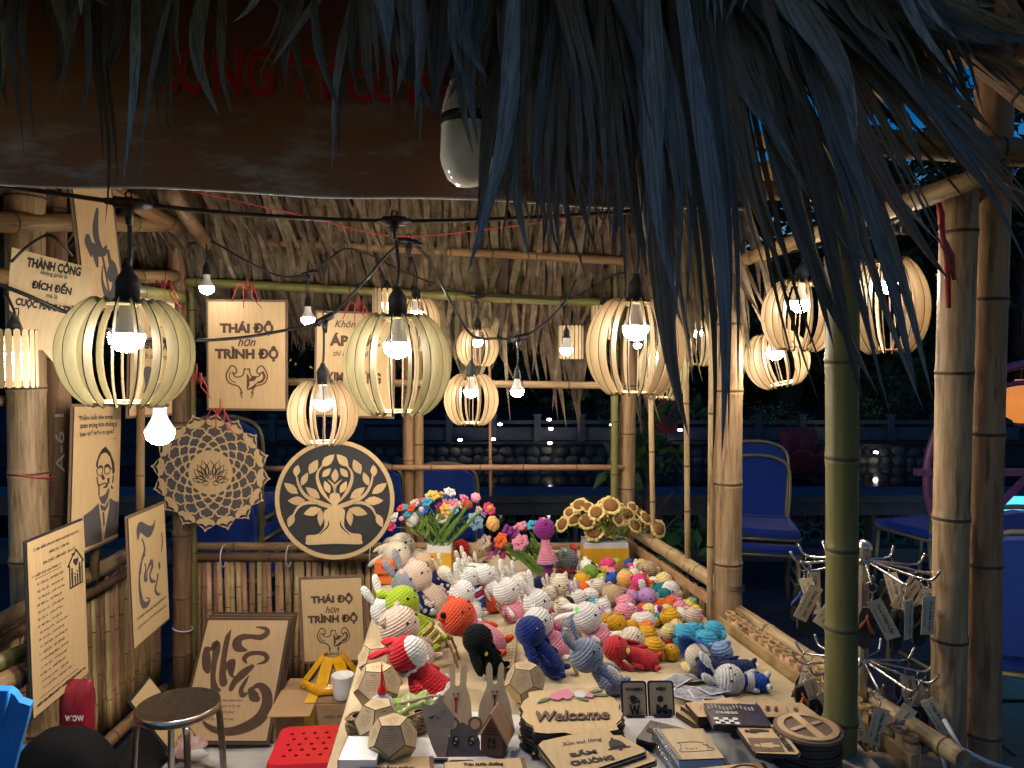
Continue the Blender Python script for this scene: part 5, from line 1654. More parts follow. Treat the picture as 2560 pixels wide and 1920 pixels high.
def band(c, f0=.3, f1=.5, rr=1.04):
    def f(t, r, L, nz_, bw):
        mb = MB(); mb.lathe([(bw * rr * .98, nz_ * f0), (bw * rr, nz_ * f0 + .001), (bw * rr * .99, nz_ * f1), (bw * .9, nz_ * f1 + .001)], 16); mb.build('band', yarn(col[c]), t)
    return f
def stripes(cs):
    def f(t, r, L, nz_, bw):
        for i, c in enumerate(cs):
            band(c, .12 + i * .16, .12 + i * .16 + .085, 1.05)(t, r, L, nz_, bw)
    return f
def skirt(c, hem=None):
    def f(t, r, L, nz_, bw):
        mb = MB(); mb.lathe([(bw * .6, nz_ * .95), (bw * .95, nz_ * .6), (bw * 1.35, nz_ * .12), (bw * 1.5, -.02 * r), (bw * 1.2, -.03 * r)], 18); mb.build('dress', yarn(col[c]), t)
        if hem:
            mb = MB(); mb.tube([(math.cos(a * .314) * bw * 1.52, math.sin(a * .314) * bw * 1.52, .02 * r + .12 * r * (a % 2)) for a in range(20)], r * .14, 6, closed=True); mb.build('hem', yarn(col[hem]), t)
            frill(hem, .98, 1.3)(t, r, L, nz_, bw)
    return f
def patch(c):
    def f(t, r, L, nz_, bw):
        mb = MB(); mb.ell((-.35 * r, .1 * r, L + .3 * r), (r * .78, r * .78, r * .74), 14, 9); mb.build('patch', yarn(col[c]), t)
    return f
def both(*fs):
    def f(*a):
        for g in fs:
            g(*a)
    return f
def argyle(t, r, L, nz_, bw):
    for i in range(3):
        mb = MB()
        for k in range(7):
            a = k * .9 + (i % 2) * .45
            mb.ell((math.cos(a) * bw * 1.0, math.sin(a) * bw * 1.0, nz_ * (.12 + i * .16)), (bw * .2, bw * .2, bw * .16), 6, 5)
        mb.build('knit_pattern', M_WHY, t)
    mb = MB(); mb.ell((bw * .5, bw * .85, nz_ * .68), (r * .13, r * .07, r * .13), 10, 6); mb.build('button', yarn(col['tan']), t)
Z5 = zoom(900, 1200, 3.687)
Z7 = zoom(850, 1600, 3.687)
ZS = zoom(1280, 1480, 5.267)
ZR = zoom(1350, 1200, 3.687)
RGT = (1, -.45, .25)
# row along the cloth edge
plush('cream bunny toy lying back under the mixed flowers, rear of the pair', Z5(385, 610), Z5(500, 760), 66, 'cream', ear='back', face=RGT)
plush('cream bunny toy with long ears, front of the pair by the tree disc', Z5(340, 690), Z5(500, 830), 72, 'cream', ear='back', face=RGT)
plush('tan bear toy with red cheek and dark knitted trousers', Z5(585, 790), Z5(800, 1060), 60, 'tan', 'navy', 'bear', RGT, extra=both(cheek(), argyle))
plush('pale beige toy leaning between the grey bunny and the tan bear', Z5(520, 890), Z5(745, 1210), 78, 'beige', ear='bear', face=RGT)
plush('grey bunny toy with red cheek and green price sticker', Z5(430, 950), Z5(660, 1220), 76, 'grey', 'navy', 'bunny', RGT, extra=both(cheek(), argyle, frill('cream'), sticker))
plush('lime green dinosaur toy with curled crest', Z5(390, 1130), Z5(690, 1540), 84, 'lime', ear='horn', face=RGT, arms=True, extra=stripes(['pale', 'pale', 'pale']), bodyw=.66)
plush('white bunny toy behind the pale pink bear, one ear up', Z5(240, 1200), Z5(430, 1440), 78, 'white', ear='bunny', face=RGT)
plush('pale pink bear toy above the red hooded bunny', Z5(365, 1350), Z7(760, 250), 100, 'beige', ear='bear', face=RGT)
plush('red hooded bunny toy in a red dress with white trim', Z7(620, 130), Z7(850, 500), 92, 'red', 'red', 'back', RGT, extra=both(skirt('red', 'white'), lambda t, r, L, n_, b_: MB().ell((0, .42 * r, .0), (r * .80, r * .68, r * .86), 16, 10).build('face', M_WHY, t, Matrix.Translation((0, 0, L)))), arms=True)
# second column
plush('red bear toy with black ear beside the mixed flowers', Z5(935, 620), Z5(980, 740), 40, 'red', ear='bear', earc='black', face=(-.2, -1, .2))
plush('caramel squirrel toy behind the white bunnies', Z5(1080, 650), Z5(1110, 740), 42, 'tan', ear='cat', face=(.6, -.6, .2))
plush('ivory bunny toy rearmost of the white bunny group', Z5(960, 800), Z5(1010, 960), 44, 'cream', ear='bunny', face=RGT)
plush('white bunny toy with striped shirt and green sticker', Z5(1000, 900), Z5(1110, 1190), 54, 'white', 'blue', 'bunny', RGT, extra=both(stripes(['blue', 'blue', 'white', 'red', 'white']), sticker))
plush('white bunny toy in a bright red coat', Z5(1140, 870), Z5(1230, 1180), 52, 'white', 'orange', 'back', RGT, extra=skirt('orange'))
plush('white bunny toy with tall ears behind the orange bear', Z5(940, 1040), Z5(1060, 1290), 64, 'white', ear='bunny', face=RGT)
plush('orange red bear toy with a black button ear and pink body', Z5(905, 1260), Z5(1280, 1590), 92, 'orange', 'pink', 'bear', RGT, earc='orange', extra=both(frill('pink'), lambda t, r, L, n_, b_: MB().ell((.72 * r, .05 * r, L + .74 * r), (.18 * r, .2 * r, .18 * r), 10, 6).build('black_ear', yarn(col['black']), t)))
plush('white bunny toy with a bent ear in a pink dress', Z5(1345, 1020), Z5(1440, 1290), 66, 'white', 'pink', 'bunny', RGT, extra=frill('cream'))
plush('white bunny toy with tall ear and pink scarf', Z5(1630, 1135), Z5(1780, 1450), 70, 'white', 'pink', 'bunny', RGT, extra=scarf('hot'))
plush('white cat eared toy peeping out behind the blue velvet bunny', Z5(1640, 1320), Z5(1850, 1630), 78, 'white', 'pink', 'bear', RGT, extra=frill('hot'))
plush('small white toy with a lilac ear behind the bunny in pink', Z5(1500, 930), Z5(1530, 1090), 46, 'cream', ear='bear', earc='lilac', face=(.6, -.7, .2))
plush('black velvet bunny toy with long drooping ears', Z5(1085, 1470), Z7(1440, 290), 76, 'black', ear='floppy', face=RGT, fuzzy=True, bodyw=.75, extra=lambda t, r, L, n_, b_: MB().ell((.5 * r, .4 * r, L - .9 * r), (.2 * r, .08 * r, .12 * r), 8, 5).build('yellow_bow', yarn(col['yellow']), t))
plush('deep blue velvet bunny toy with long hanging ears', Z5(1570, 1395), Z7(2010, 320), 76, 'royal', ear='floppy', face=RGT, fuzzy=True, bodyw=.72)
plush('cream cat toy with whiskers sitting behind the cow toy', Z5(1835, 960), Z5(1830, 1160), 52, 'cream', ear='cat', face=(.4, -.9, .2), extra=lambda t, r, L, n_, b_: [MB().bar((s * .45 * r, .86 * r, L - .15 * r + q * .12 * r), (s * .82 * r, .66 * r, L - .18 * r + q * .2 * r), .0012, .0012).build('whisker', M_EYE, t) for s in (-1, 1) for q in (-1, 0, 1)])
plush('white cow toy with black patch beside the pink scarf bunny', Z5(1880, 1175), Z5(1890, 1340), 50, 'cream', ear='bear', face=(.6, -.7, .2), extra=patch('black'))
plush('spotted white dog toy lying in front of the cow toy', Z5(1850, 1330), Z5(1900, 1370), 34, 'white', ear='bear', earc='black', face=(.5, -.8, .2), arms=False)
plush('purple doll in a pink dress standing with striped stockings', Z5(1700, 450), Z5(1745, 950), 52, 'purple', 'purple', 'bear', (.8, .2, .1), bodyw=.45, legs=False, name='crochet_doll',
      extra=lambda t, r, L, n_, b_: [MB().lathe([(b_ * .8, n_ * .98), (b_ * 1.2, n_ * .75), (b_ * 2.2, n_ * .5), (b_ * 2.1, n_ * .48)], 18).build('dress', yarn(col['pink']), t), MB().lathe([(b_ * 2.1, n_ * .50), (b_ * 2.4, n_ * .44), (b_ * 2.0, n_ * .44)], 18).build('skirt_hem', yarn(col['lilac']), t)]
      + [MB().lathe([(b_ * .42, n_ * (.05 + i * .075)), (b_ * .45, n_ * (.08 + i * .075)), (b_ * .42, n_ * (.11 + i * .075))], 10, Matrix.Translation((s * b_ * .55, 0, 0))).build('stocking_ring', yarn(col['white' if i % 2 else 'black']), t) for s in (-1, 1) for i in range(6)] + [MB().ell((0, 0, L + .95 * r), (.3 * r, .2 * r, .16 * r), 8, 6).build('bow', yarn(col['pink']), t)])
plush('dark grey elephant toy with a red collar strap by the purple doll', Z5(1905, 740), Z5(1895, 870), 58, 'dgrey', ear='bear', face=(.9, -.3, .2), extra=both(frill('red', 1.0, 1.4), sticker))
plush('navy toy lying at the feet of the purple doll', Z5(1660, 960), Z5(1690, 1040), 40, 'navy', ear=None, eye=False, face=RGT)
for hx, hy, fx, fy, d, lab in ((1090, 850, 1150, 1000, 44, 'ivory bunny toy between the striped shirt and red coat bunnies'), (1220, 1000, 1290, 1180, 48, 'white bunny toy behind the one in the pink dress'), (1440, 960, 1500, 1130, 50, 'white bunny toy right of the bent ear one'), (1560, 1060, 1620, 1230, 46, 'ivory bunny toy left of the pink scarf bunny'),
                             (770, 880, 850, 1050, 48, 'cream bunny toy between the tan bear and the striped bunny'), (1740, 1040, 1770, 1180, 40, 'small cream bunny toy beside the whiskered cat'), (2010, 1080, 2040, 1190, 40, 'white toy behind the pale lilac puppy')):
    plush(lab, Z5(hx, hy), Z5(fx, fy), d, 'white' if 'white' in lab else 'cream', 'pink' if 'pink' in lab else None, 'bunny', RGT)
# third column
plush('pale lilac puppy toy with big folded ear and green sticker', ZS(985, 335), ZS(1170, 660), 76, 'white', 'pink', 'back', RGT, extra=both(frill('white'), sticker))
plush('grey blue bunny toy reclining with white belly', ZS(980, 830), ZS(1400, 1290), 84, 'bluegrey', ear='bunny', face=RGT, bodyw=.72, extra=lambda t, r, L, n_, b_: MB().ell((0, .55 * b_, n_ * .45), (.62 * b_, .55 * b_, .34 * n_), 14, 9).build('belly', M_WHY, t))
plush('red velvet bunny toy lying on a stand, long ear trailing', ZS(1365, 745), ZS(1900, 960), 64, 'red', ear='floppy', face=(.1, -.8, .8), fuzzy=True, bodyw=.8, extra=lambda t, r, L, n_, b_: MB().ell((.2 * r, .8 * r, L - .75 * r), (.26 * r, .08 * r, .16 * r), 8, 5).build('yellow_bow', yarn(col['yellow']), t))
plush('cream bunny toy with long ear behind the red velvet one', ZS(1580, 625), ZS(1760, 800), 62, 'cream', 'lightblue', 'back', (.9, -.4, .3))
Z8 = zoom(1380, 1600, 3.16)
plush('white bunny toy in blue trousers lying by the leaflets', Z8(1400, 315), Z8(1700, 345), 76, 'white', 'blue', 'bunny', (.1, -.75, .7), Y=tabY(1728), dz=0, bodyw=.6, extra=band('white', .55, .8))
plush('navy velvet bear toy behind the white bunny in blue trousers', Z8(1230, 220), Z8(1600, 240), 56, 'navy', ear='bear', face=(-.2, -.7, .7), fuzzy=True, Y=tabY(1712))
plush('doll in a bright blue floppy hat with cream hair', Z8(1150, 130), Z8(1090, 250), 62, 'cream', 'pale', None, (.7, -.6, .2), name='crochet_doll', extra=lambda t, r, L, n_, b_: [MB().lathe([(r * 1.55, -.1 * r), (r * 1.1, .12 * r), (r * .95, .5 * r), (r * .6, .95 * r), (.001, 1.1 * r)], 16, Matrix.Translation((-.3 * r, -.55 * r, L)) @ Matrix.Rotation(-.9, 4, 'Y')).build('hat', yarn(col['blue']), t)])
plush('light blue bear toy with a pink bow beside the blue hat doll', Z8(1340, 100), Z8(1370, 210), 56, 'lightblue', ear='bear', face=(-.3, -.9, .2), extra=frill('pink', .95, 1.5))
# cyan elephants
plush('cyan elephant toy with raised trunk, nearest of the blue elephants', ZR(1320, 1450), ZR(1300, 1560), 64, 'cyan', ear='elephant', face=(-.1, -.5, 1))
plush('cyan elephant toy beside the fence, trunk up', ZR(1610, 1395), ZR(1590, 1490), 52, 'cyan', ear='elephant', face=(-.8, -.4, .5))
plush('cyan elephant toy between the other elephants and the blue bear', ZR(1530, 1490), ZR(1520, 1590), 58, 'cyan', ear='elephant', face=(.6, -.6, .3))
plush('small cyan elephant toy at the back of the elephants', ZR(1410, 1385), ZR(1420, 1450), 40, 'cyan', ear='elephant', face=(.2, -.9, .3))
plush('cyan toy with a red neck band by the mustard fox', ZR(1180, 1400), ZR(1170, 1560), 36, 'pale', 'cyan', None, (.5, -.8, .3), bodyw=.95, extra=band('red', .72, .92, 1.0))
# lacy ribbon lying on the cloth between the toys
for rb, lab in (([(1258, 1568), (1296, 1556), (1284, 1668), (1236, 1672)], 'perforated cream ribbon on the cloth left of the blue velvet bunny'), ([(1416, 1566), (1436, 1562), (1432, 1612), (1410, 1612)], 'short perforated ribbon under the pale lilac puppy')):
    q = [onz(*p, TZ + .016) for p in rb]
    c = sum(q, Vector()) / 4
    t = thing('lace_ribbon', lab, 'ribbon', c, 'perforated ribbons')
    mb = MB(); mb.poly([(p.x - c.x, p.y - c.y) for p in q], -.0008, 0); mb.build('band', M_CREAM, t)
    mb = MB()
    for i in range(14):
        for j in range(5):
            p = (q[0].lerp(q[1], (j + 1) / 6)).lerp(q[3].lerp(q[2], (j + 1) / 6), (i + .5) / 14) - c
            mb.disc((p.x, p.y), .0022, .0001, .0006, 6, .0036)
    mb.build('holes', M_BURN, t)
# the pile of little toys
ZP = zoom(1420, 1400, 6.144)
RS = random.Random(4)
pile = [(270, 140, 40, 'white', 'cow', 'white spotted head toy at the back beside the green turtle'), (345, 200, 38, 'green', 'turtle', 'green turtle toy with pink cheeks at the back of the pile'), (620, 95, 38, 'hot', None, 'magenta ball toy under the sunflower box'), (590, 180, 26, 'bee', 'bee', 'black striped bee toy in front of the magenta ball'),
        (745, 45, 24, 'lime', None, 'small lime toy peeping out at the sunflower box'), (810, 165, 34, 'brown', None, 'round brown curly toy at the back of the pile'), (940, 75, 24, 'blue', 'white', 'blue capped small toy near the far fence'), (955, 160, 30, 'hot', None, 'magenta toy right of the brown curly one'),
        (1070, 135, 36, 'cream', 'bear', 'cream pink bear toy leaning at the far fence'), (1225, 190, 42, 'taupe', 'elephant', 'taupe elephant toy against the far fence'), (1340, 165, 26, 'peach', None, 'orange toy behind the taupe elephant'), (1200, 45, 16, 'lightblue', 'bear', 'tiny light blue bear toy on top by the fence'),
        (180, 345, 38, 'mustard', 'cat', 'mustard cat toy with dark stripes at the edge of the pile'), (510, 290, 24, 'lime', None, 'lime toy between the turtle and the blue toy'), (690, 295, 30, 'blue', 'star', 'blue star shaped toy in the pile'), (875, 325, 42, 'peach', 'sticker', 'peach and white toy with green sticker'),
        (1000, 270, 34, 'cream', 'bear', 'cream toy just behind the peach one'), (1150, 300, 32, 'bee', 'bee', 'striped bee toy below the taupe elephant'), (1470, 325, 42, 'pale', None, 'pale yellow round toy near the fence'), (1310, 340, 24, 'white', None, 'white fluffy toy left of the pale yellow one'), (1575, 475, 46, 'white', None, 'large white ribbed toy beside the fence'),
        (470, 425, 40, 'cream', 'bear', 'cream ribbed toy left of the tan one'), (690, 545, 52, 'tan', 'bear', 'tan bear toy seen from behind, large in the pile'), (540, 465, 26, 'hot', None, 'magenta toy squeezed behind the tan bear'), (1110, 400, 42, 'hot', 'hoodw', 'magenta hooded toy above the lilac elephant'), (970, 585, 38, 'lilac', 'elephant', 'lilac elephant toy lying in the pile'),
        (1210, 600, 44, 'lilac', None, 'lilac round body next to the lilac elephant'), (1390, 470, 32, 'teal', 'bear', 'teal toy, upper of the two by the white ribbed one'), (1480, 560, 36, 'teal', 'pinkband', 'teal toy with a pale pink band'), (1690, 560, 28, 'beige', None, 'beige toy at the foot of the fence'), (340, 575, 40, 'white', 'duck', 'white and yellow duck toy at the edge of the pile'),
        (545, 725, 38, 'white', 'redbow', 'white cat toy with a red flower'), (890, 680, 44, 'pink', 'bear', 'pink toy below the lilac elephant'), (1320, 600, 28, 'mint', None, 'mint green toy beside the lilac body'), (1440, 690, 30, 'flame', 'tiger', 'orange tiger toy, left one of two'), (1590, 675, 32, 'flame', 'tiger', 'orange tiger toy with grey belt, right one of two'), (1130, 745, 26, 'flame', 'tiger', 'orange striped toy under the pink one'),
        (1710, 660, 26, 'pink', None, 'small pink toy right of the tigers'), (1850, 745, 34, 'yellow', 'beak', 'yellow toy at the fence foot'), (1900, 680, 26, 'mint', None, 'mint toy behind the yellow one'), (850, 850, 48, 'pink', 'bear', 'pink bear hooded toy in the middle of the pile'), (945, 790, 40, 'white', None, 'white head right of the pink hooded toy'), (1240, 790, 36, 'pale', 'bee', 'pale yellow striped toy in the middle'),
        (1380, 820, 30, 'white', 'navyhat', 'white toy with a dark plum cap'), (1520, 760, 26, 'pale', None, 'pale toy under the tigers'), (1570, 905, 46, 'mustard', 'cat', 'mustard dog toy with folded ear'), (1725, 880, 42, 'white', None, 'white head beside the mustard dog'), (1900, 910, 44, 'beige', 'bear', 'pale pink toy with yellow leaf near the fence'), (1740, 760, 36, 'pink', 'beak', 'pink winged toy near the fence'), (1110, 830, 26, 'yellow', None, 'yellow toy behind the cream one'),
        (1080, 945, 40, 'cream', None, 'cream toy next to the orange billed duck'), (1210, 1000, 48, 'white', 'duckorange', 'white duck toy with orange bill'), (1400, 920, 28, 'teal', None, 'teal toy with yellow beak in the middle'), (750, 1010, 50, 'mustard', 'bear', 'mustard bear toy at the near edge of the pile'), (970, 1060, 36, 'mustard', None, 'mustard ball toy beside the mustard bear'),
        (1215, 1180, 48, 'mustard', 'fox', 'mustard fox toy with black tipped tail'), (1320, 1400, 50, 'mustard', None, 'mustard round toy at the near end of the pile'), (1590, 1420, 40, 'mustard', 'bee', 'mustard striped toy behind the blue hat doll'), (560, 940, 34, 'mustard', 'duck', 'white and mustard toy right of the puppy'), (1660, 1010, 34, 'pale', 'bee', 'pale yellow bee toy in front of the mustard dog'),
        (1560, 1080, 28, 'pale', None, 'pale yellow head above the red neck band'), (610, 850, 26, 'cream', 'bear', 'small cream toy under the white cat'), (1480, 1280, 26, 'cyan', None, 'cyan paw toy under the fox'), (430, 230, 26, 'white', 'cow', 'white toy with black eye right of the turtle'), (1270, 870, 22, 'yellow', 'sticker', 'yellow toy with green sticker'), (660, 200, 26, 'pink', None, 'pink head between bee and brown toy'),
        (1000, 500, 26, 'red', None, 'red toy tucked behind the lilac elephant'), (90, 440, 30, 'lilac', None, 'lilac ring toy at the edge of the cloth'), (1810, 800, 28, 'pink', None, 'small pink toy under the yellow one'), (1960, 790, 30, 'yellow', 'beak', 'yellow chick at the foot of the fence'), (2000, 900, 26, 'pink', None, 'pink ball nearest the fence post')]
for x, y, d, c, kind, lab in pile:
    hx, hy = ZP(x, y)
    fy = hy + d * RS.uniform(.25, .42)
    fx = hx + RS.uniform(-.25, .25) * d
    face = Vector((RS.uniform(-.7, .7), -1, RS.uniform(.1, .9)))
    ex = {'bee': stripes(['black', 'black']), 'tiger': band('dgrey', .3, .5), 'sticker': sticker, 'pinkband': band('pink', .5, .75), 'turtle': cheek('pink'), 'cow': patch('black'), 'redbow': lambda t, r, L, n_, b_: MB().ell((.2 * r, .8 * r, L + .2 * r), (.28 * r, .12 * r, .26 * r), 8, 6).build('flower', yarn(col['red']), t),
          'hoodw': lambda t, r, L, n_, b_: MB().ell((0, .45 * r, L), (.75 * r, .65 * r, .78 * r), 12, 8).build('face', M_WHY, t), 'navyhat': patch('purple'), 'duck': lambda t, r, L, n_, b_: MB().ell((0, .3 * r, L - .05 * r), (.92 * r, .8 * r, .9 * r), 14, 9).build('yellow_face', yarn(col['mustard']), t),
          'duckorange': lambda t, r, L, n_, b_: MB().drop((0, .3 * r, L), (0, 1.9 * r, L - .2 * r), .75 * r, .6 * r, fat=.35).build('bill', yarn(col['flame']), t), 'fox': lambda t, r, L, n_, b_: [MB().drop((.4 * r, .3 * r, L - .6 * r), (1.6 * r, .9 * r, L - .7 * r), .28 * r).build('tail', yarn(col['mustard']), t), MB().ell((1.6 * r, .9 * r, L - .7 * r), .3 * r, 10, 7).build('tail_tip', yarn(col['black']), t)],
          'star': lambda t, r, L, n_, b_: [MB().drop((0, 0, L), (math.cos(a) * 1.5 * r, .2 * r, L + math.sin(a) * 1.5 * r), .35 * r, .3 * r, fat=.3).build('arm', yarn(col['blue']), t) for a in (.3, 1.55, 2.8, 4.1, 5.3)]}.get(kind)
    ear = {'bear': 'bear', 'cat': 'cat', 'elephant': 'elephant', 'beak': 'beak', 'duck': 'beak', 'fox': 'cat', 'cow': 'bear', 'redbow': 'cat', 'hoodw': 'bear', 'tiger': 'bear'}.get(kind)
    yb = tabY(hy + d * .6) + .01
    if kind == 'bee' or kind == 'tiger':
        fx, fy = hx + RS.choice((-1, 1)) * d * .9, hy + d * .3
    plush(lab, (hx, hy), (fx, fy), d * 1.02, c, ear=ear, face=face, Y=yb, extra=ex, arms=RS.random() < .5, legs=RS.random() < .6, bodyw=.8, eye=(c not in ('brown', 'tan') and RS.random() < .8), squash=RS.uniform(.95, 1.1), group='pile of little crochet toys')
PC = ['pink', 'cream', 'mint', 'yellow', 'white', 'cyan', 'hot', 'mustard', 'lilac', 'beige', 'lime', 'flame']
for i in range(34):
    x, y, d0, c0, kd0, lab0 = pile[(i * 2 + 5) % len(pile)]
    hx, hy = ZP(x + RS.choice((-1, 1)) * RS.uniform(95, 150), y + RS.uniform(-70, 90))
    if hx > 1280 + (WX(tabY(hy)) - .12) / tabY(hy) * F or hx < 1455:
        hx = ZP(x, 0)[0] - 12
    c = PC[(i * 5) % 12]
    d = RS.uniform(22, 32)
    plush('tiny %s toy tucked beside the %s' % ({'hot': 'magenta', 'flame': 'orange'}.get(c, c), ' '.join(lab0.split()[:9])), (hx, hy), (hx + RS.uniform(-6, 6), hy + d * .5), d, c, ear=RS.choice(('bear', 'cat', None, 'beak')), face=(RS.uniform(-.7, .7), -1, .5), Y=tabY(hy + d * .6) + .012, arms=False, legs=False, bodyw=.85, group='pile of little crochet toys')
# wooden doll stands under the leaning toys
def doll_stand(label, a, b, c, Yoff=0):
    """a: top of the back panel, b: its foot, c: end of the front lip (pixels)"""
    Yf = tabY(b[1], TZ + .01)
    A, B, Cc = P(*a, Yf + .13), P(*b, Yf + .10), P(*c, Yf + .09)
    A = B.lerp(A, .75)
    t = thing('doll_stand', label, 'doll stand', B, 'plywood doll stands')
    for dy in (-.03, .03):
        mb = MB(); mb.bar(A - B + Vector((0, dy, 0)), Vector((0, dy, 0)), .003, .022, up=(0, 1, 0)); mb.build('back_rail', [M_PLYR], t)
    mb = MB(); mb.bar(Vector((0, -.03, .004)), Cc - B + Vector((0, -.03, .004)), .003, .016, up=(0, 1, 0)); mb.bar(Vector((0, .03, .004)), Cc - B + Vector((0, .03, .004)), .003, .016, up=(0, 1, 0)); mb.build('foot', [M_PLYR], t)
    mb = MB(); mb.bar((A - B) * .6 + Vector((0, -.04, 0)), (A - B) * .6 + Vector((0, .04, 0)), .003, .02, up=(0, 0, 1)); mb.build('cross_piece', [M_PLYR], t)
doll_stand('plywood stand propping the red hooded bunny', Z7(395, 20), Z7(660, 500), Z7(760, 510))
doll_stand('plywood stand propping the lime dinosaur', Z5(640, 1270), Z5(940, 1600), Z5(1010, 1610))
doll_stand('plywood stand under the orange red bear', Z5(790, 1370), Z7(1140, 330), Z7(1240, 280))
doll_stand('plywood stand under the bunny with bent ear', Z5(1190, 1030), Z5(1450, 1420), Z5(1270, 1400))
doll_stand('plywood stand under the deep blue velvet bunny', Z5(1430, 1560), Z7(1990, 420), Z7(1900, 430))
doll_stand('plywood stand under the pale lilac puppy', ZS(820, 420), ZS(1000, 760), ZS(1090, 760))
doll_stand('plywood stand under the grey blue bunny', ZS(725, 800), ZS(960, 1230), ZS(1060, 1230))
doll_stand('plywood stand under the red velvet bunny', ZS(1560, 900), ZS(1900, 1120), ZS(1960, 1010))

# ------------------------------------------------------------------ crochet flowers
M_STEM = mat('green_yarn_stem', (.10, .17, .05), .9, var=.3, scale=60)
M_LEAFY = mat('green_yarn_leaf', (.12, .22, .03), .9, var=.35, scale=60, bump=.3)
def foam(label, px0, px1, py_top, py_bot, Y, dep):
    a, b_ = P(px0, py_bot, Y), P(px1, py_bot, Y)
    w = b_.x - a.x
    h = (py_bot - py_top) / F * Y
    t = thing('flower_block', label, 'flower holder', (a.x + w / 2, Y + dep / 2, TZ + .006))
    mb = MB(); mb.box((0, 0, h * .42), (w, dep, h * .84)); mb.build('yellow_box', mat('yellow_box', (.62, .33, .02), .5, var=.1, scale=10), t)
    mb = MB(); mb.box((0, 0, h * .94), (w * .97, dep * .97, h * .3)); mb.build('white_foam', M_WHITEC, t)
    return Vector((a.x + w / 2, Y + dep / 2, TZ + .006 + h * 1.05)), w
def flower(label, px, py, Y, root, d, colr, kind='cluster', centre=None, group='mixed crochet flowers', name='crochet_flower'):
    c = P(px, py, Y)
    root = Vector(root)
    t = thing(name, label, 'crochet flower', root, group)
    r = d / F * Y / 2
    hd = c - root
    ax = (hd.normalized() + Vector((RS.uniform(-.3, .3), -.75, .25))).normalized()
    mb = MB(); mb.tube(spline([Vector((0, 0, -.02)), hd * .5 + Vector((0, 0, .02)), hd - ax * r * .4], 5), .0022, 5); stem = mb.build('stem', M_STEM, t)
    n = RS.choice((1, 2))
    for k in range(n):
        b0 = hd * RS.uniform(.25, .55)
        mb = MB(); mb.drop(b0, b0 + Vector((RS.uniform(-.05, .05), RS.uniform(-.03, .01), RS.uniform(.03, .06))), .006, .003); mb.build('leaf', M_LEAFY, stem)
    x = ax.orthogonal().normalized()
    y = ax.cross(x)
    m = yarn(colr, .004)
    if kind == 'cluster':
        for k in range(7):
            if k < 6:
                p = hd + (x * math.cos(k * 1.047) + y * math.sin(k * 1.047)) * r * .62 + ax * RS.uniform(-.1, .25) * r
            else:
                p = hd + ax * r * .35
            mb = MB()
            for q in range(4):
                a = q * 1.57 + k
                mb.ell(p + (x * math.cos(a) + y * math.sin(a)) * r * .2, r * .21, 7, 5)
            mb.build('bloom', m, t)
    elif kind == 'daisy':
        for k in range(8):
            a = k * math.pi / 4
            dr = x * math.cos(a) + y * math.sin(a)
            mb = MB(); mb.drop(hd + dr * r * .3, hd + dr * r * 1.0 + ax * r * .1, r * .33, r * .16, side=ax.cross(dr), n=8); mb.build('petal', m, t)
        mb = MB(); mb.ell(hd + ax * r * .15, r * .42, 10, 7); mb.build('centre', yarn(centre or col['mustard'], .004), t)
    elif kind == 'rose':
        mb = MB(); mb.ell(hd, r * .78, 12, 8); mb.build('bud', m, t)
        for k in range(7):
            a = k * .9
            dr = x * math.cos(a) + y * math.sin(a)
            mb = MB(); mb.ell(hd + dr * r * .55 + ax * r * .2, (r * .42, r * .42, r * .5), 8, 6); mb.build('petal', m, t)
    elif kind == 'sun':
        ring_n = 13
        for k in range(ring_n):
            a = k * 2 * math.pi / ring_n
            dr = x * math.cos(a) + y * math.sin(a)
            mb = MB(); mb.drop(hd + dr * r * .55, hd + dr * r * 1.02 + ax * r * RS.uniform(-.1, .3), r * .27, r * .12, side=ax.cross(dr), n=8, fat=.55); mb.build('petal', m, t)
        mb = MB(); mb.ell((0, 0, 0), (r * .68, r * .68, r * .34), 18, 8)
        mb.build('seed_disc', SEED, t, frame3(x, y, ax, hd + ax * r * .12))
        mb = MB(); mb.ell((0, 0, 0), (r * .62, r * .62, r * .2), 14, 6); mb.build('green_back', M_LEAFY, t, frame3(x, y, ax, hd - ax * r * .12))
    return t
SEED = bpy.data.materials.new('brown_seed_crochet')
SEED.use_nodes = True
nt = SEED.node_tree
tc = nt.nodes.new('ShaderNodeTexCoord'); wv = nt.nodes.new('ShaderNodeTexWave'); wv.wave_type = 'RINGS'; wv.rings_direction = 'Z'; wv.inputs['Scale'].default_value = 55; wv.inputs['Distortion'].default_value = .6
nt.links.new(tc.outputs['Object'], wv.inputs['Vector'])
rp = nt.nodes.new('ShaderNodeValToRGB'); rp.color_ramp.elements[0].color = (.13, .05, .012, 1); rp.color_ramp.elements[1].color = (.30, .135, .035, 1)
nt.links.new(wv.outputs['Fac'], rp.inputs['Fac']); nt.links.new(rp.outputs[0], nt.nodes['Principled BSDF'].inputs['Base Color'])
bp = nt.nodes.new('ShaderNodeBump'); bp.inputs['Distance'].default_value = .002; nt.links.new(wv.outputs['Fac'], bp.inputs['Height']); nt.links.new(bp.outputs[0], nt.nodes['Principled BSDF'].inputs['Normal'])
nt.nodes['Principled BSDF'].inputs['Roughness'].default_value = .9
r0, w0 = foam('yellow edged foam block holding the mixed crochet flowers', 1066, 1128, 1372, 1438, 3.10, .14)
r0.x -= .01
Z3 = zoom(900, 1200, 5.267)
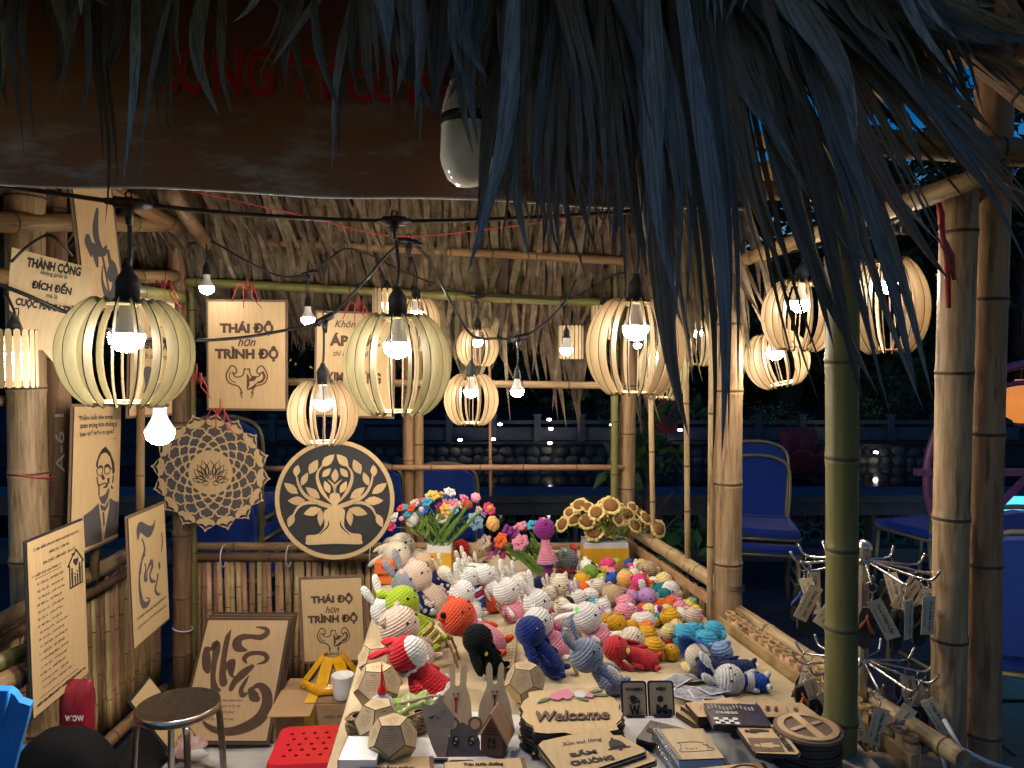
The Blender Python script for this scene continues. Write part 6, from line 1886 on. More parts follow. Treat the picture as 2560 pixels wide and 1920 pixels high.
FL = [(540, 370, 62, 'orange', 'cluster', 'coral flower at the outer edge of the bouquet over the tree disc'), (600, 360, 44, 'cyan', 'cluster', 'turquoise flower between two coral ones'), (675, 365, 66, 'orange', 'cluster', 'coral flower cluster left of the dark blue one'), (720, 300, 60, 'cream', 'cluster', 'cream flower behind the red one'),
      (830, 285, 84, 'hot', 'cluster', 'crimson flower cluster high on the bouquet'), (880, 290, 70, 'cyan', 'cluster', 'turquoise flower in front of the crimson one'), (950, 215, 92, 'yellow', 'cluster', 'yellow flower cluster at the top of the bouquet'), (1080, 200, 74, 'peach', 'cluster', 'orange flower right of the yellow cluster'), (1180, 160, 80, 'white', 'cluster', 'white flower topmost in the bouquet'),
      (1170, 220, 74, 'blue', 'cluster', 'deep blue flower under the topmost white one'), (815, 400, 92, 'blue', 'daisy', 'dark blue flower with white centre'), (1060, 360, 74, 'hot', 'cluster', 'crimson flower left of the orange cluster'), (1190, 320, 110, 'pink', 'cluster', 'pink flower cluster in the middle of the bouquet'), (1135, 390, 88, 'peach', 'cluster', 'orange flower cluster above the lower daisy'),
      (1345, 340, 78, 'white', 'daisy', 'white daisy with yellow centre, upper one'), (1410, 330, 70, 'red', 'rose', 'red rose beside the upper daisy'), (1365, 240, 66, 'pink', 'cluster', 'salmon flower above the upper daisy'), (1520, 240, 66, 'pink', 'rose', 'pink bell flower at the top right of the bouquet'), (1700, 380, 86, 'hot', 'daisy', 'crimson star flower high at the right'),
      (1080, 505, 86, 'white', 'daisy', 'white daisy with yellow centre, lower one'), (700, 530, 96, 'white', 'rose', 'large white rose low in the bouquet'), (455, 490, 66, 'white', 'cluster', 'white flower cluster beside the tree disc rim'), (425, 610, 70, 'hot', 'cluster', 'crimson flower lowest at the tree disc'), (1510, 550, 120, 'sky', 'cluster', 'large turquoise flower cluster at the right side'),
      (1740, 580, 96, 'peach', 'rose', 'golden yellow rose at the right side'), (1565, 400, 54, 'beige', 'cluster', 'beige flower under the pink bell'), (1620, 455, 50, 'lilac', 'cluster', 'lilac flower beside the golden rose'), (630, 450, 60, 'cyan', 'cluster', 'turquoise flower above the large white rose'), (1240, 400, 56, 'sky', 'cluster', 'pale blue flower behind the pink cluster'), (550, 510, 34, 'pink', 'rose', 'small pink bud left of the white rose')]
for x, y, d, c, kd, lab in FL:
    px, py = Z3(x, y)
    flower(lab, px, py, 3.17 + RS.uniform(-.06, .08), r0 + Vector((RS.uniform(-.05, .07), RS.uniform(-.05, .05), 0)), d / 5.267 * 2.2, col[c], kd, centre=col['white'] if c == 'blue' else None)
# extra leaves in the bouquet
for k in range(10):
    p = r0 + Vector((RS.uniform(-.06, .08), RS.uniform(-.06, .05), 0))
    t = thing('crochet_leaf', 'long green crochet leaf among the mixed bouquet stems', 'crochet leaf', p, 'loose leaves in the bouquet')
    tip = Vector((RS.uniform(-.14, .16), RS.uniform(-.1, .02), RS.uniform(.09, .2)))
    mb = MB(); mb.drop((0, 0, -.02), tip, .0075, .003); mb.build('blade', M_LEAFY, t)
    mb = MB(); mb.tube([(0, 0, -.03), tip * .5 + Vector((0, -.004, 0)), tip], [.0016, .0014, .0008], 5); mb.build('midrib', M_STEM, t)
# bunch lying behind the white bunnies
r1 = P(1345, 1440, 3.1); r1.z = TZ + .03
PL = [(1350, 480, 70, 'purple', 'dark purple flower cluster, upper left of the lying bunch'), (1410, 500, 66, 'purple', 'dark purple flower cluster beside the orange one'), (1300, 560, 74, 'flame', 'orange flower cluster in the lying bunch'), (1480, 440, 74, 'pink', 'pink flower cluster at the top of the lying bunch'), (1590, 415, 60, 'cyan', 'turquoise flower beside the purple doll head'), (1480, 580, 84, 'pink', 'pink flower cluster in the middle of the lying bunch'),
      (1245, 630, 70, 'purple', 'dark purple flower low in the lying bunch'), (1150, 580, 80, 'beige', 'salmon flower cluster behind the caramel squirrel'), (1210, 670, 66, 'pink', 'rose pink flower above the white bunnies'), (1510, 660, 70, 'cyan', 'turquoise flower low in the lying bunch'), (1550, 450, 46, 'red', 'red flower near the turquoise one'), (1320, 680, 50, 'hot', 'crimson flower among the lying stems'),
      (1890, 660, 50, 'lilac', 'lilac flower behind the dark grey elephant'), (1960, 640, 50, 'red', 'red rose behind the dark grey elephant')]
for x, y, d, c, lab in PL:
    px, py = Z5(x, y)
    flower(lab, px, py, 3.12 + RS.uniform(-.08, .08), r1 + Vector((RS.uniform(-.02, .06), RS.uniform(-.04, .04), 0)), d / 3.687 * 2.15, col[c], 'cluster', group='lying bunch of crochet flowers')
for k in range(14):
    p = r1 + Vector((RS.uniform(-.02, .05), RS.uniform(-.04, .04), 0))
    t = thing('crochet_leaf', 'long green crochet leaf in the lying bunch', 'crochet leaf', p, 'loose leaves in the lying bunch')
    tip = Vector((RS.uniform(-.16, .06), RS.uniform(-.06, .04), RS.uniform(.05, .13)))
    mb = MB(); mb.drop((0, 0, -.01), tip, .011, .004); mb.build('blade', M_LEAFY, t)
    mb = MB(); mb.tube([(0, 0, -.01), tip * .5 + Vector((0, -.005, 0)), tip], [.0016, .0014, .0008], 5); mb.build('midrib', M_STEM, t)
# sunflowers
r2, w2 = foam('yellow edged foam block holding the crochet sunflowers', 1458, 1572, 1368, 1420, 3.24, .14)
SN = [(210, 410, 86, 'facing away at the outer edge', 1), (330, 370, 96, 'second from the outer edge', 0), (365, 235, 92, 'highest on the outer side', 0), (440, 380, 96, 'below the highest one', 0), (505, 490, 108, 'lowest in front, left one', 0), (645, 450, 108, 'lowest in front, right one', 0), (520, 300, 90, 'in the middle row behind the front pair', 0), (650, 240, 110, 'topmost in the middle', 0), (805, 320, 92, 'turned towards the fence, upper', 0),
      (870, 420, 84, 'turned down behind the stems', 0), (905, 300, 76, 'at the back near the thin stick', 0), (970, 350, 80, 'above the fence rail', 0), (980, 460, 92, 'beside the thin stick, lower', 0), (1090, 450, 96, 'outside beyond the thin stick', 0), (740, 260, 80, 'behind the topmost one', 0), (440, 250, 70, 'behind, between the two high ones', 0), (270, 300, 62, 'small one on the outer shoulder', 0), (580, 360, 66, 'small one in the heart of the bunch', 0), (720, 370, 64, 'small one right of the heart', 0), (850, 250, 60, 'small one on top by the corner post', 0), (930, 400, 62, 'small one low by the rail', 0), (580, 220, 60, 'small one left of the topmost', 0)]
for x, y, d, lab, aw in SN:
    px, py = ZR(x, y)
    flower('yellow crochet sunflower ' + lab, px, py, 3.27 + RS.uniform(-.06, .08), r2 + Vector((RS.uniform(-.05, .06), RS.uniform(-.05, .05), 0)), d / 3.687 * 1.85, (.78, .60, .22), 'sun', group='crochet sunflowers', name='crochet_sunflower')

# ------------------------------------------------------------------ things at the front of the table
def flat(name, label, cat, px, ztop, th, m, mside=None, group=None, part='board', rot=None):
    """flat plate lying level: outline given in pixels on the plane z = ztop"""
    q = [onz(*p, ztop) for p in px]
    c = sum(q, Vector()) / len(q)
    t = thing(name, label, cat, Matrix.Translation(c), group)
    mb = MB(); mb.poly([(p.x - c.x, p.y - c.y) for p in q], -th, 0, 1); mb.build(part, [m, mside or M_BURN], t)
    return t, t.matrix_world.copy()
def flat_text(t, s, px, w, h, m, rot=0, **kw):
    c = t.matrix_world.inverted() @ onz(*px, t.location.z)
    return put_text(t, s, c.x, c.y, w, h, m, rot=rot, **kw)
def scal(cx, cy, w, h, a=0):
    pts = [(-.5, .1), (-.46, .22), (-.40, .30), (-.40, .40), (-.28, .44), (-.12, .43), (0, .5), (.12, .43), (.28, .44), (.40, .40), (.40, .30), (.46, .22), (.5, .1), (.475, 0), (.5, -.1), (.46, -.22), (.40, -.30), (.40, -.40), (.28, -.44), (.12, -.43), (0, -.5), (-.12, -.43), (-.28, -.44), (-.40, -.40), (-.40, -.30), (-.46, -.22), (-.5, -.1), (-.475, 0)]
    c, s = math.cos(a), math.sin(a)
    return [(cx + x * w * c - y * h * s, cy + x * w * s + y * h * c) for x, y in pts]
c = onz(1428, 1775, .795)
for k in range(7):
    top = k == 6
    z = .795 - (6 - k) * .0105
    t = thing('welcome_plaque', 'scalloped plaque with the raised word Welcome and pink roses' if top else 'scalloped plaque under the Welcome plaque in the same stack', 'plaque', Matrix.Translation((c.x + RS.uniform(-.004, .004) * (not top), c.y + RS.uniform(-.004, .004) * (not top), z)) @ Matrix.Rotation(.07 + RS.uniform(-.03, .03) * (not top), 4, 'Z') @ (Matrix.Rotation(R(9), 4, 'X') if top else Matrix.Identity(4)), 'welcome plaques in a stack')
    mb = MB(); mb.poly(scal(0, 0, .232, .185), -.0042, 0, 1); mb.build('board', [M_PLY, M_BURN], t)
    mb = MB(); mb.poly(scal(0, 0, .238, .191), -.0085, -.0045); mb.build('backing', M_BLACKB, t)
    if top:
        put_text(t, 'Welcome', 0, -.022, .165, .036, M_MDF, z=.0035, shear=.25, bold=.012)
        put_text(t, 'Welcome', .001, -.0235, .168, .037, M_BURN, z=.001, shear=.25, bold=.024).name = 'letter_edge'
        for x, y, r, cc in ((-.028, .05, .016, 'pink'), (-.006, .058, .022, 'pink'), (.03, .055, .016, 'white'), (.052, .05, .010, 'pink')):
            for q in range(5):
                a = q * 1.256
                mb = MB(); mb.disc((x + math.cos(a) * r * .45, y + math.sin(a) * r * .45), r * .55, .001, .003 + q * .0004, 10); mb.build('rose_petal', mat('painted_' + cc, tuple(min(1, v * .8) for v in col[cc]), .7), t)
        for x0, y0, x1, y1 in ((-.04, .045, -.075, .028), (.06, .05, .095, .048), (.05, .06, .085, .07), (.02, .042, .045, .03)):
            mb = MB(); mb.ribbon([(x0, y0), ((x0 + x1) / 2, (y0 + y1) / 2 + .003), (x1, y1)], [.002, .011, .002], .001, .0032, 4); mb.build('painted_leaf', mat('painted_leaf', (.14, .18, .08), .7), t)
# bell plaques
for k in range(12):
    top = k == 11
    z = .818 - (11 - k) * .0086
    o_ = (0, 0) if top else ((26, 22) if k == 10 else (10 + 9 * math.sin(k * 2.1), 14 + 7 * math.cos(k * 1.7)))
    t, Mt = flat('bell_plaque', 'plaque asking BẤM CHUÔNG with a bell, on top of its stack' if top else 'plaque under the BẤM CHUÔNG one in the same stack', 'plaque', [(x + o_[0], y + o_[1]) for x, y in [(1346, 1862), (1356, 1852), (1440, 1834), (1505, 1817), (1512, 1819), (1530, 1838), (1552, 1838), (1611, 1872), (1612, 1880), (1420, 1945), (1405, 1940)]], z, .003, M_PLY, group='bell plaques in a stack')
    q = [onz(x, y, z) - t.location for x, y in [(1344 + o_[0], 1866 + o_[1]), (1354 + o_[0], 1850 + o_[1]), (1505 + o_[0], 1814 + o_[1]), (1532 + o_[0], 1836 + o_[1]), (1555 + o_[0], 1836 + o_[1]), (1616 + o_[0], 1874 + o_[1]), (1616 + o_[0], 1884 + o_[1]), (1420 + o_[0], 1951 + o_[1])]]
    mb = MB(); mb.poly([(p.x, p.y) for p in q], -.007, -.0034); mb.build('backing', M_BLACKB, t)
    if top:
        flat_text(t, 'Xin vui lòng', (1455, 1856), .088, .018, M_INK, rot=.27, shear=.3)
        flat_text(t, 'BẤM', (1457, 1882), .056, .022, M_INK, rot=.27, bold=.024)
        flat_text(t, 'CHUÔNG', (1480, 1901), .09, .022, M_INK, rot=.27, bold=.024)
        b0 = t.matrix_world.inverted() @ onz(1544, 1865, z)
        a = .27
        rot2 = lambda x, y: (b0.x + x * math.cos(a) - y * math.sin(a), b0.y + x * math.sin(a) + y * math.cos(a))
        mb = MB(); mb.poly([rot2(.017 * math.cos(i * math.pi / 10), -.004 + .03 * math.sin(i * math.pi / 10)) for i in range(11)], .0004, .0014); mb.ribbon([rot2(-.022, -.009), rot2(.022, -.009)], [.004, .004], .0004, .0014, 2); mb.disc(rot2(0, .03), .003, .0004, .0014, 8); mb.disc(rot2(0, -.015), .004, .0004, .0014, 8); mb.build('bell_drawing', M_INK, t)
# WOMEN and MEN
def wc_sign(label, word, x0, x1, y0, y1, ltr):
    Y = 1.85
    Mx, w, h = quad_frame((x0 - 3, y0), (x1 - 3, y0 - 1), (x0 + 3, y1), (x1 + 3, y1), (Y + .025, Y + .025, Y, Y))
    t = thing('door_sign', label, 'sign', Mx, 'standing door signs')
    def rr(w, h, r):
        return [(sx * (w / 2 - r) + r * math.cos(a), sy * (h / 2 - r) + r * math.sin(a)) for sx, sy, a0 in ((1, 1, 0), (-1, 1, math.pi / 2), (-1, -1, math.pi), (1, -1, 1.5 * math.pi)) for a in [a0 + i * math.pi / 8 for i in range(5)]]
    mb = MB(); mb.poly(rr(w, h, .008), -.004, -.001); mb.build('backing', M_BLACKB, t)
    mb = MB(); mb.poly(rr(w * .86, h * .91, .006), -.0006, .0015, 1); mb.build('board', [M_PLYL, M_BURN], t)
    put_text(t, word, 0, h * .29, w * (.66 if len(word) > 3 else .38), h * .09, M_INK, z=.0022, bold=.024)
    put_text(t, ltr, .0, -h * .24, w * .42, h * .27, M_INK, z=.0022, bold=.024)
    mb = MB()
    mb.disc((-.04 * w, h * .035), w * .12, .0016, .0024, 16)
    if ltr == 'W':
        mb.ribbon([(-.26 * w, h * .055), (-.05 * w, h * .10), (.18 * w, h * .045)], [.001, h * .035, .001], .0016, .0026, 6); mb.disc((-.05 * w, h * .11), w * .10, .0016, .0025, 14, h * .03)
        mb.ribbon([(-.2 * w, -h * .1), (.05 * w, -h * .04), (.15 * w, h * .0), (.22 * w, -h * .03), (.16 * w, -h * .06)], [.001, .003, .0025, .0025, .0015], .0016, .0027, 5)
    else:
        mb.ribbon([(.16 * w, -h * .3), (.24 * w, -h * .37), (.34 * w, -h * .34), (.34 * w, -h * .26), (.26 * w, -h * .25), (.26 * w, -h * .30)], [.004, .005, .005, .005, .004, .003], .0016, .0027, 5)
    mb.build('figure_drawing', M_INK, t)
    mb = MB(); mb.box((0, -h / 2 + .012, -.012), (w * .7, .004, .05)); mb.build('foot', M_BLACKB, t)
wc_sign('black rimmed WOMEN door sign with a hatted lady', 'WOMEN', 1553, 1618, 1703, 1802, 'W')
wc_sign('black rimmed MEN door sign with a bow tie figure', 'MEN', 1620, 1686, 1702, 1800, 'M')
# notebooks
M_PAPER = mat('notebook_paper', (.30, .42, .58), .8)
for k in range(2):
    z = .745 + k * .02 - .004
    o_ = (0, 0) if k else (-14, 14)
    px = [(1640 + o_[0], 1822 + o_[1]), (1757 + o_[0], 1821 + o_[1]), (1811 + o_[0], 1895 + o_[1]), (1697 + o_[0], 1899 + o_[1])]
    t, Mt = flat('spiral_notebook', 'spiral notebook with a kitten line drawing on its wooden cover' if k else 'lower spiral notebook under the kitten one', 'notebook', px, z, .003, M_PLYL, group='spiral notebooks', part='cover')
    q = [onz(*p, z) - t.location for p in px]
    mb = MB(); mb.poly([(p.x * .98, p.y * .98) for p in q], -.018, -.0034); mb.build('pages', M_PAPER, t)
    a, b_ = q[0], q[3]
    for i in range(16):
        p = a.lerp(b_, (i + .5) / 16)
        mb = MB(); d = (b_ - a).normalized(); e = Vector((-d.y, d.x, 0))
        mb.tube([p + Vector((0, 0, -.008)) + e * .010 * math.cos(j * .63) + Vector((0, 0, .012 * math.sin(j * .63))) for j in range(10)], .0011, 5, closed=True); mb.build('coil', M_STEEL, t)
    if k:
        mb = MB()
        zk = zoom(1380, 1600, 3.16)
        g = lambda x, y: (lambda v: (v.x, v.y))(onz(*zk(x, y), z) - t.location)
        mb.ribbon([g(985, 815), (g(1010, 820)), g(1020, 850), g(1010, 880), g(1060, 885), g(1230, 875), g(1285, 865), g(1240, 845), g(1215, 820)], [.0009] * 9, .0003, .0009, 4)
        mb.ribbon([g(985, 815), g(1040, 810), g(1110, 806), g(1190, 812), g(1195, 830), g(1235, 835), g(1225, 860)], [.0009] * 7, .0003, .001, 4)
        for x, y in ((1065, 857), (1140, 857)):
            mb.disc(g(x, y), .0016, .0003, .0011, 8)
        mb.ribbon([g(1090, 858), g(1105, 864), g(1120, 858)], [.0008] * 3, .0003, .0011, 3)
        mb.build('kitten_drawing', M_INK, t)
# boxed chess sets
M_CHB = mat('printed_dark_box', (.035, .022, .025), .25, spec=.5, var=.6, scale=60)
for k in range(6):
    z = .798 - (5 - k) * .0145
    top = k == 5
    px = [(1765, 1756), (1898, 1758), (1926, 1808), (1800, 1818)]
    q0 = onz(1840, 1785, z)
    sh = RS.uniform(-.006, .006)
    t = thing('chess_box', 'dark chess box with chequered print, on top of the box stack' if top else 'chess box lower in the box stack', 'box', Matrix.Translation((q0.x + sh, q0.y - sh, z)) @ Matrix.Rotation(-.05 + sh * 5, 4, 'Z'), 'boxed chess sets')
    mb = MB(); mb.box((0, 0, -.007), (.125, .105, .0135)); mb.build('carton', M_CHB, t)
    if top:
        mw = mat('print_white', (.7, .7, .7), .4)
        for i in range(5):
            for j in range(3):
                if (i + j) % 2 == 0:
                    mb = MB(); mb.box((-.05 + i * .0105, -.045 + j * .010, .0008), (.0104, .0098, .0008)); mb.build('print_square', mw, t)
        for i in range(13):
            mb = MB(); mb.box((-.055 + i * .0082, .03 + .006 * math.sin(i), .0008), (.004, .018, .0008)); mb.build('print_piece', mat('print_grey', (.25, .22, .22), .4), t)
        put_text(t, 'CHESS', -.02, .004, .05, .01, mw, z=.0014)
for k in range(2):
    q0 = onz(1660, 1848 + 8 * k, .715 + .016 * (1 - k) + .012)
    t = thing('chess_box', 'dark box sticking out behind the notebooks' if k == 0 else 'lowest dark box beneath the notebooks', 'box', Matrix.Translation((q0.x, q0.y + .02, .73 + .016 * (1 - k))) @ Matrix.Rotation(-.5, 4, 'Z'), 'boxed chess sets')
    mb = MB(); mb.box((0, 0, -.007), (.09, .1, .0135)); mb.build('carton', M_CHB, t); mb = MB(); mb.box((.0, 0, .0006), (.07, .02, .0008)); mb.build('print_band', M_BURN, t)
# RESTROOM stack
for k in range(9):
    top = k == 8
    z = .793 - (8 - k) * .0085
    px = [(1839, 1813), (1945, 1812), (1999, 1880), (1993, 1886), (1890, 1882), (1884, 1876)]
    o_ = (0, 0) if top else (RS.uniform(-3, 3), RS.uniform(-2, 2))
    t, Mt = flat('restroom_plaque', 'RESTROOM plaque with a man and woman, on top of its stack' if top else 'black edged plaque lower in the RESTROOM stack', 'plaque', [(x + o_[0], y + o_[1]) for x, y in px], z, .003, M_PLY, group='restroom plaques in a stack')
    q = [onz(x + o_[0], y + o_[1], z) - t.location for x, y in px]
    mb = MB(); mb.poly([(p.x * 1.06, p.y * 1.06) for p in q], -.0078, -.0034); mb.build('backing', M_BLACKB, t)
    if top:
        zk = zoom(1380, 1600, 3.16)
        g = lambda x, y: (lambda v: (v.x, v.y))(onz(*zk(x, y), z) - t.location)
        mb = MB(); mb.disc(g(1540, 722), .0055, .0003, .0012, 14); mb.poly([g(1562, 706), g(1650, 708), g(1715, 716), g(1715, 726), g(1640, 728), g(1610, 738), g(1570, 738), g(1560, 722)], .0003, .0012); mb.build('man_pictogram', M_INK, t)
        mb = MB(); mb.poly([g(1545, 776), g(1790, 778), g(1840, 886), g(1585, 880)], .0003, .001); mb.build('dark_panel', M_MDF, t)
        mb = MB(); mb.disc(g(1622, 838), .006, .0011, .002, 14); mb.poly([g(1645, 822), g(1740, 816), g(1750, 832), g(1800, 836), g(1802, 850), g(1752, 852), g(1742, 860), g(1655, 852)], .0011, .002); mb.build('woman_pictogram', M_PLY, t)
        a0, a1 = Vector(g(1890, 880)), Vector(g(1750, 690))
        put_text(t, 'RESTROOM', (a0.x + a1.x) / 2, (a0.y + a1.y) / 2, (a1 - a0).length, .014, M_INK, rot=math.atan2(a1.y - a0.y, a1.x - a0.x), bold=.024)
# round no-entry style discs
c = onz(2018, 1818, .798)
for k in range(9):
    top = k == 8
    z = .798 - (8 - k) * .0088
    t = thing('round_plaque', 'round plaque with a barred ring, half behind the green post' if top else 'round dark disc lower in the barred ring stack', 'plaque', (c.x + RS.uniform(-.002, .002), c.y + RS.uniform(-.002, .002), z), 'round plaques in a stack')
    mb = MB(); mb.disc((0, 0), .072, -.0075, -.0005, 40); mb.build('disc', M_MDF if top else M_BLACKB, t)
    mb = MB(); mb.ring((0, 0), .050, .064, -.0003, .003, 40); mb.build('ring', M_PLY, t)
    if top:
        mb = MB(); mb.ribbon([(-.01, .052), (.012, -.052)], [.017, .017], .0, .0034, 2); mb.build('bar', M_PLY, t)
        mb = MB(); mb.ribbon([(-.038, -.014), (.0, .006)], [.011, .011], -.0003, .0028, 2); mb.ribbon([(.016, .012), (.032, .02)], [.01, .01], -.0003, .0028, 2); mb.build('cigarette', M_PLYL, t)
# loose plaques behind
for k, (px, z, lab, tx) in enumerate([([(1890, 1752), (2005, 1757), (2046, 1788), (1908, 1793)], .76, 'HÀNH ĐỘNG plaque lying behind the chess boxes', True), ([(1690, 1778), (1760, 1772), (1765, 1800), (1748, 1816)], .735, 'lowest tan plaque left of the chess boxes', False),
                               ([(1702, 1764), (1770, 1757), (1775, 1790), (1752, 1800)], .745, 'middle tan plaque left of the chess boxes', False), ([(1714, 1757), (1830, 1743), (1850, 1757), (1765, 1792), (1745, 1792)], .755, 'uppermost tan plaque left of the chess boxes', True)]):
    t, Mt = flat('motto_plaque', lab, 'plaque', px, z, .004, M_PLY, group='loose motto plaques')
    q = [onz(*p, z) - t.location for p in px]
    mb = MB(); mb.poly([(p.x * 1.02, p.y * 1.02) for p in q], -.02, -.0044); mb.build('backing', M_BURN, t)
    if k == 0:
        flat_text(t, 'HÀNH', (1918, 1772), .03, .014, M_BROWN, rot=1.3, bold=.024); flat_text(t, 'ĐỘNG', (1940, 1774), .03, .014, M_BROWN, rot=1.3, bold=.024); flat_text(t, 'NÓI ÍT', (1968, 1775), .022, .006, M_BROWN, rot=1.3); flat_text(t, 'VIỆT.', (1990, 1776), .03, .014, M_BROWN, rot=1.3, bold=.024)
    if k == 3:
        flat_text(t, 'Thành Đạt', (1752, 1770), .024, .006, M_BROWN, rot=1.2); flat_text(t, 'SỰ LỚN', (1770, 1772), .03, .008, M_BROWN, rot=1.2, bold=.02)
# front edge plaques
for px, z, lab, s, tp in (([(905, 1896), (1072, 1890), (1080, 1990), (880, 2000)], .745, 'plaque cut off at the bottom edge, left one', 'CHĂM SÓC', (985, 1921)), ([(1112, 1906), (1300, 1894), (1325, 1990), (1112, 2000)], .745, 'Trên bước đường plaque at the bottom edge of the view', 'Trên bước đường', (1208, 1912)), ([(1710, 1924), (1900, 1905), (1960, 1990), (1720, 2000)], .76, 'plaque with a curved mark in front of the RESTROOM stack', 'TẮC', (1780, 1927))):
    t, Mt = flat('motto_plaque', lab, 'plaque', px, z, .004, M_PLY, group='plaques along the table front')
    q = [onz(*p, z) - t.location for p in px]
    mb = MB(); mb.poly([(p.x * 1.08 + .004, p.y * 1.05 + .004) for p in q], -.009, -.0044); mb.build('backing', M_MDF, t)
    flat_text(t, s, tp, .085 if 'TẮC' not in s else .05, .016, M_INK, rot=.03, bold=.025)
    if s == 'TẮC':
        mb = MB(); g = lambda x, y: (lambda v: (v.x, v.y))(onz(x, y, z) - t.location); mb.ribbon([g(1820, 1925), g(1850, 1914), g(1885, 1916), g(1900, 1930)], [.003, .005, .004, .002], .0003, .0012, 5); mb.build('curved_mark', M_INK, t)
# leaflets
M_PRINT = mat('leaflet_print', (.42, .42, .46), .35, col2=(.07, .08, .14), scale=60)
for k, (x, y, a) in enumerate([(1725, 1694, .3), (1700, 1722, -.4), (1740, 1728, -.2), (1765, 1735, .1), (1720, 1738, -.5), (1790, 1722, .5), (1690, 1700, .9), (1852, 1655, .2)]):
    q = onz(x, y, TZ + .014 + .0015 * k)
    t = thing('leaflet', ['leaflet by the red toy paws', 'outermost leaflet of the spread', 'leaflet under the white bunny ear', 'leaflet nearest the white bunny head', 'leaflet at the front of the spread', 'leaflet under the white bunny', 'leaflet touching the doll stand', 'leaflet beyond the light blue bear'][k] + ' on the cloth', 'leaflet', Matrix.Translation(q) @ Matrix.Rotation(a, 4, 'Z') @ Matrix.Rotation(.06, 4, 'Y'), 'printed leaflets')
    mb = MB(); mb.box((0, 0, 0), (.085, .052, .0008)); mb.build('sheet', M_WHITEP, t)
    mb = MB(); mb.box((.0, 0, .0007), (.076, .044, .0006)); mb.build('print', M_PRINT, t)
# dodecahedron calendars
phi = (1 + 5 ** .5) / 2
DV = [Vector(v) for v in [(sx, sy, sz) for sx in (-1, 1) for sy in (-1, 1) for sz in (-1, 1)] + [(0, s1 / phi, s2 * phi) for s1 in (-1, 1) for s2 in (-1, 1)] + [(s1 / phi, s2 * phi, 0) for s1 in (-1, 1) for s2 in (-1, 1)] + [(s2 * phi, 0, s1 / phi) for s1 in (-1, 1) for s2 in (-1, 1)]]
DN = [Vector(v).normalized() for v in [(s1, 0, s2 * phi) for s1 in (-1, 1) for s2 in (-1, 1)] + [(s2 * phi, s1, 0) for s1 in (-1, 1) for s2 in (-1, 1)] + [(0, s2 * phi, s1) for s1 in (-1, 1) for s2 in (-1, 1)]]
MONTH = ['JANUARY', 'FEBRUARY', 'MARCH', 'APRIL', 'MAY', 'JUNE', 'JULY', 'AUGUST', 'SEPTEMBER', 'OCTOBER', 'NOVEMBER', 'DECEMBER']
Rq = DN[0].rotation_difference(Vector((0, 0, 1))).to_matrix()
_dode = {}
def dodeca(label, px, py, rpx, rot, first):
    Y = tabY(py + rpx * .8)
    r = rpx / F * Y
    c = P(px, py, Y)
    c.z = TZ + .012 + r * .80
    t = thing('calendar_ball', label, 'calendar', Matrix.Translation(c) @ Matrix.Rotation(rot, 4, 'Z'), 'twelve sided desk calendars')
    k = r / math.sqrt(3)
    mb = MB(); mb.ell((0, 0, 0), r * .70, 12, 8); mb.build('core', M_BURN, t)
    for i, nn in enumerate(DN):
        vs = [v for v in DV if v.dot(nn) > 1.3]
        n = Rq @ nn
        ctr = Rq @ (sum(vs, Vector()) / 5)
        x = (Vector((0, 0, 1)) - n * n.z)
        x = Vector((1, 0, 0)) if x.length < .01 else x.normalized()
        y = n.cross(x)
        if x != Vector((1, 0, 0)):
            x, y = -y, x
        x = y.cross(n)
        Mx = frame3(x, y, n, ctr * k)
        pts = sorted([((Rq @ v - ctr).dot(x) * k * .955, (Rq @ v - ctr).dot(y) * k * .955) for v in vs], key=lambda q: math.atan2(q[1], q[0]))
        mb = MB(); mb.poly(pts, -.003, 0, 1); mb.build('panel', [M_PLYL if n.z > -.1 else M_PLY, M_BURN], t, Mx)
        if n.z > -.2:
            mb = MB(); mb.smooth = False
            s = k * .105
            for a in range(5):
                for b_ in range(6):
                    if abs(b_ - 2.5) * .8 + a * .25 < 2.6:
                        mb.disc(((b_ - 2.5) * s * 1.5, (1.2 - a) * s * 1.5 + .1 * k), s * .30, .0, .0004, 5)
            mb.build('date_dots', M_BROWN, t, Mx)
            o = put_text(t, MONTH[(i + first) % 12], 0, -.62 * k if n.z > .9 else .62 * k, .42 * k, .085 * k, M_BROWN, z=.0006, name='month_name')
            o.matrix_local = Mx
dodeca('calendar ball nearest the front with its AUGUST side showing', 981, 1862, 66, .35, 4)
dodeca('calendar ball just behind the front one', 946, 1818, 62, .9, 0)
dodeca('calendar ball beside the glue bottle', 944, 1726, 62, .2, 7)
dodeca('calendar ball furthest back under the red bunny ear', 940, 1660, 48, .6, 2)
dodeca('calendar ball between the wooden rabbits and the blue velvet bunny', 1312, 1716, 54, .1, 9)
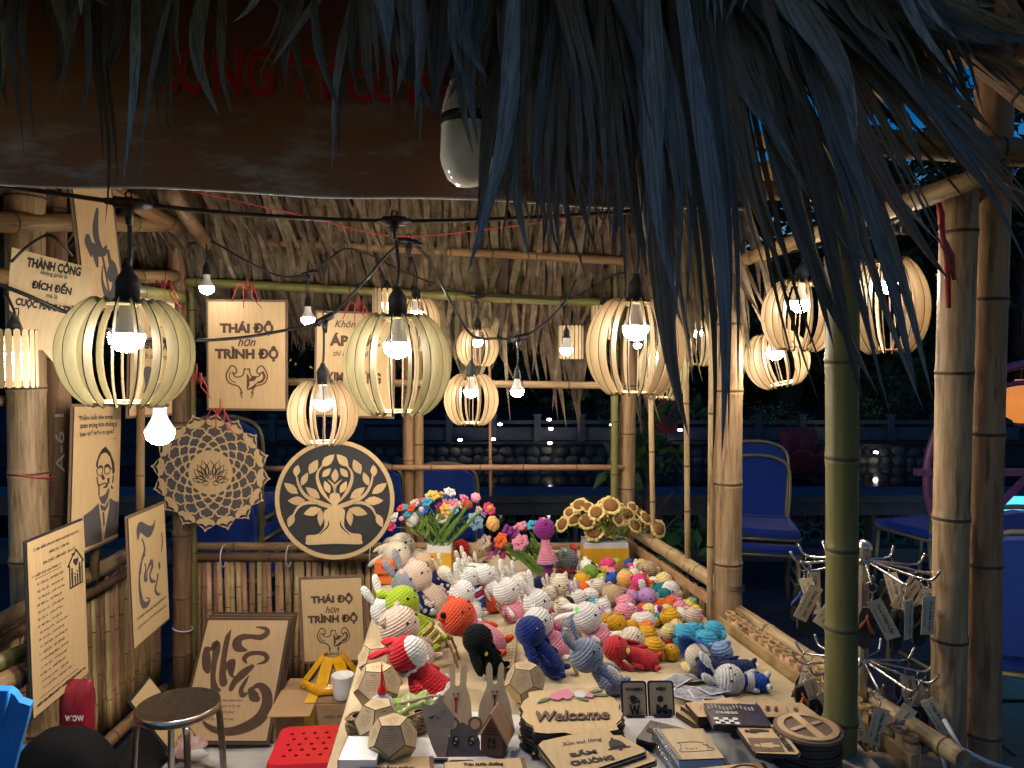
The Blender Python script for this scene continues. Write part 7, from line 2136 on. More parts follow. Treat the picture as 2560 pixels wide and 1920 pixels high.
# wooden cut-out animals
def cutout(name, label, pts, Y, m, sm=3, foot=True, tilt=.04, zz=Z7):
    px = [zz(*p) for p in pts]
    yb = max(p[1] for p in px)
    Mx, w, h = quad_frame((900, 1700), (1000, 1700), (900, 1800), (1000, 1800), (Y + tilt, Y + tilt, Y, Y))
    xs = [p[0] for p in px]
    Mx.translation = P((min(xs) + max(xs)) / 2, (min(p[1] for p in px) + yb) / 2, Y + tilt * .5)
    t = thing(name, label, 'wooden animal', Mx, 'flat wooden animals')
    c = [onplane(Mx, *p) for p in px]
    v = [Vector((a.x, a.y, 0)) for a in c]
    if sm:
        v = spline(v + [v[0]], sm)[:-1]
    mb = MB(); mb.poly([(a.x, a.y) for a in v], -.003, 0, 1); mb.build('body', [m, M_BURN], t)
    bm_ = min(a.y for a in v)
    if foot:
        cx = sum(a.x for a in v) / len(v)
        mb = MB(); mb.box((cx, bm_ + .004, -.004), (.05, .004, .06)); mb.build('foot', [M_PLYR], t)
    def g(x, y):
        a = onplane(Mx, *zz(x, y))
        return (a.x, a.y)
    return t, g
for (off, ms, lab, dark) in ((0, [(955, 900), (952, 640), (968, 500), (1015, 425), (1008, 330), (1010, 255), (1032, 222), (1055, 255), (1062, 340), (1062, 415), (1102, 415), (1108, 330), (1118, 260), (1148, 222), (1172, 255), (1170, 350), (1165, 430), (1195, 520), (1212, 660), (1205, 900)], 'wooden rabbit cut-out with a red mouth', False),
                             (1, [(1265, 880), (1270, 760), (1285, 600), (1340, 460), (1352, 400), (1345, 300), (1350, 245), (1375, 205), (1402, 245), (1408, 330), (1412, 398), (1450, 398), (1452, 320), (1462, 245), (1490, 205), (1512, 250), (1512, 400), (1560, 560), (1588, 720), (1590, 880)], 'wooden rabbit cut-out with a dark mouth beside the little house', True)):
    t, g = cutout('wooden_rabbit', lab, ms, 1.77, M_PLYL)
    mm = M_BURN if dark else mat('red_felt', (.30, .01, .01), .8)
    ex, ey = (1407, 478) if dark else (1050, 500)
    mb = MB(); mb.disc(g(ex, ey), .0022, .0003, .001, 10); mb.disc(g(ex + 38, ey), .0022, .0003, .001, 10); mb.build('eye', M_BURN, t)
    nx = 1425 if dark else 1068
    ny = 505 if dark else 528
    mb = MB(); mb.poly([g(nx - 22, ny), g(nx + 22, ny), g(nx + 12, ny + 30), g(nx + 6, ny + 45), g(nx + 7, ny + 140), g(nx - 7, ny + 140), g(nx - 6, ny + 45), g(nx - 14, ny + 28)], .0003, .001); mb.build('mouth_slot', mm, t)
t, g = cutout('wooden_cat', 'grey wooden cat cut-out leaning beside the red mouthed rabbit', [(755, 570), (785, 590), (820, 602), (860, 590), (892, 572), (905, 540), (925, 505), (950, 560), (985, 610), (1030, 670), (1052, 720), (1020, 830), (1000, 910), (990, 1000), (965, 1085), (935, 1115), (900, 1085), (860, 1010), (830, 930), (800, 830), (770, 720)], 1.665, mat('plywood_grey', (.28, .22, .17), .65, col2=(.22, .17, .13), scale=8, stretch=(1, 8, 1)))
mb = MB(); mb.ribbon([g(815, 710), g(845, 718), g(875, 690)], [.001, .005, .001], .0003, .001, 4); mb.ribbon([g(930, 655), g(960, 665), g(965, 645)], [.0012] * 3, .0003, .001, 3); mb.ribbon([g(890, 690), g(900, 720), g(925, 720)], [.0014] * 3, .0003, .001, 3); mb.build('face_cut', M_INK, t)
t, g = cutout('wooden_mouse', 'dark grey wooden mouse cut-out with big eyes and round ears', [(960, 1130), (945, 1080), (940, 1035), (985, 1010), (990, 930), (1015, 870), (975, 830), (968, 780), (985, 725), (1030, 706), (1075, 720), (1105, 765), (1100, 790), (1130, 755), (1175, 785), (1185, 740), (1225, 706), (1275, 712), (1312, 755), (1305, 820), (1270, 865), (1290, 940), (1292, 1010), (1335, 1040), (1325, 1090), (1280, 1130)], 1.655, mat('plywood_dark_grey', (.11, .095, .085), .6, var=.1, scale=30))
mb = MB()
for ex in (1065, 1212):
    mb.disc(g(ex, 930), .0085, .0003, .001, 20, .0115)
mb.build('eye', M_INK, t)
mb = MB()
for ex in (1065, 1212):
    mb.disc(g(ex + 8, 912), .0030, .0011, .0016, 12); mb.disc(g(ex - 8, 950), .002, .0011, .0016, 10)
mb.build('eye_glint', M_PLYL, t)
mb = MB()
for ex, ey in ((1036, 775), (1246, 775)):
    mb.disc(g(ex, ey), .0105, .0003, .001, 18)
mb.build('inner_ear', M_PLY, t)
mb = MB(); mb.ribbon([g(1120, 1005), g(1135, 1020), g(1150, 1005)], [.001] * 3, .0003, .0009, 3); mb.build('mouth', M_INK, t)
# little house
Y = 1.68
c = P(*Z7(1425, 1085), Y)
t = thing('toy_house', 'little red brown wooden birdhouse with gable roof', 'toy house', Matrix.Translation((c.x, c.y, TZ + .013)) @ Matrix.Rotation(-.25, 4, 'Z'))
k = Y / F / 3.687
w, hh, d_ = 205 * k, 190 * k, .05
M_HW = mat('house_ply', (.15, .065, .032), .6, var=.2, scale=30)
mb = MB(); mb.smooth = False
mb.add([(-w / 2, -d_ / 2, 0), (w / 2, -d_ / 2, 0), (w / 2, -d_ / 2, hh), (0, -d_ / 2, hh * 1.95), (-w / 2, -d_ / 2, hh), (-w / 2, d_ / 2, 0), (w / 2, d_ / 2, 0), (w / 2, d_ / 2, hh), (0, d_ / 2, hh * 1.95), (-w / 2, d_ / 2, hh)], [(0, 1, 2, 3, 4), (9, 8, 7, 6, 5), (0, 5, 6, 1), (1, 6, 7, 2), (4, 9, 5, 0)])
mb.build('wall', M_HW, t)
for s in (-1, 1):
    a, b_ = Vector((0, 0, hh * 2.15)), Vector((s * w * .78, 0, hh * .72))
    mb = MB(); mb.bar(a, b_, d_ * 1.35, .003, up=(0, 1, 0)) if False else mb.bar(a, b_, d_ * 1.35, .003, up=(s * .7, 0, .7)); mb.build('roof_panel', M_PLYR, t)
mb = MB(); mb.box((0, -d_ / 2 - .0006, hh * .62), (w * .36, .001, hh * .5)); mb.build('window', M_INK, t)
mb = MB(); mb.box((0, -d_ / 2 - .0014, hh * .62), (w * .07, .001, hh * .5)); mb.box((0, -d_ / 2 - .0016, hh * .62), (w * .36, .001, hh * .06)); mb.build('window_bar', M_HW, t)
for i in range(3):
    mb = MB(); mb.box((0, -d_ / 2 - .0006, hh * (1.08 + i * .14)), (w * (.62 - .12 * i), .001, hh * .04)); mb.build('vent_slot', M_INK, t)
# glue bottle
Y = 1.83
c = P(955, 1762, Y)
t = thing('glue_bottle', 'small clear glue bottle marked 502 with red cap', 'glue', (c.x, c.y, TZ + .012))
k = Y / F * 1.3
mb = MB(); mb.lathe([(.001, 0), (22 * k, 0), (23 * k, 3 * k), (23 * k, 34 * k), (19 * k, 43 * k), (9 * k, 50 * k), (8 * k, 53 * k)], 24, Matrix.Diagonal((1, .7, 1, 1))); mb.build('bottle', mat('milky_plastic', (.62, .62, .64), .25, spec=.5), t)
mb = MB(); mb.lathe([(9 * k, 52 * k), (9 * k, 62 * k), (6 * k, 66 * k), (3.2 * k, 72 * k), (2.4 * k, 90 * k), (.6 * k, 112 * k), (.1 * k, 113 * k)], 14); mb.build('cap', mat('red_plastic_cap', (.62, .02, .015), .35), t)
mb = MB(); mb.lathe([(22.6 * k, 4 * k), (23.4 * k, 4.2 * k), (23.4 * k, 33 * k), (22.6 * k, 33.2 * k)], 24, Matrix.Diagonal((1, .71, 1, 1))); mb.build('label_sheet', M_WHITEP, t)
o = put_text(t, '502', 0, 0, 22 * k, 11 * k, M_INK, z=0, bold=.024); o.matrix_local = Matrix.Translation((5 * k, -17 * k, 27 * k)) @ Matrix.Rotation(math.pi / 2, 4, 'X')
mb = MB(); mb.box((5 * k, -17 * k, 12 * k), (22 * k, .0006, 8 * k)); mb.build('green_mark', mat('label_green', (.02, .20, .10), .5), t)
# twine rolls
for px, py, lab in ((893, 1828, 'ball of jute twine at the table edge'), (1048, 1818, 'ball of jute twine behind the front calendar')):
    Y = tabY(py + 20)
    c = P(px, py, Y)
    t = thing('twine_ball', lab, 'twine', (c.x, c.y, TZ + .035), 'twine balls')
    rr = random.Random(px)
    mt = mat('jute_twine', (.30, .21, .11), .9, var=.4, scale=150, bump=.6)
    mb = MB(); mb.lathe([(.012, -.022), (.023, -.018), (.025, 0), (.023, .018), (.012, .022)], 18); mb.build('core', mt, t)
    for i in range(9):
        E = Euler((rr.uniform(-.4, .4), rr.uniform(-.4, .4), 0)).to_matrix()
        mb = MB(); mb.tube([E @ Vector((.0255 * math.cos(a * .35), .0255 * math.sin(a * .35), (i - 4) * .0045)) for a in range(18)], .0022, 5, closed=True); mb.build('winding', mt, t)
# green bag
c = onz(1032, 1790, TZ + .012)
mb = MB(); mb.ell((0, 0, .02), (.05, .045, .03), 28, 16)
mb.v = [tuple(Vector(v) * (1 + .35 * noise.noise(Vector(v) * 38)) + Vector((0, 0, .006))) for v in mb.v]
mb.smooth = False
t = thing('plastic_bag', 'crumpled green and clear plastic bag behind the wooden cat', 'bag', c)
mb.build('film', mat('green_film', (.16, .42, .05), .18, spec=.6, col2=(.45, .45, .22), scale=26), t)
mb = MB(); mb.tube([(-.05, 0, .03), (0, -.03, .05), (.05, -.01, .055), (.07, 0, .05)], [.003, .006, .004, .002], 6); mb.build('knot', M_CREAM, t)
# pale white stationery box under the balls
q0 = onz(915, 1880, .80)
t = thing('white_carton', 'white carton with red edge at the table corner', 'carton', (-.325, 1.62, TZ + .011))
mb = MB(); mb.box((0, 0, .02), (.08, .10, .04)); mb.build('carton', M_WHITEP, t); mb = MB(); mb.box((-.0405, 0, .02), (.002, .1, .04)); mb.build('red_edge', mat('red_card', (.45, .02, .03), .5), t)
# orange box at back left
c = P(962, 1452, 3.0)
t = thing('orange_carton', 'small orange printed carton behind the grey bunny', 'carton', (c.x, 3.0, TZ + .008))
mb = MB(); mb.box((0, 0, .042), (.07, .06, .085)); mb.build('carton', mat('orange_card', (.72, .14, .03), .5), t)
o = put_text(t, 'BENTO', 0, 0, .045, .011, M_BROWN, bold=.024); o.matrix_local = Matrix.Translation((0, -.0306, .035)) @ Matrix.Rotation(math.pi / 2, 4, 'X')
mb = MB(); mb.disc((0, 0), .009, 0, .0006, 12); mb.build('emblem', M_RED, t, Matrix.Translation((0, -.0304, .066)) @ Matrix.Rotation(math.pi / 2, 4, 'X'))
# ------------------------------------------------------------------ floor things inside the stall
def fcloth(u, v):
    x, y = lerp(-1.35, -.55, u), lerp(2.3, 3.35, v)
    return (x, y, .025 + .012 * noise.noise(Vector((x * 6, y * 6, 0))) + .006 * noise.noise(Vector((x * 17, y * 17, 2))))
sheet('floor_sheet', 'pale sheet spread on the stall floor under the leaning plaques', fcloth, 34, 40, M_WHITEC)
t = thing('crumpled_cloth', 'crumpled pink and white cloth on the floor behind the steel stool', 'cloth', P(468, 1880, 2.95))
mb = MB(); mb.ell((0, 0, .02), (.07, .06, .035), 26, 14)
mb.v = [tuple(Vector(v) * (1 + .5 * noise.noise(Vector(v) * 26))) for v in mb.v]; mb.build('fabric', mat('pink_white_cloth', (.55, .50, .48), .9, col2=(.38, .14, .13), scale=18), t)
mb = MB(); mb.ell((.05, -.04, .012), (.05, .03, .016), 14, 8); mb.v = [tuple(Vector(v) * (1 + .3 * noise.noise(Vector(v) * 40))) for v in mb.v]; mb.build('corner', M_WHITEC, t)
# steel stool
Y = 2.5
c = P(446, 1770, Y)
t = thing('steel_stool', 'round stainless steel stool with four tube legs', 'stool', (c.x, c.y, 0))
zt_, r_ = P(446, 1760, Y).z, 102 / F * Y
M_SEATS = mat('worn_steel', (.34, .30, .25), .32, metal=1.0, col2=(.14, .11, .09), scale=60, stretch=(1, 3, 1), bump=.5)
mb = MB(); mb.lathe([(.001, zt_ - .006), (r_ * .3, zt_ - .006), (r_ * .55, zt_ - .004), (r_ * .92, zt_), (r_ * .97, zt_ + .001)], 40); mb.build('seat', M_SEATS, t)
mb = MB(); mb.lathe([(r_ * .97, zt_ + .001), (r_, zt_ - .003), (r_ * 1.0, zt_ - .022), (r_ * .96, zt_ - .026), (r_ * .9, zt_ - .024)], 40); mb.build('rim', M_STEEL, t)
for k in range(4):
    a = k * math.pi / 2 + .6
    d = Vector((math.cos(a), math.sin(a), 0))
    mb = MB(); mb.tube(spline([d * r_ * .55 + Vector((0, 0, zt_ - .02)), d * r_ * .85 + Vector((0, 0, zt_ - .03)), d * r_ * .98 + Vector((0, 0, zt_ - .08)), d * r_ * 1.12 + Vector((0, 0, .03))], 5), .011, 10); mb.build('leg', M_STEEL, t)
# a ring brace
mb = MB(); mb.tube([(math.cos(a * .2618) * r_ * 1.02, math.sin(a * .2618) * r_ * 1.02, .17) for a in range(24)], .006, 6, closed=True); mb.build('ring_brace', M_STEEL, t)
# red stool
Y = 2.42
M_REDP = mat('red_plastic', (.55, .012, .018), .28, spec=.5)
pt = [onz(*p, .405) for p in ((756, 1822), (864, 1824), (838, 1902), (676, 1900))]
c = sum(pt, Vector()) / 4
t = thing('red_stool', 'low red plastic stool with round holes in its top', 'stool', Matrix.Translation((c.x, c.y, 0)) @ Matrix.Rotation(.10, 4, 'Z'))
a = .118
rr = .028
outl = [(sx * (a - rr) + rr * math.cos(q), sy * (a - rr) + rr * math.sin(q)) for sx, sy, a0 in ((1, 1, 0), (-1, 1, math.pi / 2), (-1, -1, math.pi), (1, -1, 1.5 * math.pi)) for q in [a0 + i * math.pi / 12 for i in range(7)]]
holes = [[((i - 2) * .036 + (j % 2) * .012 - .006 + .0068 * math.cos(q * .785), (j - 2) * .034 + .0068 * math.sin(q * .785)) for q in range(8)] for i in range(5) for j in range(5)]
obj('seat', fill_mesh(outl, holes, .004, [M_REDP]), t, Matrix.Translation((0, 0, .405)))
mb = MB()
def ringat(s, z):
    return [(x * s, y * s, z) for x, y in outl]
prof = [(1.0, .4065), (1.035, .400), (1.05, .385), (1.06, .345), (1.0602, .3445), (1.05, .344), (1.14, .20)]
vs = [p for s, z in prof for p in ringat(s, z)]
n = len(outl)
mb.add(vs, [(i * n + k, (i + 1) * n + k, (i + 1) * n + (k + 1) % n, i * n + (k + 1) % n) for i in range(len(prof) - 1) for k in range(n)])
mb.build('skirt', M_REDP, t)
for sx in (-1, 1):
    for sy in (-1, 1):
        mb = MB(); mb.bar((sx * a * 1.0, sy * a * 1.0, .22), (sx * a * 1.22, sy * a * 1.22, 0.002), .05, .045, up=(sx, -sy, 0)); mb.build('leg', M_REDP, t)
mb = MB(); mb.smooth = False; mb.add([(-.1, -.1, .30), (.1, -.1, .30), (.1, .1, .30), (-.1, .1, .30)], [(0, 1, 2, 3)]); mb.build('inner_web', mat('red_plastic_shaded', (.25, .008, .01), .5), t)  # darker red sheet: shade below the seat holes put into the colour
# cardboard box
M_CARD = mat('cardboard', (.33, .20, .10), .85, var=.15, scale=12)
t = thing('cardboard_box', 'taped brown cardboard box with the mug on it', 'box', Matrix.Translation((P(800, 1800, 2.85).x, 2.88, 0)) @ Matrix.Rotation(.04, 4, 'Z'))
mb = MB(); mb.box((0, 0, .165), (.30, .24, .33)); mb.build('carton', M_CARD, t)
mb = MB(); mb.box((-.075, -.11, .334), (.15, .20, .004), Euler((.04, 0, 0)).to_matrix()); mb.build('flap', M_CARD, t)
mb = MB(); mb.box((.075, -.04, .333), (.148, .15, .003)); mb.build('flap', mat('cardboard_dark', (.22, .13, .07), .85, var=.2, scale=12), t)
mb = MB(); mb.box((-.02, -.1215, .27), (.04, .002, .12)); mb.box((-.02, -.06, .3385), (.04, .12, .001)); mb.build('tape', mat('yellow_tape', (.62, .36, .04), .25), t)
o = put_text(t, 'HƯƠNG VỊ', 0, 0, .09, .014, M_RED, bold=.02); o.matrix_local = Matrix.Translation((-.085, -.1206, .285)) @ Matrix.Rotation(math.pi / 2, 4, 'X')
o = put_text(t, 'LOẠI 1 KG', 0, 0, .07, .013, M_INK, bold=.02); o.matrix_local = Matrix.Translation((.07, -.1206, .285)) @ Matrix.Rotation(math.pi / 2, 4, 'X')
# mug
Y = 2.72
c = P(845, 1775, Y)
t = thing('mug', 'white ceramic mug standing on the cardboard box', 'mug', (c.x, 2.80, .3365))
mb = MB(); mb.lathe([(.001, .001), (.028, 0), (.034, .008), (.038, .04), (.041, .088), (.042, .090), (.040, .090), (.036, .04), (.031, .010), (.001, .006)], 28); mb.build('cup', mat('white_glaze', (.72, .70, .68), .15, spec=.5), t)
mb = MB(); mb.tube(spline([Vector((.036, 0, .074)), Vector((.058, 0, .078)), Vector((.070, 0, .058)), Vector((.060, 0, .034)), Vector((.034, 0, .020))], 5), .0052, 8); mb.build('handle', M_WHITEP, t)
# yellow taped bundle
t = thing('taped_bundle', 'bundle wrapped in shiny yellow packing tape behind the mug', 'bundle', (P(832, 1740, 2.93).x, 2.935, .3365))
M_YT = mat('yellow_packing_tape', (.72, .36, .01), .2, spec=.6, var=.25, scale=16, bump=.5)
mb = MB(); mb.lathe([(.001, 0), (.115, 0), (.12, .012), (.078, .04), (.032, .105), (.03, .11), (.001, .11)], 7); mb.build('wrapped_body', mat('clear_wrap', (.30, .22, .14), .15, spec=.6, var=.3, scale=14), t)
for k in range(7):
    a = k * .9
    mb = MB(); mb.bar((math.cos(a) * .123, math.sin(a) * .105, .01), (math.cos(a) * .035, math.sin(a) * .035, .115), .046, .003, up=(math.cos(a), math.sin(a), .8)); mb.build('tape_strip', M_YT, t)
mb = MB(); mb.lathe([(.121, .004), (.127, .005), (.115, .035), (.110, .034)], 7); mb.build('tape_belt', M_YT, t)
# black backpack and snack bag
t = thing('backpack', 'black backpack on the floor under the rules board', 'backpack', (P(150, 1900, 2.2).x, 2.22, 0))
M_BP = mat('black_nylon', (.006, .006, .007), .9, spec=.15, var=.3, scale=90, bump=.3)
mb = MB(); mb.ell((0, 0, .25), (.15, .12, .28), 28, 18); mb.v = [(math.copysign(abs(x / .15) ** .65, x) * .145 + .012 * noise.noise(Vector((x, y, z)) * 12), math.copysign(abs(y / .12) ** .65, y) * .11 + .012 * noise.noise(Vector((x, y, z)) * 12 + Vector((5, 0, 0))), max(.005, .25 + math.copysign(abs((z - .25) / .28) ** .7, z - .25) * .25)) for x, y, z in mb.v]; mb.build('bag', M_BP, t)
mb = MB(); mb.ell((.02, -.10, .2), (.10, .05, .13), 18, 12); mb.build('front_pocket', M_BP, t)
mb = MB(); mb.tube(spline([Vector((-.1, -.09, .38)), Vector((0, -.12, .42)), Vector((.1, -.09, .38))], 5), .004, 6); mb.build('zip', M_STEEL, t)
mb = MB(); mb.tube([(.105, -.11, .36), (.112, -.125, .335), (.117, -.125, .30)], [.004, .006, .007], 8); mb.build('zip_pull', mat('grey_nylon', (.35, .35, .34), .6), t)
t = thing('snack_bag', 'crinkled maroon snack bag behind the backpack', 'snack bag', (P(176, 1760, 2.36).x, 2.40, .04))
mb = MB()
for sy in (-1, 1):
    vs = [((i / 10 - .5) * .105, sy * (.034 * (1 - (i / 5 - 1) ** 4) ** .5 * max(0, 1 - (j / 6 - 1) ** 4) ** .5 + .008 * noise.noise(Vector((i * .5, j * .6, sy)))), .27 + j * .0225) for j in range(13) for i in range(11)]
    mb.add(vs, [(j * 11 + i, j * 11 + i + 1, j * 11 + i + 12, j * 11 + i + 11) for j in range(12) for i in range(10)])
mb.build('pouch', mat('maroon_foil', (.20, .01, .02), .3, spec=.6), t)
mb = MB(); mb.box((0, 0, .11), (.10, .07, .30)); mb.build('carton_below', M_CARD, t)
mb = MB(); mb.disc((0, 0), .032, 0, .001, 14, .024); mb.build('yellow_print', mat('print_yellow', (.65, .33, .05), .5), t, Matrix.Translation((.015, -.034, .35)) @ Matrix.Rotation(math.pi / 2, 4, 'X'))
o = put_text(t, 'wow', 0, 0, .06, .02, M_WHITEP, bold=.02); o.matrix_local = Matrix.Translation((.01, -.036, .43)) @ Matrix.Rotation(math.pi / 2, 4, 'X')
# blue plastic chair at the edge
M_BLUEP = mat('blue_plastic', (.03, .24, .66), .3, spec=.5)
t = thing('plastic_chair', 'blue moulded plastic chair cut by the edge of the view', 'chair', (P(-30, 1900, 1.75).x, 1.85, 0))
inv = t.matrix_world.inverted()
mb = MB()
o2 = [P(-140, 1722, 1.75), P(-5, 1727, 1.75), P(22, 1728, 1.75), P(36, 1738, 1.75), P(48, 1756, 1.75), P(76, 1765, 1.75), P(66, 1810, 1.75), P(48, 1870, 1.75), P(26, 1960, 1.75), P(-140, 1980, 1.75)]
mb.smooth = False
vs = [inv @ p for p in o2] + [inv @ (p + Vector((-.01, .03, 0))) for p in o2]
n = len(o2)
mb.add(vs, [tuple(range(n)), tuple(range(2 * n - 1, n - 1, -1))] + [(i, i + n, (i + 1) % n + n, (i + 1) % n) for i in range(n)])
mb.build('backrest', M_BLUEP, t)
mb = MB(); mb.tube([inv @ P(22, 1732, 1.745), inv @ P(10, 1800, 1.75), inv @ P(-10, 1950, 1.78)], .004, 6); mb.build('moulded_rib', M_BLUEP, t)
mb = MB(); mb.box((-.42, .2, .43), (.40, .40, .03)); mb.build('seat', M_BLUEP, t)
for x in (-.60, -.26):
    for y in (.02, .38):
        mb = MB(); mb.bar((x, y, .42), (x * 1.05, y, .002), .035, .035, up=(0, 1, 0)); mb.build('leg', M_BLUEP, t)

# ------------------------------------------------------------------ banquet chairs
def banquet_chair(label, loc, rz, stack=0, group='blue banquet chairs', scale=1.0, dim=None):
    Mx = Matrix.Translation(Vector(loc)) @ Matrix.Rotation(rz, 4, 'Z') @ Matrix.Scale(scale, 4)
    t = thing('banquet_chair', label, 'chair', Mx, group)
    mb = MB(); mb.box((0, 0, .45), (.42, .42, .05)); mb.tube([(-.2, -.2, .455), (.2, -.2, .455), (.2, .2, .455), (-.2, .2, .455)], .032, 8, closed=True); mb.build('seat', M_BLUEV, t)
    mb = MB(); mb.tube([(-.215, -.215, .42), (.215, -.215, .42), (.215, .215, .42), (-.215, .215, .42)], .012, 6, closed=True); mb.build('seat_rail', M_GOLD, t)
    out = [(-.19, .52), (-.205, .75), (-.19, .90), (-.10, .955), (0, .965), (.10, .955), (.19, .90), (.205, .75), (.19, .52)]
    mb = MB(); mb.poly(out, -.02, .025); mb.build('backrest', M_BLUEV, t, Matrix.Translation((0, .21, 0)) @ Matrix.Rotation(math.pi / 2 - .10, 4, 'X'))
    mb = MB(); mb.tube(spline([Vector((x * 1.03, .215 + (z - .5) * .10, z * 1.005)) for x, z in [(-.2, .40)] + out + [(.2, .40)]], 3), .012, 6); mb.build('back_frame', M_GOLD, t)
    for sx in (-1, 1):
        mb = MB(); mb.tube([(sx * .2, -.2, .42), (sx * .215, -.225, 0)], .0125, 8); mb.build('leg', M_GOLD, t)
        mb = MB(); mb.tube([(sx * .2, .21, .42), (sx * .21, .27, 0)], .0125, 8); mb.build('leg', M_GOLD, t)
        mb = MB(); mb.tube([(sx * .206, -.21, .2), (sx * .206, .24, .2)], .008, 6); mb.build('stretcher', M_GOLD, t)
    return t
c = P(1905, 1500, 4.9)
banquet_chair('blue banquet chair standing on another beside the pale fence post', (c.x - .06, 4.8, .09), R(-12))
banquet_chair('blue banquet chair under the stacked one beside the pale fence post', (c.x - .06, 4.77, 0), R(-12))
banquet_chair('shadowy blue chair by the glazed parapet, behind the key ring rack', (P(2310, 1400, 5.2).x, 5.2, 0), R(200))
banquet_chair('blue banquet chair cut by the right edge behind the double post', (P(2560, 1600, 2.9).x + .02, 3.0, 0), R(160))
banquet_chair('blue chair between the key ring rack and the double post', (P(2400, 1600, 3.5).x, 3.5, 0), R(190))
for k, (px, Y, z, rz, lab) in enumerate([(600, 4.25, 0, 175, 'lowest blue chair of the stack behind the mandala'), (604, 4.27, .11, 176, 'second chair up in the stack behind the mandala'), (606, 4.29, .22, 174, 'third chair up in the stack behind the mandala'), (602, 4.31, .33, 178, 'top blue chair of the stack behind the mandala'),
                            (930, 4.9, 0, 185, 'blue chair behind the tree of life disc'), (1120, 4.9, 0, 178, 'blue chair behind the mixed crochet flowers')]):
    banquet_chair(lab, (P(px, 900, Y).x, Y, z), R(rz), group='chairs stacked behind the stall')
    
# ------------------------------------------------------------------ key ring rack
Y = 1.86
xc = P(2168, 900, Y).x
t = thing('key_ring_rack', 'chrome key ring rack with two tiers of hooks', 'display rack', (xc, Y, 0))
rk = t
zp_ = lambda py: P(2168, py, Y).z
mb = MB(); mb.lathe([(.0125, .02), (.0125, zp_(1398))], 16); mb.build('pole', M_STEEL, t)
mb = MB(); mb.lathe([(.0125, zp_(1398)), (.018, zp_(1394)), (.017, zp_(1376)), (.019, zp_(1372)), (.018, zp_(1362)), (.010, zp_(1352)), (.001, zp_(1349))], 18); mb.build('finial', M_STEEL, t)
mb = MB(); mb.lathe([(.001, .022), (.11, .018), (.12, .005), (.12, .0)], 24); mb.build('base', M_CHROME, t)
hooks = []
for tier, (py, n, rad) in enumerate(((1412, 12, .150), (1662, 12, .145))):
    z = zp_(py)
    for k in range(n):
        a = 2 * math.pi * k / n + .2 + tier * .15
        d = Vector((math.cos(a), math.sin(a), 0))
        mb = MB(); mb.tube(spline([d * .012 + Vector((0, 0, z + .012)), d * rad * .6 + Vector((0, 0, z)), d * rad + Vector((0, 0, z - .006)), d * (rad + .022) + Vector((0, 0, z + .02))], 4), .0034, 6); mb.build('hook', M_CHROME, t)
        hooks.append((tier, d, rad, z))
    mb = MB(); mb.lathe([(.014, z + .02), (.018, z + .018), (.018, z + .004), (.014, z)], 14); mb.build('collar', M_CHROME, t)
M_TAGP = mat('tag_card', (.62, .50, .33), .7, var=.08, scale=20)
M_RUB1 = mat('black_rubber', (.015, .016, .018), .7, var=.3, scale=90)
M_STO = mat('orange_strap', (.60, .14, .05), .6)
M_STB = mat('blue_strap', (.03, .07, .30), .6)
RK = random.Random(8)
side = {0: 'upper', 1: 'lower'}
cnt = {}
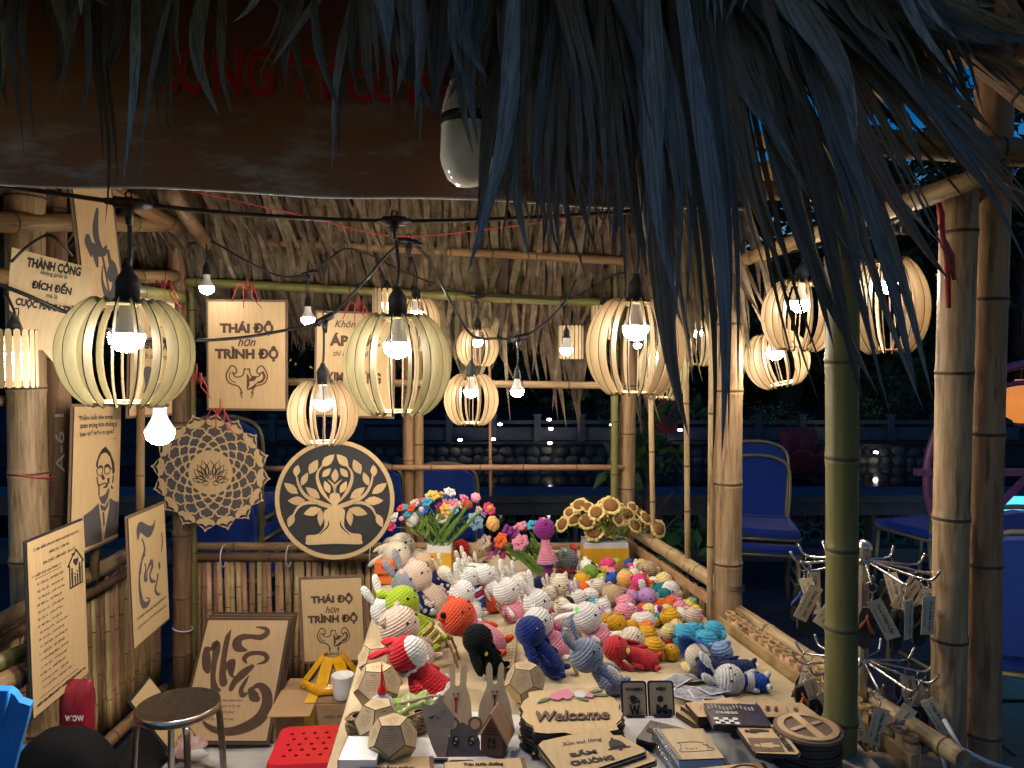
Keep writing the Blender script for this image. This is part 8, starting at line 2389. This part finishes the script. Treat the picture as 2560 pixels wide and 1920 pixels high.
for i, (tier, d, rad, z) in enumerate(hooks):
    if d.y > .75:
        continue
    base = Vector((xc, Y, 0)) + d * rad * .93 + Vector((0, 0, z - .004))
    yaw = RK.uniform(-.7, .7)
    t = thing('sandal_key_ring', 'tagged sandal key ring on the ' + side[tier] + ' tier, ' + ['hook facing the open side', 'second hook from the open side', 'third hook round', 'hook towards the pond', 'fifth hook round', 'sixth hook round', 'hook over the table', 'hook over the round plaques', 'hook nearest the green post', 'hook facing the camera', 'hook beside the camera facing one', 'last hook before the open side'][i % 12], 'key ring', Matrix.Translation(base) @ Matrix.Rotation(yaw, 4, 'Z') @ Matrix.Scale(1.5, 4), 'sandal key rings on the rack')
    mb = MB(); mb.tube([(.008 * math.cos(a * .52), 0, -.008 + .008 * math.sin(a * .52)) for a in range(12)], .0009, 5, closed=True); mb.build('split_ring', M_CHROME, t)
    mb = MB()
    for q in range(7):
        mb.ell((.002 * math.sin(q), 0, -.016 - q * .004), .0019, 6, 4)
    mb.build('ball_chain', M_CHROME, t)
    tl = RK.uniform(-.55, .55)
    Mt = Matrix.Translation((.004, -.006, -.026)) @ Matrix.Rotation(tl, 4, 'Y')
    mb = MB(); mb.box((0, 0, -.030), (.022, .0008, .060)); tg = mb.build('paper_tag', M_TAGP, t, Mt)
    o = put_text(t, RK.choice(['Vua Dép Lốp', 'Dép Bác Hồ']), 0, 0, .046, .0075, M_INK, bold=.015); o.matrix_local = Mt @ Matrix.Translation((.003, -.0006, -.030)) @ Matrix.Rotation(math.pi / 2, 4, 'X') @ Matrix.Rotation(-math.pi / 2, 4, 'Z')
    o = put_text(t, 'www . quà lưu niệm', 0, 0, .036, .003, M_INK); o.matrix_local = Mt @ Matrix.Translation((-.006, -.0006, -.030)) @ Matrix.Rotation(math.pi / 2, 4, 'X') @ Matrix.Rotation(-math.pi / 2, 4, 'Z')
    Ms = Matrix.Translation((-.004, .008, -.044)) @ Matrix.Rotation(RK.uniform(-.3, .3), 4, 'Y') @ Matrix.Rotation(math.pi / 2, 4, 'X')
    mb = MB(); mb.poly([(.0, .002), (.009, .0), (.012, -.014), (.010, -.030), (.012, -.046), (.010, -.058), (0, -.064), (-.010, -.058), (-.012, -.046), (-.010, -.030), (-.012, -.014), (-.009, .0)], -.004, .004); mb.build('sole', M_RUB1, t, Ms)
    ms = RK.choice([M_RUB1, M_STO, M_STB])
    mb = MB(); mb.tube([(-.011, -.036, .002), (-.006, -.026, .010), (0, -.014, .008), (.006, -.026, .010), (.011, -.036, .002)], .0028, 6); mb.tube([(0, -.014, .008), (0, -.008, .001)], .002, 6); mb.build('strap', ms, t, Ms)
# plastic wrap round the pole foot
t = thing('plastic_wrap', 'clear crinkled plastic wrap round the foot of the rack', 'plastic wrap', (xc, Y - .03, .60))
mb = MB(); mb.lathe([(.03, 0), (.05, .03), (.045, .08), (.02, .13)], 20); mb.v = [tuple(Vector(v) + Vector((.012 * noise.noise(Vector(v) * 40), .012 * noise.noise(Vector(v) * 40 + Vector((9, 0, 0))), 0))) for v in mb.v]; mb.smooth = False
mb.build('film', mat('clear_film', (.35, .38, .42), .12, spec=.8, trans=.5), t)
mb = MB(); mb.tube([(.05, 0, .08), (.075, -.02, .03), (.09, -.03, -.06)], .003, 6); mb.build('wire_loop', M_ZIP, t)

# ------------------------------------------------------------------ far right: hoop frame, light box, orange lantern
Y = 3.9
M_PUR = mat('purple_paint', (.16, .05, .13), .4, spec=.5)
c = P(2600, 1190, Y)
t = thing('hoop_frame', 'purple metal hoop frame seen beside the double bamboo post', 'frame', (c.x, Y, 0))
rad = 285 / F * Y
mb = MB(); mb.tube([(rad * math.cos(a * .131), 0, c.z + rad * math.sin(a * .131)) for a in range(48)], .022, 8, closed=True); mb.build('hoop', M_PUR, t)
mb = MB(); mb.tube([(rad * .82 * math.cos(a * .131), .1, c.z + rad * .82 * math.sin(a * .131)) for a in range(48)], .014, 8, closed=True); mb.build('inner_hoop', M_PUR, t)
mb = MB(); mb.bar((-rad * 1.1, 0, c.z + .02), (rad, 0, c.z + .02), .04, .035); mb.build('cross_bar', M_PUR, t)
mb = MB(); mb.bar((-rad * .72, .03, c.z - rad * .7), (rad * .4, .03, c.z + rad * .5), .02, .03); mb.build('brace', M_PUR, t)
for x in (-.4, .4):
    mb = MB(); mb.tube([(x, 0, c.z - rad * .72), (x * 1.2, 0, 0)], .02, 8); mb.build('leg', M_PUR, t)
Y = 4.6
M_CY = mat('cyan_light_panel', (.1, .4, .5), .4, emit=(.06, .42, .62), estr=1.1)
c = P(2545, 1370, Y)
t = thing('light_box', 'glowing cyan light box with white squares at the right edge', 'light box', (c.x + .12, Y, 0))
mb = MB(); mb.box((0, 0, c.z), (.42, .08, .62)); mb.build('panel', M_CY, t)
mb = MB(); mb.box((0, .02, c.z - .36), (.46, .12, .1)); mb.box((0, .02, (c.z - .4) / 2), (.08, .08, c.z - .4)); mb.build('stand', M_CORD, t)
mw = mat('glowing_white_mark', (.6, .8, .85), .4, emit=(.5, .8, .9), estr=1.0)
for k in range(9):
    mb = MB(); mb.box((-.18 + .06 * (k % 3) + .02 * (k // 3), -.042, c.z + .2 - .17 * (k // 3) - .04 * (k % 3)), (.04, .004, .035), Euler((0, .6, 0)).to_matrix()); mb.build('white_square', mw, t)
mb = MB(); mb.bar((-.2, -.045, c.z - .02), (.05, -.045, c.z + .33), .004, .016); mb.build('light_strip', mat('warm_strip', (.8, .7, .4), .4, emit=(1, .75, .35), estr=1.5), t)
mb = MB(); mb.box((-.12, -.05, c.z - .42), (.1, .02, .12)); mb.build('yellow_tag', mat('lime_tag_glow', (.4, .5, .05), .5, emit=(.35, .45, .03), estr=.5), t)  # tag is no lamp; its brightness is put in as a faint glow
c = P(2552, 1005, 4.4)
t = thing('orange_lantern', 'round orange paper lantern glowing at the right edge', 'lantern', c)
mb = MB(); mb.lathe([(.03, -.13)] + [(.15 * math.sin(math.pi * (i + 1) / 12) * (1 + .03 * (i % 2)), -.13 + .26 * (i + 1) / 12) for i in range(11)] + [(.03, .13)], 20); mb.build('paper_shade', mat('orange_paper', (.7, .25, .05), .6, emit=(.8, .25, .05), estr=.35), t)
mb = MB(); mb.tube([(0, 0, .13), (0, 0, .8)], .003, 6); mb.build('cord', M_CORD, t)
mb = MB(); mb.lathe([(.001, -.14), (.035, -.14), (.035, -.12)], 14); mb.build('bottom_cap', M_PUR, t)

# pink cloth pieces seen behind the lantern over the pond
t = thing('red_flag', 'dim dark red cloth hanging beyond the side of the stall', 'flag', P(1640, 1090, 5.2))
mb = MB(); mb.smooth = False
mb.add([(-.12, 0, .0), (.14, .02, .02), (.2, .0, .32), (-.1, .02, .22)], [(0, 1, 2, 3)]); mb.build('cloth', mat('dull_red_cloth', (.20, .03, .04), .8), t)
mb = MB(); mb.tube([(.21, .01, -1.0), (.21, .01, .4)], .01, 8); mb.build('pole', M_CORD, t)
